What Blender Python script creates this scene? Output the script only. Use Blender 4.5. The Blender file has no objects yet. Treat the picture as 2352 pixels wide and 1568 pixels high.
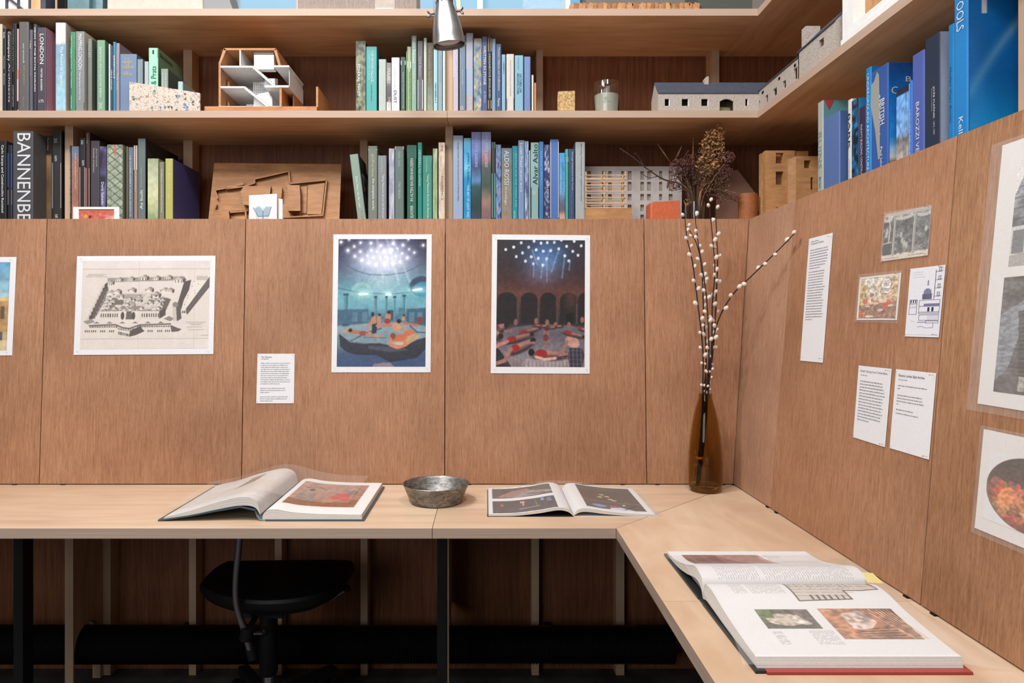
import bpy, math, random
import numpy as np
from mathutils import Vector, Matrix

# ------------------------------------------------------------------ camera, world, lights, exposure
scn = bpy.context.scene
COL = scn.collection
F, VX, VY, EYE = 1568.0, 1115.0, 745.0, 1.213      # focal length (px of a 2352 wide frame), vanishing point, eye height
DESK = 0.73
cam_d = bpy.data.cameras.new('camera')
cam_d.sensor_width = 36.0
cam_d.lens = 36.0 * F / 2352.0
cam_d.shift_x = (1176 - VX) / 2352.0
cam_d.shift_y = -(784 - VY) / 2352.0
cam_d.clip_start = 0.02
cam = bpy.data.objects.new('camera', cam_d)
cam.location = (0, 0, EYE)
cam.rotation_euler = (math.pi / 2, 0, 0)
COL.objects.link(cam)
scn.camera = cam

world = bpy.data.worlds.new('sky'); scn.world = world
world.use_nodes = True
bg = world.node_tree.nodes['Background']
bg.inputs[0].default_value = (0.235, 0.55, 0.80, 1)
bg.inputs[1].default_value = 1.0

vs = scn.view_settings
vs.view_transform = 'Standard'; vs.look = 'None'; vs.gamma = 1.0; vs.use_curve_mapping = False
vs.exposure = -0.06

def area_light(name, loc, target, size, size_y, power, col):
    d = bpy.data.lights.new(name, 'AREA'); d.shape = 'RECTANGLE'
    d.size = size; d.size_y = size_y; d.energy = power; d.color = col
    o = bpy.data.objects.new(name, d); COL.objects.link(o); o.location = loc
    o.rotation_euler = (Vector(target) - Vector(loc)).to_track_quat('-Z', 'Y').to_euler()
    return o
WARM = (1.0, 0.975, 0.945)
# ceiling lamps of the room: a row of track lights above and in front of the desk
for (lx, ly, tx, ty, tz, pw) in ((-2.1, 0.4, -1.6, 2.1, 1.2, 24), (-0.85, 0.4, -0.75, 2.1, 1.2, 23),
                                 (0.4, 0.4, 0.4, 2.1, 1.2, 21), (-1.1, 0.9, 0.9, 1.3, 1.1, 36)):
    area_light('ceiling_lamp', (lx, ly, 3.35), (tx, ty, tz), 0.30, 0.30, pw, WARM)
# the rooflight of the room, and a soft frontal fill light added behind the camera
area_light('rooflight', (-0.9, -0.7, 3.5), (-0.4, 1.4, 0.8), 2.4, 1.4, 54, (0.98, 0.99, 1.0))
area_light('frontal_fill', (-1.2, -2.35, 1.9), (-0.3, 2.0, 1.55), 2.8, 1.5, 60, (0.98, 0.99, 1.0))

# ------------------------------------------------------------------ colour + material helpers
def lin(c):
    c = np.asarray(c, float) / 255.0
    return np.where(c <= 0.04045, c / 12.92, ((c + 0.055) / 1.055) ** 2.4)
def rgba(c):
    l = lin(c); return (float(l[0]), float(l[1]), float(l[2]), 1.0)

MATS = {}
def new_mat(name):
    m = bpy.data.materials.new(name); m.use_nodes = True
    nt = m.node_tree; b = nt.nodes['Principled BSDF']
    MATS[name] = m
    return m, nt, b
def N(nt, typ, **kw):
    n = nt.nodes.new(typ)
    for k, v in kw.items():
        if k in n.inputs: n.inputs[k].default_value = v
        else: setattr(n, k, v)
    return n
def ramp(nt, fac, stops, interp='LINEAR'):
    r = nt.nodes.new('ShaderNodeValToRGB'); r.color_ramp.interpolation = interp
    e = r.color_ramp.elements
    while len(e) < len(stops): e.new(0.5)
    for el, (p, c) in zip(e, stops):
        el.position = p; el.color = rgba(c)
    nt.links.new(fac, r.inputs[0]); return r
def mixc(nt, fac, a, b, mode='MIX'):
    m = nt.nodes.new('ShaderNodeMix'); m.data_type = 'RGBA'; m.blend_type = mode
    for sock, val in ((m.inputs[0], fac), (m.inputs[6], a), (m.inputs[7], b)):
        if isinstance(val, (int, float)): sock.default_value = val
        elif isinstance(val, tuple): sock.default_value = val
        else: nt.links.new(val, sock)
    return m.outputs[2]
def coords(nt, scale=(1, 1, 1), seeded=True):
    tc = nt.nodes.new('ShaderNodeTexCoord')
    mp = nt.nodes.new('ShaderNodeMapping'); mp.inputs['Scale'].default_value = scale
    if seeded:
        oi = nt.nodes.new('ShaderNodeObjectInfo')
        mul = N(nt, 'ShaderNodeMath', operation='MULTIPLY'); mul.inputs[1].default_value = 37.0
        nt.links.new(oi.outputs['Random'], mul.inputs[0])
        cb = nt.nodes.new('ShaderNodeCombineXYZ')
        for i in range(3): nt.links.new(mul.outputs[0], cb.inputs[i])
        ad = N(nt, 'ShaderNodeVectorMath', operation='ADD')
        nt.links.new(tc.outputs['Object'], ad.inputs[0]); nt.links.new(cb.outputs[0], ad.inputs[1])
        nt.links.new(ad.outputs[0], mp.inputs['Vector'])
    else:
        nt.links.new(tc.outputs['Object'], mp.inputs['Vector'])
    return mp.outputs[0]
def noise(nt, vec, scale, detail=3, rough=0.55, dist=0.0):
    n = N(nt, 'ShaderNodeTexNoise'); n.inputs['Scale'].default_value = scale
    n.inputs['Detail'].default_value = detail; n.inputs['Roughness'].default_value = rough
    n.inputs['Distortion'].default_value = dist
    nt.links.new(vec, n.inputs['Vector']); return n.outputs[0]

def wood(name, dark, mid, light, grain, fine=0.5, rough=0.5, big=2.0, bump=0.02, spec=0.3):
    """grain: coordinate scale per axis (the small one is the grain direction)"""
    m, nt, b = new_mat(name)
    g1 = noise(nt, coords(nt, grain), 1.0, 4, 0.6, 0.35)
    g2 = noise(nt, coords(nt, tuple(g * 4.2 for g in grain)), 1.0, 3, 0.6)
    g3 = noise(nt, coords(nt), big, 3, 0.5)
    c = ramp(nt, g1, [(0.28, dark), (0.5, mid), (0.74, light)]).outputs[0]
    f = ramp(nt, g2, [(0.30, (170, 160, 150)), (0.52, (255, 255, 255))]).outputs[0]
    c = mixc(nt, fine, c, f, 'MULTIPLY')
    p = ramp(nt, g3, [(0.3, (214, 206, 200)), (0.65, (255, 255, 255))]).outputs[0]
    c = mixc(nt, 0.8, c, p, 'MULTIPLY')
    nt.links.new(c, b.inputs['Base Color'])
    b.inputs['Roughness'].default_value = rough
    b.inputs['Specular IOR Level'].default_value = spec
    if bump:
        bp = N(nt, 'ShaderNodeBump'); bp.inputs['Strength'].default_value = bump * 10; bp.inputs['Distance'].default_value = 0.001
        nt.links.new(g2, bp.inputs['Height']); nt.links.new(bp.outputs[0], b.inputs['Normal'])
    return m
def ply_board(name, face, axis, thick, grain, edge_l=(226, 197, 172), edge_d=(150, 112, 88), layers=7, rough=0.5):
    """plywood board: birch on the two faces (normal along `axis`), plies on the edges"""
    m, nt, b = new_mat(name)
    vec = coords(nt, grain)
    g1 = noise(nt, vec, 1.0, 4, 0.55, 0.5)
    g3 = noise(nt, coords(nt), 2.2, 3, 0.5)
    d, mi, l = face
    c = ramp(nt, g1, [(0.3, d), (0.5, mi), (0.72, l)]).outputs[0]
    c = mixc(nt, 0.7, c, ramp(nt, g3, [(0.3, (226, 216, 206)), (0.65, (255, 255, 255))]).outputs[0], 'MULTIPLY')
    tc = nt.nodes.new('ShaderNodeTexCoord')
    sep = nt.nodes.new('ShaderNodeSeparateXYZ'); nt.links.new(tc.outputs['Object'], sep.inputs[0])
    along = noise(nt, coords(nt, tuple(3.0 if i != axis else 900.0 for i in range(3))), 1.0, 2)
    mu = N(nt, 'ShaderNodeMath', operation='MULTIPLY'); mu.inputs[1].default_value = 2 * layers / thick * math.pi
    nt.links.new(sep.outputs[axis], mu.inputs[0])
    sn = N(nt, 'ShaderNodeMath', operation='SINE'); nt.links.new(mu.outputs[0], sn.inputs[0])
    ma = N(nt, 'ShaderNodeMath', operation='MULTIPLY_ADD'); ma.inputs[1].default_value = 0.20; ma.inputs[2].default_value = 0.36
    nt.links.new(sn.outputs[0], ma.inputs[0])
    ad = N(nt, 'ShaderNodeMath', operation='MULTIPLY_ADD'); ad.inputs[1].default_value = 0.5
    nt.links.new(along, ad.inputs[0]); nt.links.new(ma.outputs[0], ad.inputs[2])
    e = ramp(nt, ad.outputs[0], [(0.12, edge_d), (0.45, tuple((a * 0.55 + q * 0.45) for a, q in zip(edge_l, edge_d))), (0.85, edge_l)]).outputs[0]
    ge = nt.nodes.new('ShaderNodeNewGeometry')
    sn2 = nt.nodes.new('ShaderNodeSeparateXYZ'); nt.links.new(ge.outputs['Normal'], sn2.inputs[0])
    ab = N(nt, 'ShaderNodeMath', operation='ABSOLUTE'); nt.links.new(sn2.outputs[axis], ab.inputs[0])
    gt = N(nt, 'ShaderNodeMath', operation='GREATER_THAN'); gt.inputs[1].default_value = 0.7
    nt.links.new(ab.outputs[0], gt.inputs[0])
    nt.links.new(mixc(nt, gt.outputs[0], e, c), b.inputs['Base Color'])
    b.inputs['Roughness'].default_value = rough; b.inputs['Specular IOR Level'].default_value = 0.3
    return m
def plain(name, c, rough=0.6, metal=0.0, spec=0.4, var=0.0, scale=40, alpha=1.0, trans=0.0, ior=1.45, bump=0.0):
    m, nt, b = new_mat(name)
    b.inputs['Roughness'].default_value = rough; b.inputs['Metallic'].default_value = metal
    b.inputs['Specular IOR Level'].default_value = spec
    b.inputs['Alpha'].default_value = alpha
    b.inputs['Transmission Weight'].default_value = trans; b.inputs['IOR'].default_value = ior
    if var or bump:
        nz = noise(nt, coords(nt), scale, 4)
        lo = tuple(max(0, x * (1 - var)) for x in c); hi = tuple(min(255, x * (1 + var)) for x in c)
        nt.links.new(ramp(nt, nz, [(0.3, lo), (0.7, hi)]).outputs[0], b.inputs['Base Color'])
        if bump:
            bp = N(nt, 'ShaderNodeBump'); bp.inputs['Strength'].default_value = bump; bp.inputs['Distance'].default_value = 0.002
            nt.links.new(nz, bp.inputs['Height']); nt.links.new(bp.outputs[0], b.inputs['Normal'])
    else:
        b.inputs['Base Color'].default_value = rgba(c)
    return m
def vcol(name, rough, spec=0.35, coat=0.0, fibre=0.05):
    m, nt, b = new_mat(name)
    at = N(nt, 'ShaderNodeAttribute'); at.attribute_name = 'Col'
    nz = noise(nt, coords(nt), 260, 2)
    k = ramp(nt, nz, [(0.3, tuple([255 * (1 - fibre)] * 3)), (0.7, (255, 255, 255))]).outputs[0]
    nt.links.new(mixc(nt, 1.0, at.outputs['Color'], k, 'MULTIPLY'), b.inputs['Base Color'])
    b.inputs['Roughness'].default_value = rough; b.inputs['Specular IOR Level'].default_value = spec
    b.inputs['Coat Weight'].default_value = coat
    return m

wood('panel_ply', (158, 113, 84), (174, 128, 98), (187, 143, 112), (210, 210, 9), 0.5, 0.5, 2.6, 0.03, 0.3)
wood('panel_ply_pale', (166, 124, 98), (180, 139, 113), (192, 153, 127), (210, 210, 9), 0.45, 0.5, 2.6, 0.03, 0.3)
wood('panel_ply_warm', (150, 108, 78), (168, 124, 92), (184, 142, 108), (190, 190, 8), 0.55, 0.5, 2.6, 0.03, 0.3)
wood('back_ply', (112, 68, 42), (132, 84, 56), (146, 98, 68), (110, 110, 4.0), 0.5, 0.55, 2.2, 0.02, 0.25)
wood('oak', (174, 126, 82), (188, 140, 94), (200, 154, 108), (18, 90, 90), 0.2, 0.5, 6, 0.02, 0.3)
wood('pearwood', (172, 118, 76), (186, 132, 88), (198, 146, 102), (20, 90, 90), 0.25, 0.5, 6, 0.02, 0.3)
wood('walnut_relief', (140, 96, 54), (158, 110, 66), (174, 126, 80), (14, 80, 80), 0.25, 0.5, 6, 0.02, 0.3)
wood('pine', (206, 164, 122), (222, 182, 140), (232, 196, 156), (40, 40, 6), 0.2, 0.5, 6, 0.02, 0.3)
BIRCH = ((206, 164, 124), (219, 180, 142), (230, 196, 160))
BIRCH_D = ((200, 170, 143), (211, 183, 156), (220, 195, 170))
ply_board('shelf_ply', BIRCH, 2, 0.0214, (4, 42, 42), (190, 166, 148), (144, 116, 99))
ply_board('shelf_ply_side', BIRCH, 2, 0.0214, (42, 4, 42), (190, 166, 148), (144, 116, 99))
ply_board('upright_ply', BIRCH, 0, 0.026, (42, 42, 4), (200, 172, 146), (156, 124, 98))
ply_board('upright_ply_side', BIRCH, 1, 0.026, (42, 42, 4), (200, 172, 146), (156, 124, 98))
ply_board('desk_ply', BIRCH_D, 2, 0.024, (2.5, 26, 26), (196, 174, 156), (104, 84, 72), 8, 0.42)
ply_board('desk_ply_side', BIRCH_D, 2, 0.024, (14, 5, 26), (196, 174, 156), (104, 84, 72), 8, 0.42)
vcol('book_cover', 0.38, 0.4)
vcol('print', 0.5, 0.3, 0.0, 0.03)
vcol('paper', 0.62, 0.25, 0.0, 0.03)
plain('text_ink', (30, 28, 30), 0.6)
plain('black_steel', (22, 23, 26), 0.45, 0.0, 0.4, 0.1, 20)
plain('black_vinyl', (13, 13, 14), 0.5, 0.0, 0.35, 0.15, 300)
plain('black_plastic', (15, 15, 17), 0.55, 0.0, 0.3)
plain('duct_black', (14, 14, 15), 0.5, 0.0, 0.35, 0.2, 60)
plain('chrome', (190, 190, 195), 0.18, 1.0)
plain('brushed_steel', (150, 150, 155), 0.32, 1.0)
plain('aluminium', (186, 187, 191), 0.33, 1.0, 0.5, 0.06, 30)
plain('floor_dark', (70, 68, 66), 0.6, 0.0, 0.3, 0.25, 8)
plain('ceiling_white', (228, 228, 226), 0.8, 0, 0.2, 0.02, 5)
plain('wall_grey', (120, 114, 110), 0.8, 0, 0.2, 0.04, 5)
plain('wall_dim', (90, 86, 84), 0.8, 0, 0.2, 0.04, 5)
plain('white_card', (224, 223, 222), 0.6, 0, 0.25, 0.02, 60)
plain('grey_card', (170, 158, 150), 0.7, 0, 0.2, 0.04, 80)
plain('slate_card_light', (130, 132, 136), 0.7)
plain('slate_card', (70, 76, 88), 0.7, 0, 0.2, 0.06, 60)
plain('shadow_gap', (12, 11, 11), 0.9, 0, 0.1)
plain('clear_film', (235, 232, 230), 0.05, 0, 0.6, 0, 1, 0.07)
plain('clear_glass', (245, 250, 250), 0.02, 0, 0.5, 0, 1, 1.0, 1.0, 1.45)
plain('window_glass', (240, 250, 255), 0.0, 0, 0.2, 0, 1, 0.08)

# ------------------------------------------------------------------ geometry helpers
def P(px, py, Y):
    return (float((px - VX) * Y / F), float(Y), float(EYE + (VY - py) * Y / F))
def PX(px, Y): return (px - VX) * Y / F
def PZ(py, Y): return EYE + (VY - py) * Y / F
KF, KR = 0.038 / 0.807, 0.0645 / 0.807
def on_front(px, py, off=0.0):       # where the pixel's ray meets the leaning panels of the long wall
    dz = (VY - py) / F
    t = (2.057 - off + KF * (EYE - DESK)) / (1 - KF * dz)
    return Vector(((px - VX) / F * t, t, EYE + t * dz))
def on_side(px, py, off=0.0):        # ... of the side wall
    dx, dz = (px - VX) / F, (VY - py) / F
    t = (0.7465 - off + KR * (EYE - DESK)) / (dx - KR * dz)
    return Vector((dx * t, t, EYE + t * dz))
def on_desk(px, py, h=0.0):
    t = (EYE - DESK - h) * F / (py - VY)
    return Vector(((px - VX) / F * t, t, DESK + h))

class B:
    def __init__(s): s.v, s.f, s.c, s.col = [], [], [], None
    def face(s, idx):
        s.f.append(tuple(idx)); s.c.append(s.col)
    def add(s, pts):
        n = len(s.v); s.v.extend(tuple(float(a) for a in p) for p in pts); return n
    def hexa(s, p, cols=None):
        """p: 8 points, 4 of the bottom ring (ccw from above) then 4 of the top. cols: bottom, top, four sides"""
        n = s.add(p)
        fs = [(3, 2, 1, 0), (4, 5, 6, 7), (0, 1, 5, 4), (1, 2, 6, 5), (2, 3, 7, 6), (3, 0, 4, 7)]
        for i, f in enumerate(fs):
            if cols: s.col = cols[i]
            s.face([n + k for k in f])
        return s
    def box(s, x0, x1, y0, y1, z0, z1, cols=None):
        if x0 > x1: x0, x1 = x1, x0
        if y0 > y1: y0, y1 = y1, y0
        if z0 > z1: z0, z1 = z1, z0
        return s.hexa([(x0, y0, z0), (x1, y0, z0), (x1, y1, z0), (x0, y1, z0),
                       (x0, y0, z1), (x1, y0, z1), (x1, y1, z1), (x0, y1, z1)], cols)
    def bar(s, a, b, w, h, up=(0, 0, 1)):
        a, b = Vector(a), Vector(b); d = (b - a).normalized(); u = Vector(up)
        sd = d.cross(u)
        if sd.length < 1e-6: sd = d.cross(Vector((0, 1, 0)))
        sd.normalize(); u = sd.cross(d).normalized()
        c = lambda p, i, j: p + sd * (i * w / 2) + u * (j * h / 2)
        return s.hexa([c(a, -1, -1), c(a, 1, -1), c(b, 1, -1), c(b, -1, -1), c(a, -1, 1), c(a, 1, 1), c(b, 1, 1), c(b, -1, 1)])
    def loft(s, rings, closed=True, cap=True):
        k = len(rings[0]); base = [s.add(r) for r in rings]
        for a, b in zip(base, base[1:]):
            for i in range(k if closed else k - 1):
                j = (i + 1) % k
                s.face((a + i, a + j, b + j, b + i))
        if cap and closed:
            s.face([base[0] + i for i in range(k)][::-1]); s.face([base[-1] + i for i in range(k)])
        return s
    def prism(s, poly, off):
        o = Vector(off)
        return s.loft([[Vector(p) for p in poly], [Vector(p) + o for p in poly]])
    def tube(s, pts, r, n=8, cap=True):
        pts = [Vector(p) for p in pts]
        rr = r if hasattr(r, '__len__') else [r] * len(pts)
        rings = []; ref = None
        for i, p in enumerate(pts):
            d = (pts[min(i + 1, len(pts) - 1)] - pts[max(i - 1, 0)]).normalized()
            if ref is None:
                ref = Vector((0, 0, 1)) if abs(d.z) < 0.9 else Vector((1, 0, 0))
            a = d.cross(ref).normalized(); b = a.cross(d).normalized(); ref = b
            rings.append([p + (a * math.cos(2 * math.pi * k / n) + b * math.sin(2 * math.pi * k / n)) * rr[i] for k in range(n)])
        return s.loft(rings, True, cap)
    def lathe(s, prof, base, axis=(0, 0, 1), n=24, cap=True, squash=1.0):
        ax = Vector(axis).normalized(); base = Vector(base)
        a = ax.cross(Vector((0, 1, 0)) if abs(ax.y) < 0.9 else Vector((1, 0, 0))).normalized(); b = ax.cross(a)
        rings = [[base + ax * h + (a * math.cos(2 * math.pi * k / n) + b * math.sin(2 * math.pi * k / n) * squash) * r for k in range(n)] for r, h in prof]
        return s.loft(rings, True, cap)
    def ball(s, c, r, nu=8, nv=5, axis=(0, 0, 1)):
        rx = r if hasattr(r, '__len__') else (r, r, r)
        rings = []
        for j in range(1, nv):
            t = math.pi * j / nv
            rings.append([(c[0] + rx[0] * math.sin(t) * math.cos(2 * math.pi * k / nu), c[1] + rx[1] * math.sin(t) * math.sin(2 * math.pi * k / nu), c[2] - rx[2] * math.cos(t)) for k in range(nu)])
        return s.loft(rings)
    def slab(s, xs, ys, holes, fn, thick):
        """flat board cut by the grid xs*ys with `holes` cells left open; fn(u,v,d) gives the point, d = 0..1 through the board"""
        for i in range(len(xs) - 1):
            for j in range(len(ys) - 1):
                if (i, j) in holes: continue
                q = [(xs[i], ys[j]), (xs[i + 1], ys[j]), (xs[i + 1], ys[j + 1]), (xs[i], ys[j + 1])]
                s.hexa([fn(u, v, 1) for u, v in q] + [fn(u, v, 0) for u, v in q])
        return s
    def build(s, name, mat, parent=None, smooth=False, origin=None):
        o = Vector(parent['_o'] if parent else (origin or (0, 0, 0)))
        me = bpy.data.meshes.new(name)
        va = np.array(s.v, float) - np.array(o)
        me.from_pydata(va.tolist(), [], s.f)
        if any(c is not None for c in s.c):
            at = me.color_attributes.new('Col', 'FLOAT_COLOR', 'CORNER')
            arr = np.ones((len(me.loops), 4), np.float32); k = 0
            cache = {}
            for f, c in zip(s.f, s.c):
                if c is not None:
                    if c not in cache: cache[c] = lin(c)
                    arr[k:k + len(f), :3] = cache[c]
                k += len(f)
            at.data.foreach_set('color', arr.ravel())
        if smooth:
            me.polygons.foreach_set('use_smooth', [True] * len(me.polygons))
            try: me.set_sharp_from_angle(angle=math.radians(38))
            except Exception: pass
        me.materials.append(MATS[mat]); me.update()
        ob = bpy.data.objects.new(name, me); COL.objects.link(ob)
        ob['_o'] = tuple(o)
        if parent: ob.parent = parent
        else: ob.location = o
        return ob

def tag(o, label, cat, group=None):
    o['label'] = label; o['category'] = cat
    if group: o['group'] = group
    return o
def thing(name, label, cat, loc, group=None):
    o = bpy.data.objects.new(name, None); COL.objects.link(o)
    o.location = loc; o['_o'] = tuple(float(a) for a in loc); o.empty_display_size = 0.05
    return tag(o, label, cat, group)
def solo(name, b, mat, label, cat, group=None, smooth=False):
    va = np.array(b.v); c = (va.min(0) + va.max(0)) / 2; c[2] = va[:, 2].min()
    return tag(b.build(name, mat, None, smooth, tuple(float(a) for a in c)), label, cat, group)
def structure(name, b, mat, parent=None):
    o = b.build(name, mat, parent)
    if parent is None: o['kind'] = 'structure'
    return o

# writing: text curves, turned into meshes in one go at the end
TEXTS = []
def write(s, centre, right, up, length, height, col, parent, name='lettering'):
    TEXTS.append((s, Vector(centre), Vector(right).normalized(), Vector(up).normalized(), length, height, col, parent, name))
def flush_texts():
    obs = []
    for t in TEXTS:
        cu = bpy.data.curves.new('t', 'FONT'); cu.body = t[0]; cu.resolution_u = 2; cu.fill_mode = 'FRONT'
        ob = bpy.data.objects.new('t', cu); COL.objects.link(ob); obs.append(ob)
    dg = bpy.context.evaluated_depsgraph_get(); dg.update()
    for ob, (s, c, r, u, ln, ht, col, parent, name) in zip(obs, TEXTS):
        me0 = bpy.data.meshes.new_from_object(ob.evaluated_get(dg))
        n = len(me0.vertices)
        if n:
            a = np.zeros(n * 3, np.float32); me0.vertices.foreach_get('co', a); a = a.reshape(-1, 3)
            lo, hi = a.min(0), a.max(0); w, h = max(hi[0] - lo[0], 1e-4), max(hi[1] - lo[1], 1e-4)
            sx = ln / w; sy = ht / h
            x = (a[:, 0] - (lo[0] + hi[0]) / 2) * sx; y = (a[:, 1] - (lo[1] + hi[1]) / 2) * sy
            o = np.array(parent['_o'])
            pos = np.array(c) + np.outer(x, np.array(r)) + np.outer(y, np.array(u)) - o
            me0.vertices.foreach_set('co', pos.astype(np.float32).ravel())
            at = me0.color_attributes.new('Col', 'FLOAT_COLOR', 'POINT')
            cc = np.ones((n, 4), np.float32); cc[:, :3] = lin(col); at.data.foreach_set('color', cc.ravel())
            me0.materials.clear(); me0.materials.append(MATS['print']); me0.update(); me0.name = name
            o2 = bpy.data.objects.new(name, me0); COL.objects.link(o2); o2.parent = parent
        cu = ob.data; bpy.data.objects.remove(ob); bpy.data.curves.remove(cu)

# flat print: a small painted canvas whose colours sit on a fine mesh
class Cv:
    def __init__(s, w, h, bg, seed=1):
        s.w, s.h = w, h
        s.a = np.zeros((h, w, 3)); s.a[:] = bg
        s.U, s.V = np.meshgrid((np.arange(w) + .5) / w, (np.arange(h) + .5) / h)
        s.asp = h / w; s.rng = np.random.RandomState(seed)
    def blend(s, m, col, a=1.0):
        m = np.clip(m, 0, 1) * a
        s.a = s.a * (1 - m[..., None]) + np.asarray(col, float) * m[..., None]; return s
    def grad(s, stops, axis='v'):
        t = s.V if axis == 'v' else s.U
        ps = [p for p, _ in stops]
        for k in range(3): s.a[..., k] = np.interp(t, ps, [c[k] for _, c in stops])
        return s
    def glow(s, cx, cy, rx, ry, col, a=1.0, pw=1.0):
        d = ((s.U - cx) / rx) ** 2 + ((s.V - cy) / ry) ** 2
        return s.blend(np.exp(-d * pw), col, a)
    def ell(s, cx, cy, rx, ry, col, a=1.0, rot=0.0, soft=0.12):
        du, dv = s.U - cx, (s.V - cy) * s.asp
        c, q = math.cos(rot), math.sin(rot)
        x, y = du * c + dv * q, -du * q + dv * c
        d = np.sqrt((x / rx) ** 2 + (y / ry) ** 2)
        return s.blend((1 - d) / soft + 0.5, col, a)
    def rect(s, u0, v0, u1, v1, col, a=1.0):
        return s.blend(((s.U >= u0) & (s.U <= u1) & (s.V >= v0) & (s.V <= v1)).astype(float), col, a)
    def poly(s, pts, col, a=1.0):
        ins = np.zeros(s.U.shape, bool); n = len(pts)
        for i in range(n):
            (x0, y0), (x1, y1) = pts[i], pts[(i + 1) % n]
            if y0 == y1: continue
            cr = (y0 > s.V) != (y1 > s.V)
            ins ^= cr & (s.U < (x1 - x0) * (s.V - y0) / (y1 - y0) + x0)
        return s.blend(ins.astype(float), col, a)
    def line(s, pts, wid, col, a=1.0):
        for (x0, y0), (x1, y1) in zip(pts, pts[1:]):
            dx, dy = x1 - x0, (y1 - y0) * s.asp
            L = dx * dx + dy * dy + 1e-12
            t = np.clip(((s.U - x0) * dx + (s.V - y0) * s.asp * dy) / L, 0, 1)
            d = np.sqrt((s.U - x0 - t * dx) ** 2 + ((s.V - y0) * s.asp - t * dy) ** 2)
            s.blend(np.clip((wid - d) * s.w + 0.5, 0, 1), col, a)
        return s
    def mottle(s, amp, nu, nv, col=None):
        r = s.rng.rand(nv + 2, nu + 2)
        x, y = s.U * nu, s.V * nv; i, j = y.astype(int), x.astype(int); fy, fx = y - i, x - j
        z = (r[i, j] * (1 - fx) + r[i, j + 1] * fx) * (1 - fy) + (r[i + 1, j] * (1 - fx) + r[i + 1, j + 1] * fx) * fy
        if col is None: s.a = s.a * (1 + (z[..., None] - .5) * 2 * amp)
        else: s.blend(np.clip((z - .5) * 3 + .3, 0, 1), col, amp)
        return s
    def blur(s, n=1):
        for _ in range(n):
            p = np.pad(s.a, ((1, 1), (1, 1), (0, 0)), 'edge')
            s.a = (p[:-2, 1:-1] + p[2:, 1:-1] + p[1:-1, :-2] + p[1:-1, 2:] + 2 * p[1:-1, 1:-1]) / 6
        return s
    def grain(s, amp, mask=None):
        g = 1 + (s.rng.rand(s.h, s.w, 1) - .5) * 2 * amp
        s.a = s.a * g if mask is None else np.where(mask[..., None], s.a * g, s.a); return s
    def done(s):
        return np.clip(s.a, 0, 255)
def picture(name, cv, fn, parent, mat='print'):
    """fn(U,V) -> (n,3) world points"""
    w, h = cv.w, cv.h
    u, v = np.meshgrid(np.linspace(0, 1, w), np.linspace(0, 1, h))
    pos = fn(u.ravel(), v.ravel()) - np.array(parent['_o'])
    idx = np.arange(w * h).reshape(h, w)
    q = np.stack([idx[1:, :-1], idx[1:, 1:], idx[:-1, 1:], idx[:-1, :-1]], -1).reshape(-1, 4)
    me = bpy.data.meshes.new(name)
    me.vertices.add(w * h); me.vertices.foreach_set('co', pos.astype(np.float32).ravel())
    me.loops.add(q.size); me.loops.foreach_set('vertex_index', q.astype(np.int32).ravel())
    me.polygons.add(len(q)); me.polygons.foreach_set('loop_start', np.arange(0, q.size, 4, dtype=np.int32))
    me.update(calc_edges=True)
    at = me.color_attributes.new('Col', 'FLOAT_COLOR', 'POINT')
    c = np.ones((w * h, 4), np.float32); c[:, :3] = lin(cv.done().reshape(-1, 3)); at.data.foreach_set('color', c.ravel())
    me.polygons.foreach_set('use_smooth', [True] * len(q))
    me.materials.append(MATS[mat]); me.update()
    ob = bpy.data.objects.new(name, me); COL.objects.link(ob); ob.parent = parent; ob['_o'] = parent['_o']
    return ob
def bilinear(TL, TR, BR, BL, off=None):
    TL, TR, BR, BL = (np.array(p, float) for p in (TL, TR, BR, BL))
    o = np.zeros(3) if off is None else np.array(off, float)
    def fn(u, v):
        u = np.asarray(u)[..., None]; v = np.asarray(v)[..., None]
        return TL * (1 - u) * (1 - v) + TR * u * (1 - v) + BR * u * v + BL * (1 - u) * v + o
    return fn
def text_bars(name, fn, rows, parent, col, seed=0, wordlen=(0.03, 0.11), gap=0.012, fill=0.34):
    """lines of small print too fine to read: one bar per word. rows: (v, pitch, u0, u1)"""
    rnd = random.Random(seed); b = B(); b.col = col
    for v, pitch, u0, u1 in rows:
        u = u0
        while u < u1 - 0.01:
            w = min(rnd.uniform(*wordlen), u1 - u)
            h = pitch * fill * rnd.uniform(0.8, 1.1)
            q = fn(np.array([u, u + w, u + w, u]), np.array([v, v, v - h, v - h]))
            n = b.add(q); b.face((n, n + 1, n + 2, n + 3)); u += w + gap
    return b.build(name, 'print', parent)
# ------------------------------------------------------------------ the room
Z_TOP, Z_MID, Z_LOW = EYE + 0.971, EYE + 0.6576, EYE + 0.300      # upper faces of the three shelves
TH = 0.0214
YS, YB = 2.10, 2.42                   # shelf front, back board
XS, XB = 0.838, 1.158                 # the same on the side wall
structure('floor', B().box(-3.4, 1.4, -2.6, 2.6, -0.05, 0), 'floor_dark')
structure('ceiling', B().box(-3.4, 1.4, -2.6, 2.6, 3.6, 3.65), 'ceiling_white')
wb = structure('wall_back', B().box(-3.4, 1.4, 2.45, 2.6, 0, Z_TOP - 0.02).box(-3.4, 1.4, 2.45, 2.6, 2.95, 3.6).box(-3.4, -1.55, 2.45, 2.6, Z_TOP - 0.02, 2.95)
               .box(0.36, 1.4, 2.45, 2.6, Z_TOP - 0.02, 2.95), 'wall_grey')
structure('wall_right', B().box(1.2, 1.4, -2.6, 2.45, 0, 3.6), 'wall_grey')
structure('wall_left', B().box(-3.4, -3.2, -2.6, 2.45, 0, 3.6), 'wall_dim')
structure('wall_rear', B().box(-3.2, 1.2, -2.6, -2.4, 0, 3.6), 'wall_dim')
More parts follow.
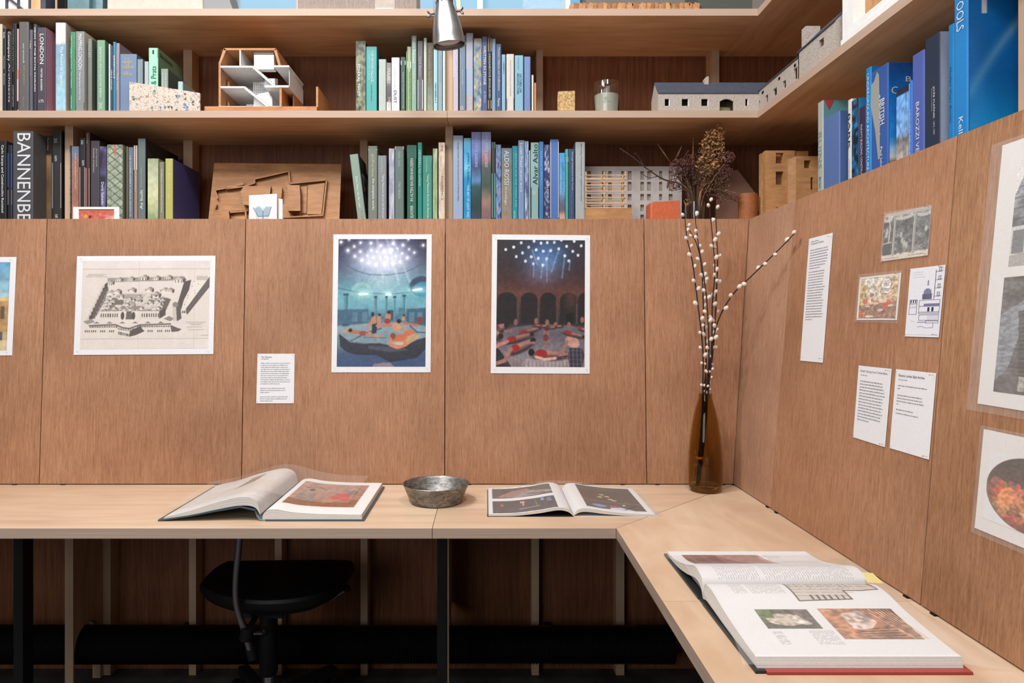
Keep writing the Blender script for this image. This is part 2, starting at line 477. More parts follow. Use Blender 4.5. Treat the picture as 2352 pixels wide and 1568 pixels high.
win = B().box(-1.55, 0.36, 2.47, 2.53, Z_TOP - 0.02, Z_TOP + 0.005).box(-1.55, 0.36, 2.47, 2.53, 2.9, 2.95)
win = structure('window_1', win, 'white_card')
for px0, px1 in ((1096, 1109), (1299, 1309), (535, 541)):
    structure('mullion', B().box(PX(px0, 2.48), PX(px1, 2.48), 2.47, 2.53, Z_TOP, 2.92), 'white_card', win)
for a, b_ in ((-1.55, PX(535, 2.48)), (PX(541, 2.48), PX(1096, 2.48)), (PX(1109, 2.48), PX(1299, 2.48))):
    structure('pane', B().box(a, b_, 2.498, 2.502, Z_TOP, 2.92), 'window_glass', win)

# ------------------------------------------------------------------ bookcase wrapping the corner
bc = thing('bookcase', 'floor-to-ceiling birch plywood bookcase wrapping round the corner behind the leaning panels', 'bookcase', (0, 2.3, 0))
XJ = PX(1027, YS)
for zt in (Z_TOP, Z_MID, Z_LOW):
    B().box(-2.25, XJ - 0.0006, YS, YB, zt - TH, zt).build('shelf_board', 'shelf_ply', bc)
    B().box(XJ + 0.0006, XS, YS, YB, zt - TH, zt).build('shelf_board', 'shelf_ply', bc)
    B().box(XS + 0.0006, XB, 0.25, YB, zt - TH, zt).build('shelf_board', 'shelf_ply_side', bc)
for a, b_ in ((-2.25, -1.345), (-1.345, -0.123), (-0.123, 1.158)):
    B().box(a + 0.001, b_ - 0.001, YB, YB + 0.012, 0.0, Z_TOP - 0.005).build('back_panel', 'back_ply', bc)
B().box(XB, XB + 0.012, 0.25, YB, 0.0, Z_TOP - 0.005).build('back_panel', 'back_ply', bc)
def upright(x0, x1, y0, z0, z1):
    B().box(x0, x1, y0, YB - 0.0005, z0, z1).build('upright', 'upright_ply', bc)
def batten(x0, x1, z0, z1, y0=2.362):
    B().box(x0, x1, y0, YB - 0.0005, z0, z1).build('batten', 'upright_ply', bc)
LV = [(0.0, Z_LOW - TH), (Z_LOW, Z_MID - TH), (Z_MID, Z_TOP - TH)]
XU = [(PX(149, 2.19), PX(168, 2.19)), (PX(1023, 2.19), PX(1040, 2.19))]
for (a, b_) in XU:
    for k, (z0, z1) in enumerate(LV):
        if k == 2 and a < -1: continue
        if k == 0:
            if a < -1:      # lower left upright: an arched notch lets the duct through
                zc, yc, r = 0.150, 2.27, 0.074
                pts = [(2.19, 0.0), (2.19, z1), (YB - .0005, z1), (YB - .0005, 0.0), (yc + r, 0.0)]
                pts += [(yc + r * math.cos(t), zc + r * math.sin(t)) for t in np.linspace(0, math.pi, 13)] + [(yc - r, 0.0)]
                poly = [(a, y, z) for y, z in pts]
                B().prism(poly[::-1], (b_ - a, 0, 0)).build('upright', 'upright_ply', bc)
            else:
                B().box(a, a + 0.011, 2.19, YB - .0005, 0.24, z1).box(a, a + 0.011, 2.19, 2.195, 0, 0.24).build('upright', 'upright_ply', bc)
        else: upright(a, b_, 2.19, z0, z1)
for lev, pxs in ((2, ((421, 441), (1232, 1247), (1634, 1652))), (1, ((421, 442), (827, 844))),
                 (0, ((237, 254), (434, 450), (631, 647), (828, 844), (1221, 1238), (1415, 1434), (1612, 1629)))):
    for a, b_ in pxs: batten(PX(a, 2.362), PX(b_, 2.362), *LV[lev])
B().box(-2.25, 1.15, YB - 0.012, YB - 0.0006, 0.0, 0.06).build('rail', 'back_ply', bc)
for z0, z1 in LV:           # side wall uprights, front edges at the same set-back
    B().box(0.928, XB - 0.0005, 1.163, 1.189, z0, z1).build('upright', 'upright_ply_side', bc)

# ------------------------------------------------------------------ leaning panels
def fpt(X, z, d):
    return (X, 2.057 + KF * (z - DESK) + d, z)
def spt(Y, z, d):
    return (0.7465 + KR * (z - DESK) + d, Y, z)
ZB, ZP = DESK + 0.003, DESK + 0.807
G, T = 0.0013, 0.009
def front_panel(x0b, x1b, x0t, x1t, mat, label):
    p = [fpt(x0b + G, ZB, 0), fpt(x1b - G, ZB, 0), fpt(x1b - G, ZB, T), fpt(x0b + G, ZB, T),
         fpt(x0t + G, ZP, 0), fpt(x1t - G, ZP, 0), fpt(x1t - G, ZP, T), fpt(x0t + G, ZP, T)]
    t = thing('lining_panel', label, 'panel', ((x0b + x1b) / 2, 2.06, DESK), 'stained plywood panels leaning round the desk')
    B().hexa(p).build('board', mat, t)
    n = B()
    for q in (0.12, 0.88):
        x = x0b + (x1b - x0b) * q
        B().box(x - 0.006, x + 0.006, 2.0535, 2.066, DESK, ZB).build('shim', 'black_plastic', t)
    return t
def side_panel(y0, y1b, y1t, mat, label):      # y1 = far edge
    p = [spt(y0 + G, ZB, 0), spt(y0 + G, ZB, T), spt(y1b - G, ZB, T), spt(y1b - G, ZB, 0),
         spt(y0 + G, ZP, 0), spt(y0 + G, ZP, T), spt(y1t - G, ZP, T), spt(y1t - G, ZP, 0)]
    t = thing('lining_panel', label, 'panel', (0.75, (y0 + y1b) / 2, DESK), 'stained plywood panels leaning round the desk')
    B().hexa(p).build('board', mat, t)
    for q in (0.06, 0.94):
        y = y0 + (y1b - y0) * q
        B().box(0.7425, 0.757, y - 0.006, y + 0.006, DESK, ZB).build('shim', 'black_plastic', t)
    return t
front_panel(-1.955, -1.345, -1.955, -1.345, 'panel_ply', 'leftmost brown plywood panel, cut off by the picture edge')
front_panel(-1.345, -0.7355, -1.345, -0.7355, 'panel_ply', 'brown plywood panel holding the large engraving print')
front_panel(-0.7355, -0.123, -0.7355, -0.123, 'panel_ply', 'brown plywood panel behind the small text sheet and bluish bathhouse photo')
front_panel(-0.123, 0.486, -0.123, 0.486, 'panel_ply', 'brown plywood panel holding the dark reddish bathhouse photo')
front_panel(0.486, 0.7465, 0.486, 0.8095, 'panel_ply', 'narrow brown plywood panel right behind the brown glass vase')
side_panel(1.787, 2.073, 2.112, 'panel_ply_pale', 'narrow pale plywood panel at the corner, with the twig shadow')
side_panel(1.172, 1.787, 1.787, 'panel_ply', 'side wall plywood panel holding five small sheets and cards')
side_panel(0.56, 1.172, 1.172, 'panel_ply_warm', 'nearest side wall plywood panel at the right picture edge')

# ------------------------------------------------------------------ desk
YF, XF = 1.6176, 0.3095
ZD = DESK - 0.024
def desk(label, poly, mat, legs, loc):
    t = thing('desk', label, 'desk', (loc[0], loc[1], 0), 'plywood worktop sections')
    B().prism([(x, y, ZD) for x, y in poly], (0, 0, 0.024)).build('worktop', mat, t)
    for (lx, ly) in legs:
        b = B().box(lx, lx + 0.027, ly, ly + 0.045, 0.004, ZD - 0.03).build('leg', 'black_steel', t)
        B().box(lx - 0.004, lx + 0.031, ly - 0.004, ly + 0.049, 0.0, 0.004).build('foot', 'black_plastic', t)
    if legs:
        ys = [p[1] for p in legs]; 
        for (lx, ly) in legs:
            B().box(lx, lx + 0.027, ly, 2.15 if ly > 1.7 else ly + 0.045, ZD - 0.03, ZD).build('bracket', 'black_steel', t)
    return t
XM = -0.126; g = 0.0007
desk('long birch plywood worktop carrying the large open book, left section', [(-2.3, YF), (XM - g, YF), (XM - g, 2.10), (-2.3, 2.10)], 'desk_ply', [(PX(31, 1.96), 1.96), (-2.2, 1.96)], (-1.2, 1.85))
desk('middle birch plywood worktop under the smaller open book, with mitred end', [(XM + g, YF), (XF - g, YF), (0.80 - g, 2.108), (XM + g, 2.108)], 'desk_ply', [(PX(1004, 1.96), 1.96)], (0.2, 1.85))
desk('corner birch plywood worktop section under the brown vase', [(XF + g, YF - 0.0002), (XF, 1.1925), (0.795, 1.1925), (0.795, 2.10)], 'desk_ply_side', [(0.72, 1.22), (0.72, 2.0)], (0.55, 1.5))
desk('nearest birch plywood worktop section under the lower half of the plan book', [(XF, 1.1915), (XF, 0.35), (0.795, 0.35), (0.795, 1.1915)], 'desk_ply_side', [(0.72, 0.45)], (0.55, 0.8))

# ------------------------------------------------------------------ duct under the desk
def duct():
    rings = []; n = 18; x = -2.2; k = 0
    prof = []
    while x < 0.62:
        r = 0.061 if k % 2 == 0 else 0.0555
        prof.append((r, x)); x += 0.0047; k += 1
    b = B().lathe([(r, h) for r, h in prof], (0, 2.27, 0.150), (1, 0, 0), 18)
    t = thing('ventilation_duct', 'black ribbed flexible duct running along the floor under the desk', 'duct', (-0.8, 2.27, 0.085))
    b.build('hose', 'duct_black', t)
    for xx in (-1.9, -1.05, -0.42, 0.22):
        B().box(xx - 0.012, xx + 0.012, 2.33, YB - 0.001, 0.14, 0.16).build('wall_bracket', 'black_steel', t)
duct()
# ------------------------------------------------------------------ books
ORD = ['first', 'second', 'third', 'fourth', 'fifth', 'sixth', 'seventh', 'eighth', 'ninth', 'tenth', 'eleventh', 'twelfth', 'thirteenth', 'fourteenth',
       'fifteenth', 'sixteenth', 'seventeenth', 'eighteenth', 'nineteenth', 'twentieth', 'twenty-first', 'twenty-second', 'twenty-third', 'twenty-fourth',
       'twenty-fifth', 'twenty-sixth', 'twenty-seventh', 'twenty-eighth', 'twenty-ninth', 'thirtieth']
W_, K_ = (226, 226, 224), (28, 28, 30)
PAPER = (214, 204, 188)
def vary(c, k): return tuple(max(0, min(255, v * k)) for v in c)
def book(o, r, d, w, h, depth, spine, side=None, label='', group=None, texts=(), art=None, bands=(), lean=0.0):
    """o: bottom front left corner of the spine; r: along the spine's width; d: into the shelf"""
    o, r, d = Vector(o), Vector(r), Vector(d); up = Vector((0, 0, 1))
    if lean:
        q = Matrix.Rotation(lean, 3, -d); r = q @ r; up = q @ up
    L = lambda a, b, c: o + r * a + d * b + up * c
    side = side or vary(spine, 0.92)
    t = thing('book', label, 'book', tuple(o + r * (w / 2) + d * (depth / 2)), group)
    tb = min(0.0025, w * 0.16); rd = min(0.0022, w * 0.22)
    b = B()
    ring = [(0, depth), (0, rd), (rd * 0.45, rd * 0.3), (rd * 1.3, 0), (w - rd * 1.3, 0), (w - rd * 0.45, rd * 0.3), (w, rd), (w, depth), (w - tb, depth), (w - tb, tb + rd), (tb, tb + rd), (tb, depth)]
    k = len(ring)
    n0 = b.add([L(a, q, 0) for a, q in ring]); n1 = b.add([L(a, q, h) for a, q in ring])
    for i in range(k):
        j = (i + 1) % k
        b.col = side if i in (0, 6) else spine if i < 7 else vary(side, 0.9)
        b.face((n0 + i, n0 + j, n1 + j, n1 + i))
    for n, rev in ((n0, True), (n1, False)):
        b.col = vary(spine, 0.95)
        for f in ((0, 1, 10, 11), (1, 2, 3, 10), (3, 4, 9, 10), (4, 5, 6, 9), (6, 7, 8, 9)):
            b.face([n + i for i in (f[::-1] if rev else f)])
    b.build('cover', 'book_cover', t)
    ins = 0.003 if h > 0.2 else 0.0015
    pb = B(); pb.col = PAPER
    pts = [(tb, tb + rd), (w - tb, tb + rd), (w - tb, depth - 0.004), (tb, depth - 0.004)]
    pb.loft([[L(a, q, ins) for a, q in pts], [L(a, q, h - ins) for a, q in pts]])
    pb.build('page_block', 'paper', t)
    e = 0.0004
    for (f0, f1, c) in bands:           # printed bands, fractions of the height from the top
        bb = B(); bb.col = c
        q = [L(0.0004, rd * 0.2 - e, h * (1 - f1)), L(w - 0.0004, rd * 0.2 - e, h * (1 - f1)), L(w - 0.0004, rd * 0.2 - e, h * (1 - f0)), L(0.0004, rd * 0.2 - e, h * (1 - f0))]
        bb.prism(q[::-1], tuple(d * 0.0002)); bb.build('spine_band', 'book_cover', t)
    if art is not None:
        cv = art; fn = bilinear(L(0.0003, -e, h * .999), L(w - 0.0003, -e, h * .999), L(w - 0.0003, -e, 0.001), L(0.0003, -e, 0.001))
        picture('spine_print', cv, fn, t, 'book_cover')
    for tx in texts:
        s, f0, f1, xc, hf, c, mode = tx
        cc = L(w * xc, -2.2 * e, h * (1 - (f0 + f1) / 2)); ln = h * (f1 - f0)
        if mode == 'd': write(s, cc, -up, r, ln, w * hf, c, t, 'spine_title')
        elif mode == 'u': write(s, cc, up, -r, ln, w * hf, c, t, 'spine_title')
        else: write(s, cc, r, up, w * hf, ln, c, t, 'spine_title')
    return t, L

def streaks(cols, seed, nu=2, nv=7, w=10, h=60):
    cv = Cv(w, h, cols[0], seed)
    for i, c in enumerate(cols[1:]): cv.mottle(0.9, nu + i, nv + 3 * i, c)
    cv.mottle(0.12, w, h); return cv
def fades(stops, w=8, h=60, seed=3, amp=0.1):
    cv = Cv(w, h, (0, 0, 0), seed).grad(stops); cv.mottle(amp, w, h // 2); return cv
def stones(w=28, h=120):
    cv = Cv(w, h, (150, 160, 140), 5); cv.mottle(0.15, 10, 40)
    for k in range(-3, 12):
        cv.line([(0, k * .1), (1, k * .1 + .16)], 0.025, (70, 78, 70)); cv.line([(0, k * .1 + .05), (1, k * .1 - .09)], 0.02, (80, 88, 78))
    cv.line([(.5, 0), (.5, .12)], 0.045, (206, 92, 84)); return cv

def row(data, z0, group, where, dflt_y, base_py):
    """data rows: x0, x1, ytop, Y or None, colour, side, depth, desc, texts, extra"""
    for i, q in enumerate(data):
        x0, x1, yt, Y, col, side, depth, desc, texts = q[:9]; ex = q[9] if len(q) > 9 else {}
        Y = dflt_y(x0) if callable(dflt_y) else dflt_y
        X0, X1 = PX(x0, Y) + 0.0003, PX(x1, Y) - 0.0003; ht = PZ(yt, Y) - z0
        if i: X0 = max(X0, last + 0.0002)
        last = X1
        fr = lambda py: (PZ(yt, Y) - PZ(py, Y)) / ht
        tx = [(s, fr(a), fr(b_), xc, hf, c, m) for (s, a, b_, xc, hf, c, m) in texts]
        ex = dict(ex)
        if 'bands' in ex: ex['bands'] = [(fr(a), fr(b_), c) for a, b_, c in ex['bands']]
        label = '%s, %s from left %s' % (desc, ORD[i], where)
        book((X0, Y, z0), (1, 0, 0), (0, 1, 0), X1 - X0, ht, min(depth, YB - Y - 0.012), col, side, label, group, tx, **ex)

GOLD, MINT = (196, 178, 112), (150, 200, 172)
UL = [
 (-9, 5, 55, 2.12, (196, 184, 166), None, .2, 'cream book sliver', []),
 (6, 14, 65, 2.12, (34, 36, 48), None, .2, 'thin navy book', [('Studies', 74, 88, .5, .4, W_, 'd'), ('Theory and Practice', 128, 158, .45, .3, W_, 'd'), ('Essays', 170, 195, .45, .3, W_, 'd')]),
 (15, 27, 71, 2.12, (30, 30, 32), None, .2, 'black book with white bold script', [('Contemporary', 73, 140, .45, .6, (215, 208, 204), 'd'), ('Architects', 145, 235, .55, .25, W_, 'd')]),
 (27, 38, 54, 2.12, (24, 25, 27), None, .2, 'tall black book with spaced grey lettering', [('MODERN ARCHITECTURE', 68, 165, .3, .25, (130, 130, 130), 'd'), ('ACADEMY EDITIONS', 195, 245, .3, .25, (170, 170, 170), 'd')]),
 (38.5, 43, 66, 2.13, (190, 150, 156), (90, 60, 60), .2, 'thin pink and orange pamphlet', [], {'bands': [(160, 182, (206, 108, 84)), (182, 232, (190, 160, 170)), (232, 252, (40, 36, 40))]}),
 (43, 66, 50, 2.11, (92, 90, 91), (70, 68, 70), .22, 'tall dark grey book with small pale title', [('axel vervoordt', 100, 145, .52, .17, (210, 206, 196), 'd'), ('wabi inspirations', 150, 195, .55, .17, (170, 168, 110), 'd'), ('Flammarion', 222, 246, .5, .1, (150, 148, 146), 'd')]),
 (66.5, 75, 68, 2.13, (86, 84, 96), None, .2, 'slim slate book', [('S. Mogul', 94, 112, .4, .4, W_, 'd'), ('the collected drawings', 118, 174, .5, .2, (170, 170, 180), 'd')]),
 (75.5, 84, 55, 2.13, (48, 48, 62), (84, 84, 98), .23, 'tall navy book with heavy white capitals', [('VIEWS OF THE ROYAL PAVILION', 62, 210, .6, .42, W_, 'd')]),
 (84.5, 106, 63, 2.11, (70, 64, 74), (176, 128, 146), .23, 'plum book with large spaced white capitals', [('LONDON', 78, 147, .55, .42, W_, 'd'), ('A HISTORY IN MAPS', 75, 145, .14, .15, (172, 70, 84), 'd'), ('PETER BARBER', 158, 209, .52, .18, W_, 'd'), ('LTS', 229, 235, .5, .5, W_, 'h')]),
 (128, 151, 52, 2.11, (214, 209, 202), (186, 176, 168), .24, 'tall book, white above and watery blue below', [('The Return to Camden', 106, 198, .62, .26, W_, 'd'), ('Gavin McLean Collected', 104, 190, .2, .2, (150, 190, 190), 'd')],
   {'art': fades([(0, (216, 212, 206)), (.23, (212, 208, 204)), (.26, (120, 150, 176)), (.5, (128, 164, 186)), (.75, (150, 190, 206)), (1, (150, 184, 200))])}),
 (161, 173, 73, 2.12, (58, 128, 92), None, .22, 'green book with a white stripe', [('Grand Old Parsonage Lore and Reason', 82, 160, .28, .22, W_, 'd'), ('Tudor Commons', 164, 202, .28, .22, W_, 'd'), ('Lord Harrison', 220, 250, .28, .22, W_, 'd')], {'bands': [(110, 134, (58, 128, 92))]}),
 (173, 194, 72, 2.11, (124, 128, 130), (198, 184, 168), .22, 'grey book with white small capitals', [('MAPPING LONDON', 78, 160, .55, .4, W_, 'd'), ('Making Sense of the City', 165, 230, .5, .22, W_, 'd')], {'bands': [(236, 252, (84, 84, 84))]}),
 (201, 211, 89, 2.12, (112, 116, 108), (98, 104, 98), .21, 'olive grey book with thin capitals', [('FOLLIES', 97, 133, .5, .5, (170, 176, 168), 'd')]),
 (222, 241, 92, 2.11, (112, 150, 124), (88, 126, 100), .21, 'sage green guidebook with pale upward lettering', [('WHERE ARCHITECTS STAY IN EUROPE', 108, 224, .5, .24, (214, 222, 212), 'u'), ('VOYAGE', 236, 250, .5, .4, W_, 'u')]),
 (249, 253.5, 101, 2.12, (186, 190, 202), None, .2, 'thin pale lilac booklet', []),
 (254, 259, 105, 2.12, (50, 66, 96), None, .2, 'thin navy booklet', [('WHITE CASTLES', 160, 206, .5, .5, W_, 'd')]),
 (259, 266, 96, 2.12, (34, 124, 150), None, .2, 'thin teal book', [('BLENHEIM PALACE', 128, 180, .5, .5, W_, 'd')]),
 (266, 274.5, 99, 2.12, (136, 126, 138), None, .2, 'thin mauve book', [('IN MEMORY AND USE', 108, 160, .35, .3, (190, 178, 190), 'd'), ('A Life of Essays', 170, 208, .4, .3, W_, 'd')]),
 (275, 314, 124, 2.115, (104, 122, 152), (84, 104, 136), .15, 'fat slate blue cloth book with gold lettering', [('THE', 134, 139, .45, .28, GOLD, 'h'), ('HEART', 140, 146, .48, .58, GOLD, 'h'), ('OF', 147, 152, .46, .2, GOLD, 'h'), ('LONDON', 152, 158, .5, .66, GOLD, 'h'), ('H.V.', 164, 168, .42, .22, GOLD, 'h'), ('MORTON', 168, 174, .45, .5, GOLD, 'h')]),
 (314.5, 328, 136, 2.13, (116, 132, 140), (106, 120, 124), .15, 'small blue grey book', [('Grey Roads of the City', 145, 190, .4, .25, (190, 196, 196), 'd')]),
 (331, 341, 141, 2.13, (162, 172, 172), None, .15, 'small pale grey book', []),
 (341, 363, 110, 2.11, (150, 206, 180), (108, 138, 108), .17, 'mint green book with big black lettering', [('1', 115, 124, .5, .16, K_, 'h'), ('& Prats', 152, 194, .55, .55, (36, 84, 74), 'u')], {'bands': [(110, 132, (112, 146, 116))]}),
 (369, 386, 158, 2.12, (128, 142, 134), (84, 94, 88), .13, 'small grey green paperback with white stripes', [('IL CAPRICCIO DI SOANE', 168, 250, .3, .12, W_, 'd'), ('THE SOANE MUSEUM', 168, 250, .7, .12, W_, 'd')]),
 (408, 420, 187, 2.12, (160, 182, 184), None, .12, 'lowest little pale blue booklet', []),
]
row(UL, Z_MID, 'books at the left of the upper shelf', 'in upper left row', 2.112, 252)

LL = [
 (-9, 14.5, 323, 2.13, (34, 34, 38), (40, 40, 50), .22, 'black paperback with white lettering', [('Carlo Scarpa and Castelvecchio Revisited', 333, 488, .62, .3, W_, 'd')]),
 (17, 28, 333, 2.14, (36, 36, 42), (70, 80, 130), .2, 'dark book with a blue patch', [], {'bands': [(352, 430, (64, 84, 140)), (436, 470, (120, 112, 112))]}),
 (29, 76, 301, 2.108, (74, 74, 78), (84, 84, 84), .2, 'very fat charcoal book with huge white capitals', [('BANNENBERG', 306, 560, .56, .66, (206, 206, 208), 'd')]),
 (105, 118.5, 311, 2.17, (96, 78, 62), (60, 50, 44), .2, 'brown and black photographic spine', [('The Art House', 316, 345, .35, .2, (210, 200, 150), 'd')], {'art': fades([(0, (40, 32, 28)), (.2, (44, 34, 28)), (.22, (150, 116, 84)), (.5, (96, 72, 52)), (.75, (120, 96, 70)), (1, (90, 74, 56))])}),
 (119, 141, 299, 2.17, (46, 46, 48), (30, 30, 32), .22, 'tall black book with a grey curved shape', [('2G', 318, 328, .42, .3, (190, 190, 190), 'd'), ('GUSTO', 357, 370, .42, .22, W_, 'd'), ('GG', 492, 500, .5, .25, W_, 'h')], {'bands': [(374, 478, (150, 148, 146))]}),
 (160, 164, 334, 2.12, (30, 32, 40), None, .2, 'very thin black booklet beside the divider', [('material and space in the work', 352, 490, .5, .5, (180, 180, 180), 'd')]),
 (164.5, 181, 336, 2.125, (150, 108, 94), (110, 84, 70), .22, 'brownish pink book with blue top', [('Essays and the Architect Reader', 352, 435, .55, .25, (206, 196, 196), 'd')], {'art': fades([(0, (92, 112, 138)), (.1, (104, 116, 136)), (.2, (150, 110, 96)), (.6, (146, 100, 88)), (.75, (176, 120, 100)), (1, (140, 130, 110))])}),
 (182, 196, 317, 2.15, (36, 38, 46), (60, 44, 44), .22, 'black topped book with pink lower spine', [('2G', 322, 331, .5, .35, W_, 'd'), ('GUSTO', 368, 380, .65, .3, W_, 'd')], {'bands': [(384, 500, (184, 144, 130))]}),
 (196.5, 206, 304, 2.16, (66, 46, 46), (60, 40, 40), .22, 'tall dark brown thin book', [('BRICK', 308, 330, .4, .2, (200, 190, 180), 'd')], {'bands': [(386, 500, (170, 134, 120))]}),
 (207.5, 228.5, 323, 2.13, (68, 64, 70), (54, 50, 56), .23, 'dark charcoal book with two pale title lines', [('Axel Vervoordt', 341, 383, .72, .18, (170, 168, 168), 'd'), ('Portraits of Interiors', 341, 396, .4, .18, (190, 188, 186), 'd')]),
 (229, 245.5, 336, 2.125, (66, 58, 86), (60, 54, 80), .22, 'purple marbled book with bold white title', [('Doris Salcedo', 418, 470, .42, .36, W_, 'd')], {'art': streaks([(64, 58, 84), (110, 104, 150), (40, 36, 54)], 8)}),
 (246, 282, 332, 2.115, (150, 160, 140), (140, 150, 130), .22, 'fat stone patterned green grey book', [('MATERIALS TECHNIQUES', 424, 492, .36, .1, (170, 176, 176), 'd')], {'art': stones()}),
 (290, 293.5, 336, 2.13, (120, 104, 84), None, .2, 'thin brown booklet', []),
 (294, 306, 338, 2.12, (98, 110, 122), (70, 66, 74), .2, 'slate blue book with upward white capitals', [("LE CORBUSIER'S VILLA SAVOYE", 358, 498, .5, .22, W_, 'd')]),
 (307, 315.5, 334, 2.125, (148, 126, 114), None, .2, 'white topped grey brown book', [('John Wardle Architects', 392, 440, .5, .35, (214, 206, 200), 'd')], {'bands': [(334, 390, (206, 198, 192))]}),
 (316, 334, 318, 2.13, (98, 110, 110), (40, 42, 42), .23, 'tall slate book with upward white lettering', [('As built', 436, 480, .5, .36, W_, 'u'), ('Caruso St John Architects', 384, 432, .5, .26, (170, 178, 178), 'u')]),
 (339, 364, 364, 2.12, (172, 180, 146), (150, 158, 124), .2, 'pale sage book with leafy lower spine', [('Country Life', 456, 500, .8, .25, (200, 208, 180), 'd')], {'art': fades([(0, (150, 158, 128)), (.2, (176, 184, 150)), (.5, (196, 196, 156)), (.7, (180, 184, 138)), (.85, (120, 150, 110)), (1, (150, 166, 130))])}),
 (365, 377, 372, 2.125, (126, 122, 100), None, .2, 'olive grey paperback with white title', [('The Mathematics of the Ideal Villa and Other Essays', 388, 488, .55, .3, W_, 'd')]),
 (379, 397, 364, 2.12, (172, 170, 96), (76, 78, 136), .2, 'yellow green book with navy cover', [('THE ARC PROJECT', 372, 470, .5, .26, (214, 212, 150), 'd')]),
]
row(LL, Z_LOW, 'books at the left of the lower shelf', 'in lower left row', lambda x: 2.116 if x < 100 else 2.18 if x < 150 else 2.16, 500)

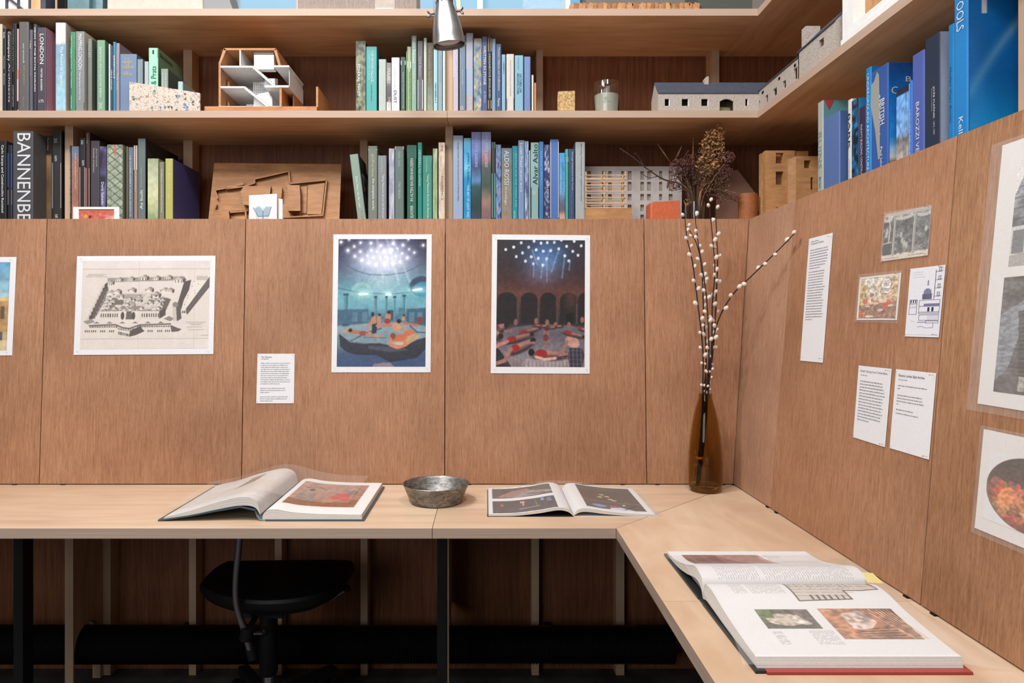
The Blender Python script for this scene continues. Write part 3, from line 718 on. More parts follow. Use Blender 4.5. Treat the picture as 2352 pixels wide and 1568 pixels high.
UM = [
 (817, 840, 94, 2.19, (70, 78, 58), (50, 60, 44), .2, 'leafy dark green photo spine with white capitals', [('FEDERAL TWIST', 148, 221, .3, .26, W_, 'd'), ('THE VIEW FROM', 148, 196, .62, .12, (196, 196, 190), 'd')],
   {'art': streaks([(76, 84, 60), (36, 44, 32), (130, 136, 108)], 21, 5, 26, 14, 80)}),
 (840.5, 866, 107, 2.19, (64, 152, 152), (40, 110, 116), .2, 'fat teal book with white capitals', [('THE MEMORY PALACE', 116, 188, .58, .22, (196, 222, 220), 'd'), ('A BOOK OF LOST INTERIORS', 120, 184, .3, .12, (170, 206, 206), 'd'), ('EDWARD HOLLIS', 195, 232, .5, .1, (30, 80, 84), 'd')]),
 (869.5, 887, 136, 2.18, (166, 176, 172), None, .2, 'pale grey green book beside the teal one', [('The Brutalist House and Garden Today', 165, 248, .55, .16, (214, 218, 216), 'd')], {'bands': [(136, 158, (128, 140, 142))]}),
 (887.5, 898.5, 144, 2.18, (170, 166, 164), None, .2, 'mottled grey book', [('MASKS', 158, 192, .5, .5, (206, 202, 200), 'd'), ('THING', 222, 246, .6, .55, (190, 188, 190), 'd')], {'art': fades([(0, (120, 116, 116)), (.3, (150, 144, 144)), (.45, (84, 76, 84)), (.7, (70, 64, 72)), (.72, (196, 192, 190)), (1, (200, 196, 194))])}),
 (899, 918, 132, 2.175, (202, 206, 212), (160, 176, 190), .2, 'pale blue white book with spaced dark capitals', [('DUST', 208, 237, .45, .36, (84, 84, 96), 'd'), ('A HISTORY OF THE SMALL', 150, 202, .4, .1, (170, 176, 184), 'd')], {'bands': [(132, 147, (172, 176, 182))]}),
 (920, 932, 131, 2.18, (38, 72, 62), None, .2, 'dark green narrow book with a white label', [('A Journey from The Ancient World to the Fragile', 165, 250, .5, .24, W_, 'd')], {'bands': [(139, 149, (200, 204, 200))]}),
 (933, 934.5, 118, 2.18, (160, 190, 140), None, .18, 'paper-thin light green leaflet', []),
 (935, 944.5, 107, 2.18, (134, 166, 124), None, .2, 'green book with brown top and white band', [('Guide to the Historic Churches', 165, 252, .6, .3, (60, 76, 60), 'd')], {'bands': [(107, 141, (142, 134, 122)), (141, 157, (218, 216, 212))]}),
 (945, 957, 82, 2.17, (126, 158, 144), (110, 140, 128), .22, 'tall sage green book with white title', [('Ruins Reused', 88, 145, .5, .5, W_, 'd'), ('Michael Thompson', 160, 216, .5, .36, W_, 'd')]),
 (958.5, 972, 94, 2.18, (90, 84, 92), None, .2, 'dark mauve topped book with pale base', [('Cecil Beaton', 130, 175, .5, .3, (180, 176, 184), 'd'), ('PORTRAITS', 192, 232, .3, .22, (120, 140, 160), 'd')], {'bands': [(183, 252, (184, 194, 200))]}),
 (973, 980.5, 87, 2.18, (176, 186, 170), None, .2, 'thin pale green book', []),
 (981, 995, 98, 2.19, (84, 82, 66), None, .2, 'dark olive book with gold lettering', [('The Country Garden', 108, 192, .4, .4, (170, 150, 100), 'd')], {'art': fades([(0, (70, 62, 48)), (.5, (88, 84, 66)), (.7, (120, 130, 120)), (1, (140, 142, 118))])}),
 (995.5, 1005.5, 108, 2.18, (150, 190, 198), None, .2, 'light turquoise book behind the lamp', [('LIVING UNDERS vol. 2', 190, 236, .5, .4, (60, 76, 84), 'd')]),
 (1006, 1016.5, 105, 2.18, (132, 154, 164), None, .2, 'grey blue book behind the lamp', [('LONDON INTERIORS', 120, 190, .5, .4, (150, 172, 182), 'd')]),
 (1017, 1023, 105, 2.18, (190, 206, 202), None, .2, 'pale strip of a book against the divider', []),
 (1040, 1053, 100, 2.17, (178, 174, 192), (150, 140, 140), .2, 'lilac topped beige book', [('MARTIN PARR', 112, 178, .55, .42, (214, 212, 224), 'd')], {'bands': [(177, 252, (166, 150, 136))]}),
 (1055, 1070, 81, 2.17, (104, 122, 142), (84, 100, 120), .2, 'slate blue book', [('Houses of Light', 160, 195, .5, .26, (190, 200, 210), 'd'), ('CS', 244, 252, .4, .4, W_, 'd')]),
 (1070.5, 1087, 76, 2.165, (160, 164, 180), None, .2, 'tallest lilac grey book with a blue band', [('PICTURE LETTERS', 224, 252, .6, .4, (214, 204, 200), 'd')], {'bands': [(158, 220, (84, 150, 206)), (220, 252, (150, 120, 112))]}),
 (1088, 1106.5, 88, 2.165, (130, 140, 170), None, .2, 'many-coloured flowery book', [], {'art': streaks([(120, 146, 176), (214, 190, 180), (66, 90, 130), (150, 150, 120)], 33, 4, 20, 14, 80)}),
 (1107, 1120, 84, 2.165, (66, 84, 128), None, .2, 'navy book with white spaced title', [('WRITTEN IN STONE', 105, 195, .5, .42, W_, 'd'), ('Jo Darcy', 210, 236, .5, .36, (200, 204, 214), 'd')]),
 (1120.5, 1129.5, 80, 2.165, (34, 32, 38), None, .2, 'black book with gold ornament', [("HOGARTH'S ENGLAND", 125, 225, .5, .5, (206, 190, 130), 'd')], {'bands': [(88, 118, (176, 150, 84)), (230, 250, (176, 150, 84))]}),
 (1130, 1139, 89, 2.17, (120, 146, 180), None, .2, 'blue grey thin book', []),
 (1139.5, 1152, 101, 2.17, (56, 84, 122), None, .2, 'dark blue book with white bold title', [('Museum Objects and Collections', 109, 208, .5, .4, W_, 'd'), ('Pearce', 226, 244, .5, .4, W_, 'd')]),
 (1152.5, 1161.5, 125, 2.175, (134, 166, 192), None, .18, 'light blue narrow book', [('URBINO', 142, 170, .5, .4, (90, 120, 146), 'd')]),
 (1163, 1181, 124, 2.175, (198, 196, 192), (160, 158, 156), .18, 'whitish book with dark dots at its foot', [('Gothic Revival churches and cathedrals', 138, 220, .55, .15, (150, 150, 150), 'd')], {'bands': [(226, 252, (110, 106, 124))]}),
 (1182.5, 1202.5, 127, 2.175, (120, 168, 190), (96, 140, 160), .18, 'light blue book with two dark title lines', [('LECTURES ON', 170, 212, .66, .24, (44, 74, 92), 'd'), ('ARCHITECTURE', 168, 216, .36, .24, (44, 74, 92), 'd'), ('Voysey Day', 132, 160, .4, .15, (70, 104, 124), 'd')]),
 (1204, 1219, 130, 2.175, (98, 126, 172), (80, 104, 150), .18, 'mid blue book', [('A Paradise out of a Common Field', 160, 225, .55, .14, (170, 186, 214), 'd')]),
 (1221, 1226, 172, 2.18, (196, 194, 170), None, .15, 'thin cream booklet', []),
 (1227, 1232, 190, 2.18, (186, 130, 92), None, .15, 'thin orange booklet', []),
]
row(UM, Z_MID, 'books in the middle of the upper shelf', 'in upper middle row', 2.175, 252)

LM = [
 (845, 867, 335, 2.17, (108, 116, 106), (84, 92, 84), .2, 'grey sage book with lower case title', [('geoffrey bawa', 354, 406, .5, .36, (190, 190, 140), 'd'), ('the complete works', 410, 482, .55, .34, W_, 'd')], {'bands': [(343, 345, (180, 184, 180))]}),
 (867.5, 888, 357, 2.165, (122, 128, 130), (100, 66, 76), .2, 'mid grey book with bold white title', [('Corner and MacLean', 362, 395, .5, .2, (190, 194, 194), 'd'), ('Taking Measures Across the American Landscape', 400, 530, .6, .28, W_, 'd')]),
 (893, 906, 341, 2.17, (160, 164, 182), None, .2, 'lilac marbled book with a yellow band', [], {'art': streaks([(156, 160, 178), (130, 138, 160), (184, 186, 196)], 12), 'bands': [(341, 346, (196, 190, 150)), (406, 421, (200, 188, 150))]}),
 (906.5, 928, 336, 2.165, (92, 112, 106), (70, 88, 84), .2, 'worn dark green book with torn top', [('Kidder Smith', 348, 382, .5, .26, (170, 184, 178), 'd'), ('ITALY BUILDS', 418, 456, .52, .24, (186, 196, 190), 'd')], {'bands': [(336, 343, (196, 172, 140))]}),
 (934.5, 957, 333, 2.165, (34, 92, 78), (24, 70, 62), .2, 'deep green book with a white label', [('IN ALTEN BAUERNHAUSERN', 364, 462, .5, .3, (206, 220, 214), 'u'), ('ELHOFER', 472, 500, .5, .3, (206, 220, 214), 'u')], {'bands': [(334, 364, (52, 102, 90))]}),
 (959, 970, 327, 2.17, (34, 128, 120), None, .2, 'thin teal book', [('HEVERELL', 345, 386, .5, .5, (170, 214, 206), 'd'), ('Peter and Kerner', 388, 428, .5, .42, (190, 220, 214), 'd')]),
 (970.5, 993, 357, 2.165, (60, 138, 122), (90, 76, 70), .2, 'turquoise green book with bold white title', [('Corner and MacLean', 362, 395, .45, .2, (170, 206, 196), 'd'), ('Taking Measures Across the American Landscape', 400, 530, .55, .28, W_, 'd')], {'bands': [(357, 370, (76, 120, 104))]}),
 (994, 1005, 341, 2.17, (150, 170, 132), None, .2, 'pale green marbled book', [], {'art': streaks([(146, 168, 128), (176, 186, 150), (116, 146, 110)], 14), 'bands': [(406, 421, (190, 190, 120))]}),
 (1007, 1022, 327, 2.17, (198, 176, 158), (150, 130, 112), .2, 'tattered cream book with spaced capitals', [('THE', 333, 348, .5, .4, (120, 96, 84), 'd'), ('FLORENCE', 405, 460, .6, .36, (130, 106, 90), 'd')], {'art': streaks([(200, 178, 160), (178, 152, 132), (212, 196, 180)], 17)}),
 (1040.5, 1064, 311, 2.16, (146, 162, 188), (120, 136, 164), .2, 'pale blue grey book right of the divider', [('Asnago Vender and the Construction of Modern Milan', 327, 462, .5, .17, (54, 60, 76), 'd')]),
 (1065, 1082, 317, 2.165, (40, 146, 196), None, .2, 'bright cyan blue book', [('JAMES TURRELL', 350, 422, .6, .34, (20, 54, 84), 'd'), ('THE ART OF LIGHT AND SPACE', 426, 520, .6, .3, (206, 226, 236), 'd')], {'art': fades([(0, (110, 176, 206)), (.15, (60, 150, 200)), (.35, (100, 180, 214)), (.45, (30, 130, 180)), (1, (34, 140, 190))])}),
 (1082.5, 1105, 303, 2.155, (100, 116, 170), (70, 84, 130), .2, 'periwinkle to dark green book, left twin of two', [('THE WIRTZ GARDENS', 311, 384, .52, .28, (170, 180, 220), 'd')], {'art': fades([(0, (128, 142, 200)), (.2, (104, 120, 184)), (.36, (56, 72, 110)), (.5, (86, 126, 170)), (.56, (44, 76, 84)), (.75, (36, 58, 58)), (1, (60, 70, 100))])}),
 (1105.5, 1128, 303, 2.155, (120, 130, 170), (70, 84, 100), .2, 'periwinkle to pinkish book, right twin of two', [('THE WIRTZ GARDENS', 311, 384, .52, .28, (190, 196, 224), 'd')], {'art': fades([(0, (136, 148, 204)), (.16, (140, 148, 190)), (.28, (150, 110, 110)), (.36, (84, 90, 90)), (.55, (60, 78, 70)), (.7, (150, 120, 110)), (.8, (130, 100, 96)), (1, (100, 80, 84))])}),
 (1129, 1138, 326, 2.165, (60, 64, 62), None, .2, 'narrow black and mint book', [('Tricks of the Trade', 404, 445, .4, .24, (50, 80, 76), 'd')], {'bands': [(326, 340, (76, 130, 128)), (398, 500, (110, 176, 170))]}),
 (1138.5, 1151, 332, 2.165, (86, 120, 170), None, .2, 'speckled blue book with plain blue foot', [], {'art': streaks([(100, 140, 190), (44, 48, 80), (150, 150, 176)], 41, 5, 30, 12, 70), 'bands': [(441, 500, (106, 166, 222))]}),
 (1151.5, 1176, 340, 2.155, (140, 126, 122), (110, 100, 96), .2, 'fat brown grey book with white roman title', [('ALDO ROSSI', 346, 424, .5, .44, (214, 218, 220), 'd'), ('drawings', 428, 470, .42, .3, (206, 206, 204), 'd')], {'art': fades([(0, (104, 130, 146)), (.1, (110, 126, 136)), (.3, (130, 124, 118)), (.6, (140, 130, 116)), (1, (140, 122, 112))])}),
 (1176.5, 1190, 335, 2.16, (40, 136, 150), None, .2, 'teal book with serif capitals', [('GOTHIC FOR THE STEAM AGE', 352, 476, .65, .36, (130, 196, 196), 'd'), ('GAVIN STAMP', 484, 520, .4, .3, (190, 220, 220), 'd')]),
 (1190.5, 1204.5, 322, 2.155, (122, 144, 182), None, .2, 'blue grey book with bold white title', [('Lucian Freud recent work', 329, 442, .5, .44, W_, 'd')], {'bands': [(322, 330, (140, 160, 180))]}),
 (1205, 1214, 324, 2.165, (140, 162, 200), None, .2, 'blue and white watery book', [('SWITZERLAND', 426, 455, .5, .5, (60, 84, 130), 'd')], {'art': streaks([(130, 156, 196), (206, 214, 224), (84, 106, 156)], 46, 3, 18)}),
 (1214.5, 1218.5, 345, 2.17, (150, 160, 158), None, .2, 'thin grey book', []),
 (1219, 1238, 327, 2.155, (140, 178, 178), (60, 70, 74), .2, 'light teal and black book with large black title', [('Alvar Aalto', 331, 424, .55, .6, (32, 40, 44), 'u'), ('Richard', 439, 443, .42, .5, W_, 'h'), ('Weston', 443.5, 447.5, .42, .5, W_, 'h')], {'bands': [(430, 500, (60, 62, 66))]}),
 (1238.5, 1249, 325, 2.165, (66, 126, 186), None, .2, 'plain blue thin book', [('The Buildings of GERMANY', 345, 425, .5, .36, (150, 190, 226), 'd')]),
 (1249.5, 1263, 332, 2.16, (66, 76, 128), None, .2, 'navy and white zebra striped book', [('OBLIQUE', 416, 455, .6, .4, W_, 'd')], {'art': streaks([(60, 70, 120), (190, 196, 216), (50, 56, 100)], 52, 4, 34, 14, 90)}),
 (1263.5, 1284, 320, 2.155, (84, 124, 190), (70, 110, 170), .2, 'blue book shelved with its white page edge outward', [], {'bands': [(325, 500, (206, 200, 206))]}),
 (1284.5, 1298, 351, 2.165, (86, 156, 208), None, .2, 'sky blue book with a pinkish foot', [('ADVENTURES IN THE SKY', 372, 444, .6, .22, (40, 80, 120), 'd')], {'art': fades([(0, (80, 160, 220)), (.5, (110, 176, 220)), (.62, (100, 120, 150)), (.75, (110, 100, 110)), (.8, (206, 170, 150)), (1, (206, 172, 156))])}),
 (1298.5, 1306, 342, 2.165, (74, 166, 160), None, .2, 'thin turquoise book', [], {'bands': [(360, 372, (150, 176, 190))]}),
 (1306.5, 1320, 342, 2.165, (62, 82, 118), (50, 66, 96), .2, 'dark blue book with white bold title', [('Through Switzerland with Turner', 348, 438, .6, .3, (206, 214, 224), 'd'), ('The Tate Gallery', 440, 500, .5, .14, (150, 166, 190), 'd')]),
 (1321.5, 1344, 326, 2.15, (168, 174, 178), (150, 156, 160), .22, 'light grey book at the right end', [('Becoming. Architectures for a planet in transition', 330, 462, .6, .18, (76, 82, 86), 'd')]),
]
row(LM, Z_LOW, 'books in the middle of the lower shelf', 'in lower middle row', 2.163, 500)
# leaning book left of that row
LY = 2.15
bt, bL = book((PX(824, LY), LY, Z_LOW + 0.0002), (1, 0, 0), (0, 1, 0), 0.0268, 0.236, .14, (128, 150, 138), (66, 68, 72),
     'sage green book leaning to the left, left end of lower middle row', 'books in the middle of the lower shelf',
     [('Dom Hans van der Laan', .30, .72, .5, .28, W_, 'd'), ('Tomelilla', .745, .99, .62, .3, (206, 130, 96), 'd')], lean=0.123)

# side wall row: spines face the room, so the row runs along Y
SX = 0.872
def srow(data):
    for i, q in enumerate(data):
        x0, x1, yt, X, col, side, depth, desc, texts = q[:9]; ex = dict(q[9]) if len(q) > 9 else {}
        X = SX
        Ya, Yb = X * F / (x0 - VX) - 0.0003, X * F / (x1 - VX) + 0.0003      # far, near
        ht = EYE + (VY - yt) * Yb / F - Z_LOW
        label = '%s, %s from left in side wall row' % (desc, ORD[i])
        yield book((X, Ya, Z_LOW), (0, -1, 0), (1, 0, 0), Ya - Yb, ht, depth, col, side, label, 'books on the side wall shelf', texts, **ex)
SW = [
 (1878, 1890, 230, .872, (170, 178, 172), (96, 146, 156), .2, 'pale grey green book with teal cover', [('RUINS', .28, .62, .45, .6, (140, 150, 146), 'd'), ('Brian Dillon', .7, .95, .5, .3, (70, 80, 80), 'd')]),
 (1891, 1928, 254, .872, (88, 116, 168), (72, 98, 150), .16, 'plain blue cloth book', []),
 (1947, 1956, 226, .872, (214, 212, 208), None, .2, 'narrow white book with spaced black capitals', [('BARK', .14, .5, .45, .5, K_, 'd'), ('photographs of trees', .6, .98, .5, .25, (130, 130, 130), 'd')]),
 (1956.5, 1972, 224, .872, (30, 80, 116), (40, 120, 170), .2, 'dark blue and cyan crackled book', [], {'art': streaks([(30, 76, 112), (40, 140, 190), (24, 26, 44)], 61, 3, 22, 14, 80)}),
 (1972.5, 1988, 241, .868, (52, 44, 72), (60, 50, 80), .2, 'dark purple book with white capitals', [("McKAY'S BUILDING CONSTRUCTION", .2, .88, .45, .3, (206, 204, 214), 'd')]),
 (1988.5, 2000, 152, .872, (30, 134, 204), (30, 110, 180), .2, 'bright blue book with white capitals', [('UNDERGROUND ARCHITECTURE', .05, .82, .5, .45, (206, 226, 240), 'd'), ('Renzo Lanzari', .85, .99, .5, .3, W_, 'd')]),
 (2001, 2039, 143, .872, (56, 92, 162), (24, 98, 172), .2, 'fat blue book with a torn grey jacket', [('BRITISH', .27, .48, .7, .26, W_, 'd'), ('CATHEDRALS', .22, .56, .46, .24, W_, 'd'), ('Paul Johnson', .66, .9, .62, .18, W_, 'd')]),
 (2059, 2088, 192, .862, (110, 160, 214), (90, 140, 200), .16, 'small sky blue book with stony lower spine', [], {'art': fades([(0, (36, 44, 66)), (.08, (36, 44, 66)), (.09, (104, 160, 224)), (.5, (130, 172, 222)), (.56, (120, 116, 116)), (.75, (176, 172, 168)), (1, (160, 154, 150))], 16, 60, 5, .3)}),
 (2088.5, 2094.5, 184, .872, (56, 116, 206), None, .18, 'thin royal blue book', [('LAGUZZI REUTLINGER', .3, .9, .5, .4, (190, 206, 230), 'd')]),
 (2095, 2122, 113, .870, (80, 98, 170), (66, 84, 150), .2, 'periwinkle blue book with white roman capitals', [('BAROZZI VEIGA', .4, .93, .5, .28, (214, 216, 224), 'd')]),
 (2124, 2158, 72, .870, (40, 52, 70), (150, 158, 180), .2, 'tall dark navy slipcase', [('JOŽE PLEČNIK', .38, .62, .66, .16, W_, 'd'), ('1872 1957', .64, .74, .66, .1, (190, 190, 196), 'd'), ('Dunaj Ljubljana', .39, .56, .5, .07, (170, 174, 180), 'd')]),
 (2177.5, 2190, 53, .875, (24, 122, 186), (20, 100, 160), .2, 'tall narrow blue book', [('Stefan Yuri Roon', .3, .7, .5, .3, (30, 70, 116), 'd')]),
 (2191, 2222, -20, .872, (36, 128, 196), (14, 104, 176), .26, 'giant glossy blue book', [('POOLS', .0, .21, .5, .55, (206, 222, 236), 'd'), ('Kelly Klein', .735, 1.03, .5, .42, (206, 222, 236), 'd')]),
]
SB = list(srow(SW))
# pictures on the visible near covers
def cover_face(k, x1px, fn_cv):
    x0, x1, yt, X = SW[k][:4]; X = SX
    Yn = X * F / (x1 - VX) + 0.0003 - 0.0004
    zt = EYE + (VY - yt) * (Yn + .0004) / F
    Xe = PX(x1px, Yn)
    picture('cover_print', fn_cv, bilinear((X + .004, Yn, zt - .001), (Xe, Yn, zt - .001), (Xe, Yn, Z_LOW + .001), (X + .004, Yn, Z_LOW + .001)), SB[k][0], 'book_cover')
c = Cv(60, 160, (14, 104, 178), 7).grad([(0, (10, 106, 184)), (.5, (16, 100, 172)), (.8, (22, 132, 200)), (1, (14, 104, 172))])

for k in range(60):
    f = k / 59; u_ = 1.02 - 1.05 * f ** 1.3; v_ = .02 + .2 * f + .42 * f ** 2.2
    c.glow(u_, v_, .07, .03, (120, 166, 208), .28 * (1 - .5 * f)); c.glow(u_, v_, .03, .012, (206, 210, 216), .22 * (1 - f))

c.rect(.17, .0, .235, .13, (190, 204, 214)); c.mottle(.05, 6, 10)
cover_face(12, 2400, c)
c = Cv(40, 110, (20, 100, 180), 8).grad([(0, (24, 66, 130)), (.25, (22, 100, 176)), (.6, (40, 130, 206)), (.72, (150, 180, 214)), (.76, (196, 190, 186)), (.8, (130, 106, 84)), (1, (120, 98, 78))])
c.glow(.35, .74, .3, .06, (206, 206, 206), .8); c.mottle(.08, 14, 40)
cover_face(6, 2135, c)
x0, x1, yt, X = SW[6][:4]; X = SX
Yn = X * F / (x1 - VX) - .0009
for s_, px_, py_, w_, h_ in (('B', 2087, 181, .012, .011), ('C', 2055, 207, .014, .016)):
    write(s_, P(px_, py_, Yn), (1, 0, 0), (0, 0, 1), w_, h_, (190, 190, 176), SB[6][0], 'cover_lettering')
# torn grey jacket piece on the spine of the same book
Ya = X * F / (x0 - VX)
tp = B(); tp.col = (150, 152, 146)
def sp(px, py): 
    Y = (X - .0012) * F / (px - VX); return (X - .0012, Y, EYE + (VY - py) * Y / F)
poly = [sp(2014, 165), sp(2019, 172), sp(2020, 240), sp(2021, 362), sp(2017, 368), sp(2010, 300), sp(2000, 245), sp(2001, 196), sp(2008, 186)]
tp.prism(poly, (0.0004, 0, 0)); tp.build('torn_jacket', 'paper', SB[6][0])
# red and teal triangle on the first cover
x0, x1, yt, X = SW[0][:4]; X = SX; Yn = X * F / (x1 - VX) - .0006
tp = B(); tp.col = (178, 62, 72); tp.prism([P(1893, 229, Yn), P(1915, 230, Yn), P(1904, 252, Yn)], (0, .0003, 0)); tp.build('cover_print', 'book_cover', SB[0][0])
# mint book: lettering on its visible cover
mint = [o for o in COL.objects if o.get('label', '').startswith('mint green book')][0]
Xc = PX(363, 2.11) + 0.0002
write('Archives', (Xc, 2.11 + .055, PZ(131, 2.14)), (0, 1, -.0), (0, 0, 1), .085, .014, K_, mint, 'cover_lettering')
# leaning book: black and white photo on its cover
cv = Cv(24, 40, (40, 40, 42), 3); cv.rect(.1, .12, .9, .45, (150, 150, 152)); cv.line([(.1, .2), (.9, .5)], .05, (70, 70, 72)); cv.rect(.15, .5, .85, .8, (110, 110, 112)); cv.line([(.2, .3), (.8, .7)], .04, (30, 30, 30)); cv.mottle(.3, 12, 20)
w_ = 0.0268 + .0003
picture('cover_print', cv, bilinear(bL(w_, .015, .2), bL(w_, .16, .2), bL(w_, .16, .03), bL(w_, .015, .03)), bt, 'book_cover')
# ------------------------------------------------------------------ sheets pinned to the panels
rnd = random.Random(4)
def sheet(name, label, cat, plane, corners, normal, pins=True, col=(226, 226, 229), off=0.0016, group='sheets pinned to the panels'):
    c = [plane(x, y, off) for x, y in corners]               # TL TR BR BL
    n = Vector(normal)
    base = (c[2] + c[3]) / 2
    t = thing(name, label, cat, tuple(base), group)
    b = B(); b.col = col
    b.hexa([c[3] - n * .0004, c[2] - n * .0004, c[1] - n * .0004, c[0] - n * .0004, c[3], c[2], c[1], c[0]])
    b.build('paper', 'paper', t)
    fn = bilinear(*c, off=tuple(n * 0.0003))
    if pins:
        for (u, v) in ((.035, .03), (.965, .03), (.965, .97), (.035, .97)):
            p = Vector(fn(np.array([u]), np.array([v]))[0])
            B().tube([p, p + n * .009 + Vector((0, 0, .001))], 0.00035, 5).ball(tuple(p + n * .009), .0008, 6, 4).build('pin', 'brushed_steel', t)
    return t, fn
FN = (0, -1, KF); SN = (-1, 0, KR)
FNv = Vector(FN).normalized(); SNv = Vector(SN).normalized()
def sub(fn, u0, v0, u1, v1):
    return lambda u, v: fn(u0 + (u1 - u0) * np.asarray(u), v0 + (v1 - v0) * np.asarray(v))
def lines(v0, n, pitch, u0, u1, seed, para=()):
    r = random.Random(seed); out = []
    for i in range(n):
        out.append((v0 + i * pitch, pitch, u0, (u1 - r.uniform(0, .1)) if i not in para else u0 + (u1 - u0) * r.uniform(.3, .7)))
    return out
def title(s, fn, u, v, du, dv, col, t):
    a, r, d = (np.array(fn(np.array([x]), np.array([y]))[0]) for x, y in ((u, v), (u + du, v), (u, v + dv)))
    ctr = np.array(fn(np.array([u + du / 2]), np.array([v + dv / 2]))[0])
    R, U = Vector(r - a), Vector(a - d)
    write(s, Vector(ctr) + R.cross(U).normalized() * .0003, R, U, R.length, U.length, col, t, 'heading')

# --- the engraving of a walled bath complex
def engraving():
    c = Cv(400, 272, (218, 208, 204), 3)
    c.mottle(.02, 8, 6)
    c.rect(0, .10, 1, .885, (216, 206, 199)); c.mottle(.015, 20, 14)
    ink, mid, lt = (92, 84, 82), (140, 131, 126), (222, 214, 204)
    for v in (.095, .885): c.line([(0, v), (1, v)], .0012, (150, 140, 134))
    for u in (.445, .88): c.line([(u, 0), (u + .005, 1)], .0012, (190, 178, 172))
    def house(u, v, s, n=3, dark=.5, win=2):
        h = s * 1.15
        c.poly([(u - s, v - h), (u + s, v - h), (u + s, v), (u - s, v)], lt)
        c.poly([(u - s * 1.1, v - h), (u, v - h - s * .75), (u + s * 1.1, v - h)], (196, 187, 178))
        c.poly([(u, v - h - s * .75), (u + s * .7, v - h - s * 1.05), (u + s * 1.75, v - h - s * .3), (u + s * 1.1, v - h)], mid)
        c.poly([(u + s, v - h), (u + s * 1.65, v - h - s * .3), (u + s * 1.65, v - s * .35), (u + s, v)], ink)
        for r_ in range(win):
            for k in range(n):
                x = u - s * .7 + 1.4 * s * k / max(1, n - 1); y = v - h * (.78 - .45 * r_)
                c.rect(x - s * .13, y, x + s * .13, y + h * .3, (74, 66, 66))
        c.line([(u - s, v - h), (u + s, v - h)], .001, ink)
    # far wall with pavilions
    c.poly([(.20, .195), (.80, .18), (.82, .225), (.20, .245)], (158, 149, 143))
    for k in range(40): c.line([(.21 + k * .0152, .20), (.21 + k * .0152, .235)], .0008, (120, 112, 108), .6)
    for u, v, s in ((.215, .275, .024), (.285, .235, .022), (.375, .23, .024), (.475, .225, .03), (.575, .225, .026), (.67, .215, .024), (.755, .25, .033)): house(u, v, s)
    # shadow of the right wall and the long tank on the far right
    c.poly([(.80, .24), (.855, .22), (.84, .33), (.80, .45), (.77, .62), (.77, .66), (.735, .66), (.75, .5)], ink)
    c.poly([(.89, .175), (1.0, .18), (1.0, .27), (.845, .60), (.80, .565), (.885, .22)], (220, 212, 204))
    c.poly([(1.0, .18), (1.0, .30), (.83, .615), (.808, .57)], (104, 96, 94))
    c.rect(.785, .56, .82, .615, lt); c.rect(.79, .57, .80, .60, ink); c.rect(.805, .57, .815, .60, ink)
    for k in range(12): c.ell(.88 + .035 * math.sin(k * 1.7) - .004 * k, .24 + .026 * k, .003, .003, ink)
    c.rect(.895, .178, .985, .225, (150, 142, 136), .5)
    # left wall running to the front
    for k in range(9):
        u, v = .165 - .014 * k, .28 + .045 * k
        c.poly([(u, v), (u + .03, v - .03), (u + .045, v + .06), (u + .005, v + .08)], ink); c.poly([(u - .012, v + .01), (u + .012, v - .012), (u + .012, v + .07), (u - .012, v + .08)], (200, 191, 183))
    c.poly([(.155, .35), (.21, .30), (.20, .42), (.12, .63), (.085, .67), (.11, .5)], (112, 104, 100), .7)
    # middle block: terraces, courts and roofs
    c.poly([(.20, .36), (.60, .36), (.66, .42), (.62, .66), (.16, .66)], (206, 198, 190))
    for u, v, s, n in ((.22, .39, .026, 2), (.27, .38, .028, 2), (.30, .43, .026, 2), (.385, .365, .028, 2), (.52, .36, .028, 2), (.57, .42, .032, 2), (.64, .37, .03, 2), (.68, .37, .028, 3)): house(u, v, s, n, .5, 1)
    for k in range(5):
        house(.20 - .008 * k, .47 + .035 * k, .016, 2, .5, 1); house(.625 - .004 * k, .45 + .04 * k, .018, 2, .5, 1)
    c.poly([(.24, .42), (.29, .42), (.25, .56), (.205, .56)], (130, 122, 117)); c.poly([(.66, .42), (.70, .44), (.64, .64), (.61, .66)], (110, 102, 98))
    c.rect(.26, .445, .33, .50, (120, 112, 107)); c.rect(.525, .44, .61, .47, (120, 112, 107))
    for k in range(3): house(.36 + .043 * k, .475, .02, 2, .5, 1)
    c.poly([(.34, .38), (.48, .38), (.46, .43), (.33, .43)], (170, 161, 154))
    c.ell(.39, .505, .035, .03, (128, 120, 114)); c.ell(.385, .50, .03, .024, (176, 167, 160))
    for u in (.33, .45, .42): c.ell(u, .535, .02, .016, (140, 131, 126))
    rr = random.Random(5)
    for k in range(46):
        u_, v_ = rr.uniform(.21, .62), rr.uniform(.41, .60)
        house(u_, v_, rr.uniform(.010, .017), 2, .5, 1)
    for k in range(60):
        u_, v_ = rr.uniform(.18, .64), rr.uniform(.40, .62); c.line([(u_, v_), (u_ + .03, v_ - .03)], .001, (120, 112, 108), .7)
    # its front
    c.poly([(.14, .57), (.61, .57), (.61, .65), (.14, .655)], (212, 204, 196))
    for k in range(26):
        u = .155 + k * .0178
        if .30 < u < .46: continue
        c.rect(u, .60, u + .008, .64, (86, 78, 76))
    for k in range(10): c.poly([(.145 + k * .047, .575), (.168 + k * .047, .55), (.192 + k * .047, .575)], (150, 142, 136))
    c.rect(.295, .57, .455, .665, (216, 208, 200))
    for u in (.325, .41): c.ell(u, .625, .014, .03, (90, 82, 80))
    c.poly([(.355, .575), (.395, .575), (.40, .665), (.35, .665)], (110, 102, 98)); c.poly([(.61, .575), (.66, .54), (.66, .62), (.61, .655)], ink)
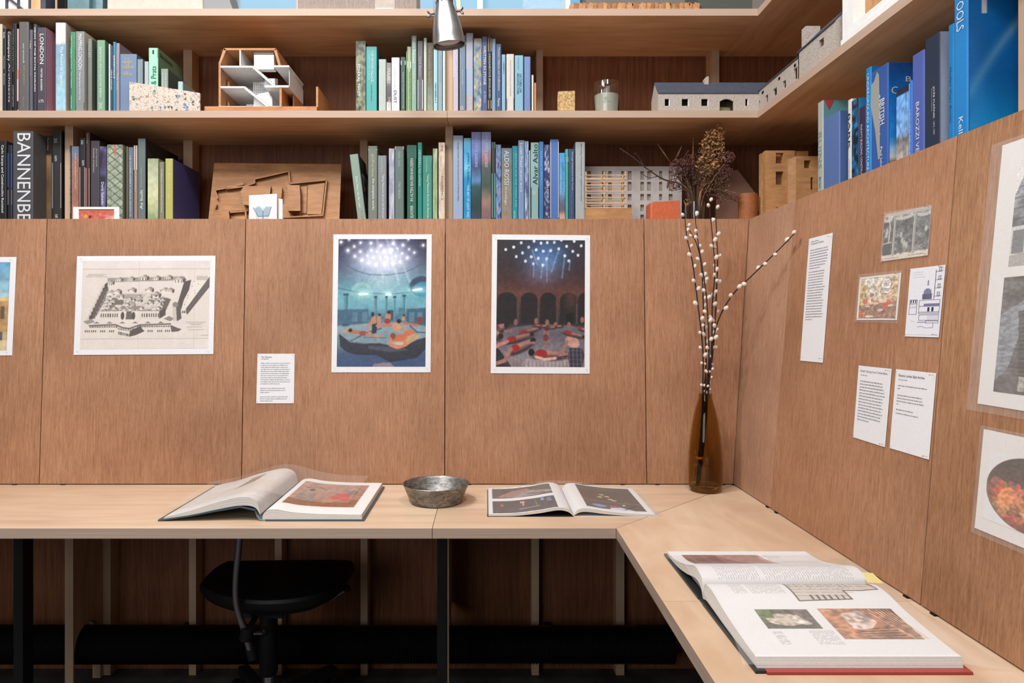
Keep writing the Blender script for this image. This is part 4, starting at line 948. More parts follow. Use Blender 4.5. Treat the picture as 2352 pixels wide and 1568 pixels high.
    # round tower right
    c.poly([(.715, .50), (.755, .49), (.765, .68), (.715, .69)], (196, 187, 180)); c.poly([(.74, .49), (.775, .48), (.785, .66), (.75, .69)], (100, 92, 90)); c.ell(.735, .50, .022, .02, (140, 131, 126))
    # the long front with its bowed middle
    c.poly([(.02, .68), (.10, .655), (.27, .685), (.36, .73), (.45, .69), (.68, .68), (.72, .68), (.71, .81), (.46, .81), (.38, .86), (.29, .84), (.26, .815), (.02, .815)], (214, 206, 198))
    c.poly([(.02, .685), (.09, .66), (.11, .695), (.05, .72)], (150, 142, 136)); c.poly([(.645, .66), (.69, .63), (.725, .66), (.70, .69)], (140, 132, 126))
    c.line([(.07, .735), (.27, .725), (.33, .76), (.38, .77), (.46, .73), (.70, .72)], .006, (116, 108, 104))
    c.line([(.07, .755), (.27, .75), (.33, .785), (.38, .795), (.46, .75), (.70, .745)], .0015, ink)
    for k in range(34):
        u = .075 + k * .0185
        c.rect(u, .738 + (.03 if .29 < u < .44 else 0), u + .006, .752 + (.03 if .29 < u < .44 else 0), (70, 62, 62))
    for u0 in (.035, .05, .065, .085, .1, .115, .155, .17, .185, .225, .24, .255, .525, .54, .555, .6, .615, .63, .66, .675, .69): c.rect(u0, .785, u0 + .008, .808, (80, 72, 70))
    for k in range(9): c.rect(.295 + k * .0105, .80 + .004 * k, .301 + k * .0105, .835 + .003 * k, (84, 76, 74))
    c.poly([(.385, .80), (.47, .735), (.48, .77), (.50, .80), (.43, .845), (.385, .86)], (96, 88, 85)); c.poly([(.70, .73), (.75, .76), (.79, .78), (.76, .805), (.71, .81)], (104, 96, 92))
    for k in range(6): c.poly([(.10 + k * .1, .71), (.125 + k * .1, .69), (.15 + k * .1, .71)], (120, 112, 108))
    for v, a, b_ in ((.155, .05, .19), (.168, .04, .17), (.182, .03, .2), (.70, .82, .98), (.715, .84, .96), (.73, .86, .94), (.755, .83, .95), (.785, .84, .96), (.85, .94, 1)):
        for k in range(9):
            x = a + (b_ - a) * k / 9; c.line([(x, v), (x + (b_ - a) / 13, v)], .0016, (140, 131, 126))
    c.blur(1); c.mottle(.015, 120, 80); c.grain(.02)
    return c
t, fn = sheet('engraving_print', 'wide sepia engraving of a walled bath complex on white paper', 'print', on_front, [(177, 588), (495, 587), (490, 813), (169, 815)], FNv)
picture('picture', engraving(), sub(fn, .044, .05, .962, .942), t)

# --- two tall photographs of a bath hall
def hall_blue():
    c = Cv(214, 306, (90, 150, 165), 9)
    c.grad([(0, (52, 54, 84)), (.12, (70, 84, 120)), (.28, (96, 140, 158)), (.42, (110, 174, 186)), (.54, (104, 160, 176)), (.62, (74, 108, 132)), (.68, (120, 146, 160)), (.8, (120, 140, 150)), (.9, (70, 84, 112)), (1, (62, 84, 122))])
    c.glow(.0, .05, .3, .25, (34, 32, 50), .9); c.glow(1.0, .04, .25, .22, (34, 32, 48), .9); c.glow(.5, .17, .36, .15, (206, 210, 236), .95)
    c.glow(.5, .36, .22, .12, (176, 200, 208), .5)
    c.line([(.08, .2), (.2, .25), (.35, .28), (.55, .285), (.75, .265), (.95, .20)], .005, (66, 96, 112), .7)
    c.ell(.27, .41, .115, .10, (146, 188, 186), .8); c.ell(.27, .425, .10, .09, (124, 176, 182), .9)
    c.ell(.95, .37, .14, .11, (50, 62, 86), .85); c.ell(.97, .40, .12, .09, (70, 150, 176), .8)
    for x0, x1, v1 in ((.42, .50, .32), (.53, .68, .36), (.60, .80, .34)): c.poly([(x0, 0), (x0 + .03, 0), (x1 + .03, v1), (x1, v1)], (222, 224, 240), .28)
    dots = [(.03, .025, .016), (.12, .005, .012), (.25, .03, .013), (.37, .034, .016), (.18, .06, .013), (.11, .09, .018), (.25, .10, .014), (.19, .137, .016), (.375, .09, .018), (.33, .13, .014), (.27, .167, .022), (.35, .19, .02), (.44, .10, .02), (.52, .10, .03), (.6, .09, .028), (.48, .055, .018), (.62, .037, .02), (.73, .05, .016), (.79, .005, .01), (.96, .05, .015), (.80, .082, .012), (.86, .108, .012), (.72, .115, .017), (.67, .075, .012), (.78, .15, .016), (.65, .137, .016), (.7, .18, .022), (.56, .15, .022), (.48, .15, .018), (.40, .147, .018), (.43, .2, .028), (.53, .2, .032), (.62, .195, .03)]
    for u, v, r in dots: c.glow(u, v, r * 1.9, r * 1.4, (226, 230, 246), .6); c.ell(u, v, r * .8, r * .9, (240, 242, 250), .95)
    c.line([(0, .385), (.2, .415), (.55, .435), (.8, .42), (1, .39)], .003, (60, 90, 104))
    for u, v, w in ((.29, .428, .06), (.575, .434, .035), (.9, .40, .07)): c.glow(u, v, w * 1.5, .025, (190, 236, 240), .8); c.line([(u - w * .7, v + .004), (u + w * .7, v - .006 if u > .8 else v + .003)], .011, (236, 250, 250))
    for u, w, v0, v1 in ((.095, .02, .44, .68), (.43, .013, .46, .64), (.55, .009, .46, .64), (.645, .011, .46, .64), (.75, .013, .45, .63)):
        c.rect(u - w, v0, u + w, v1, (92, 140, 150)); c.rect(u + w * .2, v0, u + w, v1, (60, 96, 112), .7); c.rect(u - w * 1.5, v0 - .012, u + w * 1.5, v0 + .004, (56, 84, 100))
    c.rect(.06, .66, .135, .69, (60, 60, 76))
    c.poly([(0, .555), (.35, .55), (.35, .66), (0, .68)], (64, 94, 116), .8); c.poly([(.78, .55), (1, .54), (1, .68), (.78, .66)], (58, 84, 106), .8)
    for u in (.2, .31, .84, .93): c.rect(u - .03, .575, u + .03, .65, (98, 134, 152), .7)
    c.rect(.58, .56, .63, .64, (62, 76, 96)); c.rect(.69, .54, .75, .65, (80, 120, 130))
    c.poly([(0, .69), (.3, .665), (.7, .655), (1, .69), (1, .78), (.9, .82), (.7, .84), (.5, .82), (.15, .80), (0, .75)], (138, 158, 168))
    c.line([(.15, .80), (.35, .73), (.5, .70)], .006, (70, 84, 98)); c.line([(.82, .68), (.9, .73), (1, .735)], .007, (70, 84, 98)); c.line([(.3, .77), (.55, .775)], .004, (80, 92, 104))
    c.poly([(.02, .74), (.15, .81), (.3, .82), (.48, .815), (.62, .84), (.75, .84), (.9, .79), (1, .77), (1, .86), (.9, .93), (.6, .965), (.45, .91), (.2, .905), (.1, .88), (.04, .84)], (52, 52, 62))
    c.poly([(.35, .835), (.75, .85), (.8, .87), (.6, .885), (.36, .86)], (86, 84, 92), .8); c.poly([(.42, .975), (.6, .965), (.65, 1), (.4, 1)], (150, 132, 140), .8)
    sk, sk2, rd = (196, 132, 98), (216, 110, 70), (176, 72, 62)
    c.poly([(.05, .73), (.12, .70), (.55, .76), (.46, .775)], (196, 160, 120), .9)
    c.ell(.21, .73, .10, .022, (176, 116, 86), 1, .1); c.ell(.30, .74, .05, .026, (170, 70, 66), 1, .1); c.line([(.33, .745), (.42, .765)], .012, sk); c.ell(.15, .715, .022, .02, (40, 34, 36))
    c.poly([(.385, .62), (.43, .60), (.445, .68), (.40, .70), (.375, .66)], sk); c.ell(.40, .59, .018, .024, (60, 44, 40)); c.poly([(.39, .67), (.45, .66), (.445, .735), (.395, .745)], (44, 46, 56)); c.line([(.39, .65), (.345, .68), (.36, .73)], .01, sk)
    c.ell(.47, .63, .025, .05, (190, 130, 104)); c.ell(.475, .595, .016, .016, (50, 40, 38)); c.line([(.45, .68), (.62, .675)], .016, (200, 120, 90)); c.ell(.575, .61, .03, .05, (190, 128, 100)); c.ell(.58, .575, .018, .018, (52, 40, 38)); c.ell(.565, .645, .035, .03, (140, 60, 60))
    c.ell(.745, .62, .018, .03, (196, 140, 110)); c.ell(.75, .60, .012, .012, (50, 40, 40)); c.line([(.76, .66), (.9, .675)], .014, (180, 110, 84)); c.ell(.93, .64, .035, .045, (120, 66, 62))
    c.poly([(.60, .82), (.78, .74), (.95, .755), (.8, .83)], (206, 164, 120)); c.ell(.67, .69, .055, .045, (206, 146, 110), 1, .5); c.ell(.695, .645, .025, .024, (44, 34, 34)); c.line([(.73, .67), (.76, .73)], .012, sk); c.ell(.81, .735, .07, .03, sk2, 1, -.3); c.ell(.70, .775, .09, .04, sk2, 1, -.1); c.ell(.63, .76, .03, .035, (150, 64, 40)); c.line([(.60, .78), (.60, .83), (.68, .85)], .016, (226, 130, 96)); c.line([(.76, .80), (.78, .83), (.70, .85)], .014, (226, 130, 96)); c.ell(.70, .82, .05, .015, (236, 190, 150))
    c.ell(.52, .97, .012, .008, (170, 110, 80))
    c.glow(.5, .78, .6, .12, (70, 96, 112), .22); c.blur(2); c.mottle(.05, 26, 38); c.mottle(.05, 70, 100); c.grain(.04)
    return c
def hall_dark():
    c = Cv(214, 306, (44, 36, 38), 11)
    c.grad([(0, (50, 46, 50)), (.2, (54, 44, 46)), (.32, (68, 46, 46)), (.42, (92, 58, 52)), (.55, (70, 48, 46)), (.66, (46, 40, 42)), (.7, (84, 80, 86)), (1, (110, 104, 110))])
    c.glow(.56, .12, .25, .13, (64, 104, 160), .85); c.glow(.53, .2, .16, .1, (120, 150, 196), .6); c.glow(.52, .3, .2, .06, (106, 92, 110), .5)
    for x, v0, x1, v1 in ((.42, .19, .415, .29), (.52, .2, .50, .30), (.565, .15, .57, .33), (.6, .08, .54, .2), (.70, .08, .62, .25), (.77, .13, .74, .30), (.83, .16, .82, .24), (.4, .08, .46, .2)): c.line([(x, v0), (x1, v1)], .008, (150, 180, 214), .4)
    for u, v in ((.10, .08), (.19, .06), (.275, .025), (.42, .012), (.5, .027), (.57, .022), (.65, .02), (.73, .0), (.79, .05), (.875, .01), (.955, .045), (.86, .09), (.92, .12), (.77, .125), (.815, .165), (.70, .07), (.61, .085), (.525, .09), (.445, .08), (.36, .06), (.29, .105), (.22, .135), (.39, .135), (.47, .147), (.565, .15), (.325, .17), (.415, .19), (.52, .20)): c.ell(u, v, .016, .018, (206, 216, 230), .95)
    for u, w in ((.12, .11), (.37, .095), (.585, .09), (.82, .10), (1.0, .08)):
        c.ell(u, .47, w + .018, .09, (104, 62, 54), .5); c.ell(u, .475, w, .085, (38, 34, 36)); c.rect(u - w, .475, u + w, .66, (40, 35, 37))
    for u in (.245, .475, .69, .91): c.rect(u - .012, .50, u + .012, .66, (74, 62, 62))
    c.glow(.84, .46, .06, .08, (96, 62, 54), .6); c.rect(.79, .58, .87, .66, (30, 28, 30))
    c.poly([(.0, .74), (.2, .69), (.5, .665), (.85, .675), (1, .70), (1, .94), (.85, .935), (.33, .935), (.04, .87), (0, .86)], (104, 99, 108))
    for k in range(9): c.line([(.05 + k * .02, .74 + k * .022), (.95, .70 + k * .026)], .002, (112, 108, 118), .6)
    c.poly([(.33, .935), (.83, .935), (.83, 1), (.33, 1)], (150, 136, 138)); c.poly([(.04, .865), (.33, .935), (.33, 1), (.18, 1)], (120, 108, 110)); c.poly([(0, .85), (.04, .865), (.18, 1), (0, 1)], (36, 32, 36))
    for k in range(15): c.rect(.19 + k * .043, .95 if k > 3 else .90 + k * .013, .205 + k * .043, 1, (96, 84, 88), .8)
    sk, rd = (150, 108, 98), (150, 44, 44)
    def body(u, v, L, w, rot, towel=rd):
        c.ell(u, v + w * .75, L * 1.05, w * .9, (40, 34, 40), .75, rot, .5); c.ell(u, v, L, w, vary(sk, .72), 1, rot); c.ell(u, v - w * .2, L * .92, w * .6, vary(sk, 1.12), .9, rot, .5); du, dv = math.cos(rot) * L * .5, math.sin(rot) * L * .5 / c.asp; c.ell(u - du, v - dv, L * .38, w * 1.05, towel, 1, rot); c.ell(u + du * 2, v + dv * 2, w * .8, w * .8, (40, 32, 34))
    c.glow(.5, .95, .35, .1, (168, 160, 164), .6)
    body(.05, .69, .07, .035, -.3, (110, 60, 60)); body(.0, .74, .06, .04, .5, sk); c.line([(.1, .72), (.17, .715)], .015, sk)
    body(.37, .715, .13, .02, -.25); body(.25, .77, .16, .03, -.25); c.line([(0, .84), (.13, .80)], .02, (190, 120, 106)); body(.28, .835, .15, .04, -.42); c.line([(.17, .86), (.10, .95), (.0, .975)], .022, sk); c.line([(.35, .81), (.44, .81)], .014, sk)
    c.ell(.565, .74, .035, .07, sk, 1, .1); c.ell(.57, .70, .025, .025, (80, 50, 46)); c.line([(.55, .8), (.6, .79), (.55, .83)], .014, sk); c.ell(.56, .77, .03, .04, (110, 58, 58))
    body(.6, .895, .18, .04, .04); c.ell(.40, .885, .035, .04, (34, 28, 30)); c.line([(.45, .92), (.55, .94), (.67, .93)], .016, (206, 160, 146)); c.line([(.72, .90), (.85, .895)], .018, sk)
    c.ell(.86, .80, .085, .06, (190, 146, 130), 1, .5); c.line([(.80, .80), (.75, .87), (.77, .9)], .018, sk); c.poly([(.82, .85), (.96, .85), (1, .9), (.97, 1), (.83, 1), (.81, .92)], (56, 54, 66))
    for k in range(4): c.line([(.82 + .045 * k, .85), (.83 + .045 * k, 1)], .004, (140, 130, 140), .6); c.line([(.82, .87 + .035 * k), (.97, .87 + .035 * k)], .004, (110, 100, 114), .6)
    body(.87, .74, .12, .02, .25); body(.97, .70, .05, .016, .3)
    for u, v in ((.45, .64), (.575, .65), (.67, .67), (.82, .67), (.97, .63), (.22, .65)): c.ell(u, v, .022, .035, (150, 104, 94), .9)
    for u, v in ((.46, .675), (.53, .68), (.7, .68), (.62, .69)): body(u, v, .05, .012, 0)
    c.blur(1); c.mottle(.08, 30, 44); c.mottle(.08, 70, 100); c.glow(.5, .72, .5, .08, (60, 54, 60), .25); c.grain(.06)
    return c
t, fn = sheet('bath_photograph', 'tall photo print of bathers under a bluish domed hall', 'photo', on_front, [(766, 538), (992, 538), (989, 855), (761, 855)], FNv)
picture('picture', hall_blue(), sub(fn, .053, .035, .947, .959), t)
t, fn = sheet('bath_photograph', 'tall photo print of bathers in a dark red hall with blue light beams', 'photo', on_front, [(1130.5, 538), (1355.5, 540), (1354.5, 858), (1127, 857)], FNv)
picture('picture', hall_dark(), sub(fn, .052, .038, .947, .953), t)
# --- the print cut by the left edge
c = Cv(120, 84, (110, 160, 190), 5).grad([(0, (96, 150, 186)), (.35, (150, 184, 196)), (.45, (190, 196, 190)), (.5, (196, 166, 120)), (1, (180, 160, 130))])
c.rect(0, .40, 1, .44, (206, 178, 130)); c.rect(0, .44, 1, .78, (176, 142, 98))
for k in range(14): c.rect(.02 + k * .07, .5, .055 + k * .07, .64, (110, 92, 72)); c.rect(.02 + k * .07, .79, .05 + k * .07, .88, (90, 88, 86))
c.rect(0, .88, 1, 1, (206, 186, 150)); c.mottle(.12, 40, 30)
t, fn = sheet('coloured_print', 'coloured view with blue sky, cut off at the left picture edge', 'print', on_front, [(-282, 590), (38, 590), (28, 816), (-292, 818)], FNv)
picture('picture', c, sub(fn, .045, .053, .958, .95), t)
# --- text sheets
GR = (150, 150, 157)
t, fn = sheet('text_sheet', 'small white text sheet on the long wall left of the blue photo', 'text sheet', on_front, [(591.5, 812), (677, 812), (675, 926), (588.5, 926)], FNv)
title('The Hamam', fn, .10, .05, .28, .032, (70, 70, 76), t)
text_bars('small_print', fn, [(.115, .05, .11, .3)] + lines(.20, 11, .0415, .10, .9, 1, (10,)) + lines(.705, 3, .0415, .10, .86, 2, (2,)) + lines(.875, 3, .0415, .10, .86, 3, (2,)), t, GR, 1)
t, fn = sheet('text_sheet', 'tall narrow white text sheet at the left of the side wall', 'text sheet', on_side, [(1858.3, 548.4), (1912.8, 534.1), (1889.7, 833), (1837.9, 828)], SNv)
title('A sumptuous Pavilion', fn, .10, .042, .56, .018, (84, 84, 90), t)
text_bars('small_print', fn, [(.035, .02, .12, .45)] + lines(.105, 8, .0213, .10, .88, 4, (7,)) + lines(.284, 19, .0213, .10, .84, 5, (18,)), t, GR, 2)
t, fn = sheet('text_sheet', 'lower left white text sheet on the side wall, with a long paragraph', 'text sheet', on_side, [(1972.3, 839), (2048, 846.9), (2032.5, 1026.8), (1959.4, 1003.7)], SNv)
title("Nevill's Charing Cross Turkish Baths", fn, .08, .055, .82, .034, (72, 72, 78), t)
text_bars('small_print', fn, [(.13, .03, .09, .32)] + lines(.215, 14, .0405, .09, .88, 6, (13,)), t, GR, 3)
t, fn = sheet('text_sheet', 'lower right white text sheet on the side wall, with short notes', 'text sheet', on_side, [(2058.2, 847.4), (2150.3, 856.8), (2133.5, 1055.5), (2043.2, 1028.6)], SNv)
title('Historic London Bath Archive', fn, .09, .055, .66, .032, (72, 72, 78), t)
text_bars('small_print', fn, [(.13, .03, .09, .32), (.205, .036, .09, .82), (.243, .036, .09, .15), (.325, .036, .09, .72), (.362, .036, .09, .74), (.399, .036, .09, .78), (.436, .036, .09, .15), (.505, .036, .09, .55), (.55, .036, .09, .66)], t, GR, 4)
# --- section drawing
t, fn = sheet('section_drawing', 'white card with a line drawing of a domed building section', 'drawing', on_side, [(2091, 617.3), (2171.7, 607.8), (2155.9, 774.7), (2078.2, 772.4)], SNv)
c = Cv(110, 220, (224, 224, 232), 6); k_ = (52, 50, 78)
for v, a in ((.05, .3), (.085, .28), (.125, .36)): c.line([(.1, v), (.1 + a, v)], .006, (176, 176, 186))
c.line([(.78, .04), (.78, .47)], .008, k_)
for v in (.07, .19, .31, .43): c.line([(.78, v), (.97, v - .01)], .006, k_); c.rect(.86, v - .06, .93, v - .01, (190, 190, 206)); c.line([(.86, v - .06), (.86, v), (.93, v), (.93, v - .06), (.86, v - .06)], .005, k_)
c.ell(.58, .37, .115, .13, (110, 108, 140)); c.rect(.44, .385, .72, .47, (70, 68, 100)); c.line([(.58, .25), (.58, .19)], .012, k_); c.ell(.58, .245, .03, .04, (150, 148, 170))
for k in range(6): c.line([(.47 + k * .045, .31), (.47 + k * .045, .46)], .004, (190, 190, 210))
for u0, v0, u1, v1 in ((.36, .48, .96, .57), (.36, .57, .96, .66), (.36, .66, .96, .68), (.38, .70, .96, .78), (.06, .47, .29, .53), (.06, .53, .29, .69), (.60, .79, .96, .82)): c.line([(u0, v0), (u1, v0), (u1, v1), (u0, v1), (u0, v0)], .006, k_)
c.rect(.5, .53, .96, .575, (120, 118, 150)); c.rect(.62, .585, .68, .65, k_); c.rect(.74, .585, .8, .65, k_)
for k in range(3): c.rect(.085 + k * .07, .475, .12 + k * .07, .52, k_); c.rect(.09 + k * .065, .56, .12 + k * .065, .60, (176, 176, 190))
for k in range(9): c.line([(.64 + k * .04, .71), (.64 + k * .04, .78)], .004, (130, 130, 160))
c.line([(.35, .81), (.6, .81)], .008, k_); c.line([(.36, .88), (.5, .87), (.6, .895), (.82, .89), (.82, .82)], .005, k_); c.line([(.14, .79), (.25, .80)], .005, GR)
picture('drawing', c, sub(fn, .02, .02, .98, .97), t)
# --- cards in clear sleeves
def sleeve(name, label, corners, inner, cv, pic):
    t, fn = sheet(name, label, 'postcard', on_side, inner, SNv, True, (222, 218, 212))
    picture('picture', cv, sub(fn, *pic), t)
    c_ = [on_side(x, y, .0024) for x, y in corners]
    b = B().hexa([c_[3] - SNv * .0002, c_[2] - SNv * .0002, c_[1] - SNv * .0002, c_[0] - SNv * .0002, c_[3], c_[2], c_[1], c_[0]])
    b.build('clear_sleeve', 'clear_film', t)
c = Cv(130, 128, (120, 122, 122), 7).grad([(0, (176, 172, 164)), (.14, (150, 150, 146)), (.2, (84, 90, 90)), (.55, (104, 108, 108)), (.85, (110, 110, 108)), (.9, (206, 196, 180)), (1, (212, 202, 186))])
c.mottle(.4, 16, 14); c.mottle(.25, 40, 40); c.rect(0, .9, 1, 1, (212, 202, 188)); c.rect(0, 0, 1, .08, (180, 174, 166))
for u0, w in ((-.02, .22), (.28, .34), (.74, .26)):
    for k in range(6): c.ell(u0 + w * (k + .5) / 6, .13 + .03 * math.sin(math.pi * (k + .5) / 6), w / 11, .035, (190, 184, 176))
for u, w in ((.24, .03), (.67, .028)): c.rect(u, .1, u + w * 1.6, .92, (186, 182, 174)); c.line([(u + w, .1), (u + w, .9)], .006, (110, 112, 112))
c.line([(.1, .03), (.16, .3), (.14, .7)], .012, (206, 200, 192)); c.rect(.02, .64, .2, .88, (70, 74, 76)); c.line([(.02, .64), (.2, .62)], .01, (180, 176, 170))
for u, v in ((.08, .45), (.1, .38), (.42, .5), (.45, .62), (.5, .68), (.93, .45), (.55, .72)): c.ell(u, v, .03, .06, (196, 192, 186), .8)
for v, u0, u1 in ((.955, .08, .4), (.945, .6, .86)): c.line([(u0, v), (u1, v)], .006, (110, 106, 104), .8)
c.grain(.12)
sleeve('postcard', 'black and white postcard of an arcaded bath in a clear sleeve', [(2029.8, 487.9), (2142, 470), (2131.5, 587.8), (2021, 602.6)], [(2032.6, 492.7), (2139.3, 471), (2130.4, 586), (2024, 600)], c, (0, 0, 1, 1))
c = Cv(110, 128, (206, 190, 160), 8); c.mottle(.12, 12, 12)
c.poly([(.08, .02), (.6, .02), (.45, .2), (.18, .22)], (226, 220, 208)); c.poly([(0, .05), (.18, .24), (.18, .7), (0, .8)], (190, 166, 120)); c.poly([(.95, .05), (.62, .3), (.6, .62), (1, .62)], (206, 176, 140))
c.rect(.2, .25, .6, .55, (200, 186, 166)); c.ell(.33, .35, .09, .1, (222, 214, 204)); c.ell(.33, .42, .07, .05, (150, 140, 120))
c.ell(.7, .2, .14, .19, (150, 120, 116)); c.ell(.7, .2, .125, .175, (226, 224, 220)); c.rect(.63, .16, .77, .24, (176, 172, 176)); c.ell(.7, .36, .14, .08, (150, 100, 100)); c.ell(.7, .355, .125, .065, (224, 220, 216))
c.poly([(0, .68), (1, .6), (1, 1), (0, 1)], (150, 112, 92)); c.mottle(.3, 26, 26)
for u, v, r in ((.06, .9, .07), (.17, .58, .06), (.36, .56, .04), (.5, .62, .05), (.72, .7, .07), (.8, .62, .05)): c.ell(u, v, r, r * 1.3, (206, 84, 54), .85)
for u, v in ((.24, .7), (.48, .64), (.62, .6), (.85, .7), (.6, .8), (.3, .95)): c.ell(u, v, .07, .035, (224, 206, 190), .85)
c.rect(.2, .93, .42, .97, (230, 214, 186)); c.mottle(.15, 60, 60)
c.grain(.12)
sleeve('postcard', 'colourful cartoon card of a crowded dining hall in a clear sleeve', [(1971, 630), (2072.5, 620.5), (2062.7, 742), (1962, 739)], [(1974.7, 637.3), (2070, 626), (2060, 734.7), (1967, 734.7)], c, (.05, .04, .96, .96))
# --- newspaper page in a big sleeve and the round picture, both running out of frame
def side_sheet(name, label, cat, tl, bl, width, pics, film=None):
    a, d = on_side(*tl, .0016), on_side(*bl, .0016)
    w = Vector((0, -width, 0)); n = SNv
    t = thing(name, label, cat, tuple(d + w / 2), 'sheets pinned to the panels')
    b = B(); b.col = (222, 219, 217)
    c4 = [a, a + w, d + w, d]
    b.hexa([c4[3] - n * .0004, c4[2] - n * .0004, c4[1] - n * .0004, c4[0] - n * .0004, c4[3], c4[2], c4[1], c4[0]]); b.build('paper', 'paper', t)
    fn = bilinear(*c4, off=tuple(n * .0003))
    for cv, r_ in pics: picture('picture', cv, sub(fn, *r_), t)
    if film:
        l, tt, bb = film
        f = [a + Vector((0, l, tt)), a + w + Vector((0, 0, tt)), d + w + Vector((0, 0, -bb)), d + Vector((0, l, -bb))]
        f = [p + n * .0012 + Vector((KR * (p.z - q.z), 0, 0)) for p, q in zip(f, (a, a, d, d))]
        B().hexa([f[3] - n * .0002, f[2] - n * .0002, f[1] - n * .0002, f[0] - n * .0002, f[3], f[2], f[1], f[0]]).build('clear_sleeve', 'clear_film', t)
    return t
c1 = Cv(120, 190, (122, 122, 126), 9); c1.mottle(.35, 10, 10); c1.mottle(.2, 40, 40)
for k in range(8): c1.line([(0, .1 * k + .15), (.5, .1 * k + .12)], .006, (70, 72, 78))
c1.rect(.17, 0, .24, .8, (206, 204, 202)); c1.rect(.0, .62, .14, .9, (206, 202, 198)); c1.rect(.02, .66, .12, .88, (120, 120, 120)); c1.poly([(0, 1), (.0, .9), (.45, .78), (.6, .86), (.3, 1)], (170, 164, 158)); c1.poly([(.35, 1), (.6, .86), (1, .8), (1, 1)], (96, 110, 150))
c1.poly([(0, 0), (.25, 0), (.06, .16), (0, .34)], (222, 219, 217))
c2 = Cv(120, 210, (96, 92, 90), 10); c2.mottle(.3, 8, 12); c2.ell(.75, .2, .34, .3, (130, 126, 122)); c2.poly([(0, .33), (.2, .2), (.25, .26), (.16, .55), (.1, .8), (0, .9)], (150, 160, 172), .7); c2.poly([(.15, .3), (.5, .2), (.6, .9), (.2, .95)], (64, 60, 60), .8)
for k in range(30): c2.line([(0, k / 30), (1, k / 30 - .03)], .003, (130, 126, 122), .35)
c2.rect(.2, .85, .5, .97, (170, 166, 162)); c2.rect(.25, .88, .4, .97, (90, 86, 86)); c2.mottle(.2, 40, 60)
for k in range(16): c2.line([(.05, .3 + .035 * k), (.5, .22 + .04 * k)], .004, (150, 146, 142), .5)
c2.grain(.1); c1.grain(.1)
side_sheet('newspaper_page', 'old newspaper page with two grey engravings in a clear sleeve', 'newspaper', (2302.7, 334), (2245, 926.4), .28, [(c1, (.13, .085, .95, .475)), (c2, (.11, .515, .95, .945))], (.022, .006, .012))
c3 = Cv(150, 150, (222, 222, 224), 12)
c3.ell(.5, .5, .5, .5, (70, 56, 46), 1, 0, .02)
m = ((c3.U - .5) ** 2 + (c3.V - .5) ** 2) < .245
keep = c3.a.copy()
c3.grad([(0, (74, 58, 48)), (.35, (80, 58, 46)), (.55, (140, 86, 60)), (1, (110, 60, 46))])
for i in range(60):         # a plain stand-in: warm blobs on brown
    r_ = random.Random(i); c3.ell(r_.uniform(.1, .9), r_.uniform(.35, .9), r_.uniform(.03, .09), r_.uniform(.03, .09), (r_.randint(150, 226), r_.randint(84, 150), r_.randint(60, 96)), .75, r_.uniform(0, 3))
c3.ell(.24, .6, .09, .16, (222, 140, 84), .9, .4); c3.ell(.6, .75, .2, .08, (226, 170, 120), .8); c3.glow(.5, .1, .5, .2, (70, 56, 46), .8); c3.glow(.5, .95, .4, .06, (120, 50, 44), .6)
c3.blur(2); c3.mottle(.25, 40, 40); c3.grain(.08); c3.a = np.where(m[..., None], c3.a, keep)
side_sheet('round_picture_print', 'white sheet with a round warm brown picture in a clear sleeve', 'print', (2259.6, 984.8), (2238.4, 1211.6), .20, [(c3, (.085, .19, .915, .87))], (.006, .005, .008))
# ------------------------------------------------------------------ things on the desk
def catm(pts, n=8):
    out = []
    P_ = [pts[0]] + list(pts) + [pts[-1]]
    for i in range(1, len(P_) - 2):
        p0, p1, p2, p3 = (np.array(q, float) for q in P_[i - 1:i + 3])
        for k in range(n):
            t = k / n
            out.append(.5 * ((2 * p1) + (-p0 + p2) * t + (2 * p0 - 5 * p1 + 4 * p2 - p3) * t * t + (-p0 + 3 * p1 - 3 * p2 + p3) * t ** 3))
    out.append(np.array(P_[-2], float)); return out
def page_fn(prof, to_world, depth):
    """prof: smooth list of (a, h) across the page; returns fn(U,V): U across (0 = first profile point), V = 0 far .. 1 near"""
    pr = np.array(prof); s = np.concatenate([[0], np.cumsum(np.hypot(np.diff(pr[:, 0]), np.diff(pr[:, 1])))]); s /= s[-1]
    def fn(u, v):
        a = np.interp(u, s, pr[:, 0]); h = np.interp(u, s, pr[:, 1])
        return to_world(a, np.asarray(v) * depth, h)
    return fn
def leaf_block(top, bottom, depth, to_world, n_leaf, name, parent, col=(222, 219, 214), mat='paper'):
    """solid page block between two profiles with visible leaf edges"""
    b = B()
    top, bottom = np.array(top), np.array(bottom); k = len(top)
    for j in range(n_leaf):
        f0, f1 = j / n_leaf, (j + .86) / n_leaf
        lo, hi = bottom * (1 - f0) + top * f0, bottom * (1 - f1) + top * f1
        b.col = vary(col, 1.0 if j % 2 else .93)
        rings = []
        for i in range(k):
            rings.append([Vector(to_world(np.array([p[0]]), np.array([q * depth]), np.array([p[1]]))[0]) for p, q in ((lo[i], 0), (lo[i], 1), (hi[i], 1), (hi[i], 0))])
        b.loft(rings)
    return b.build(name, mat, parent)

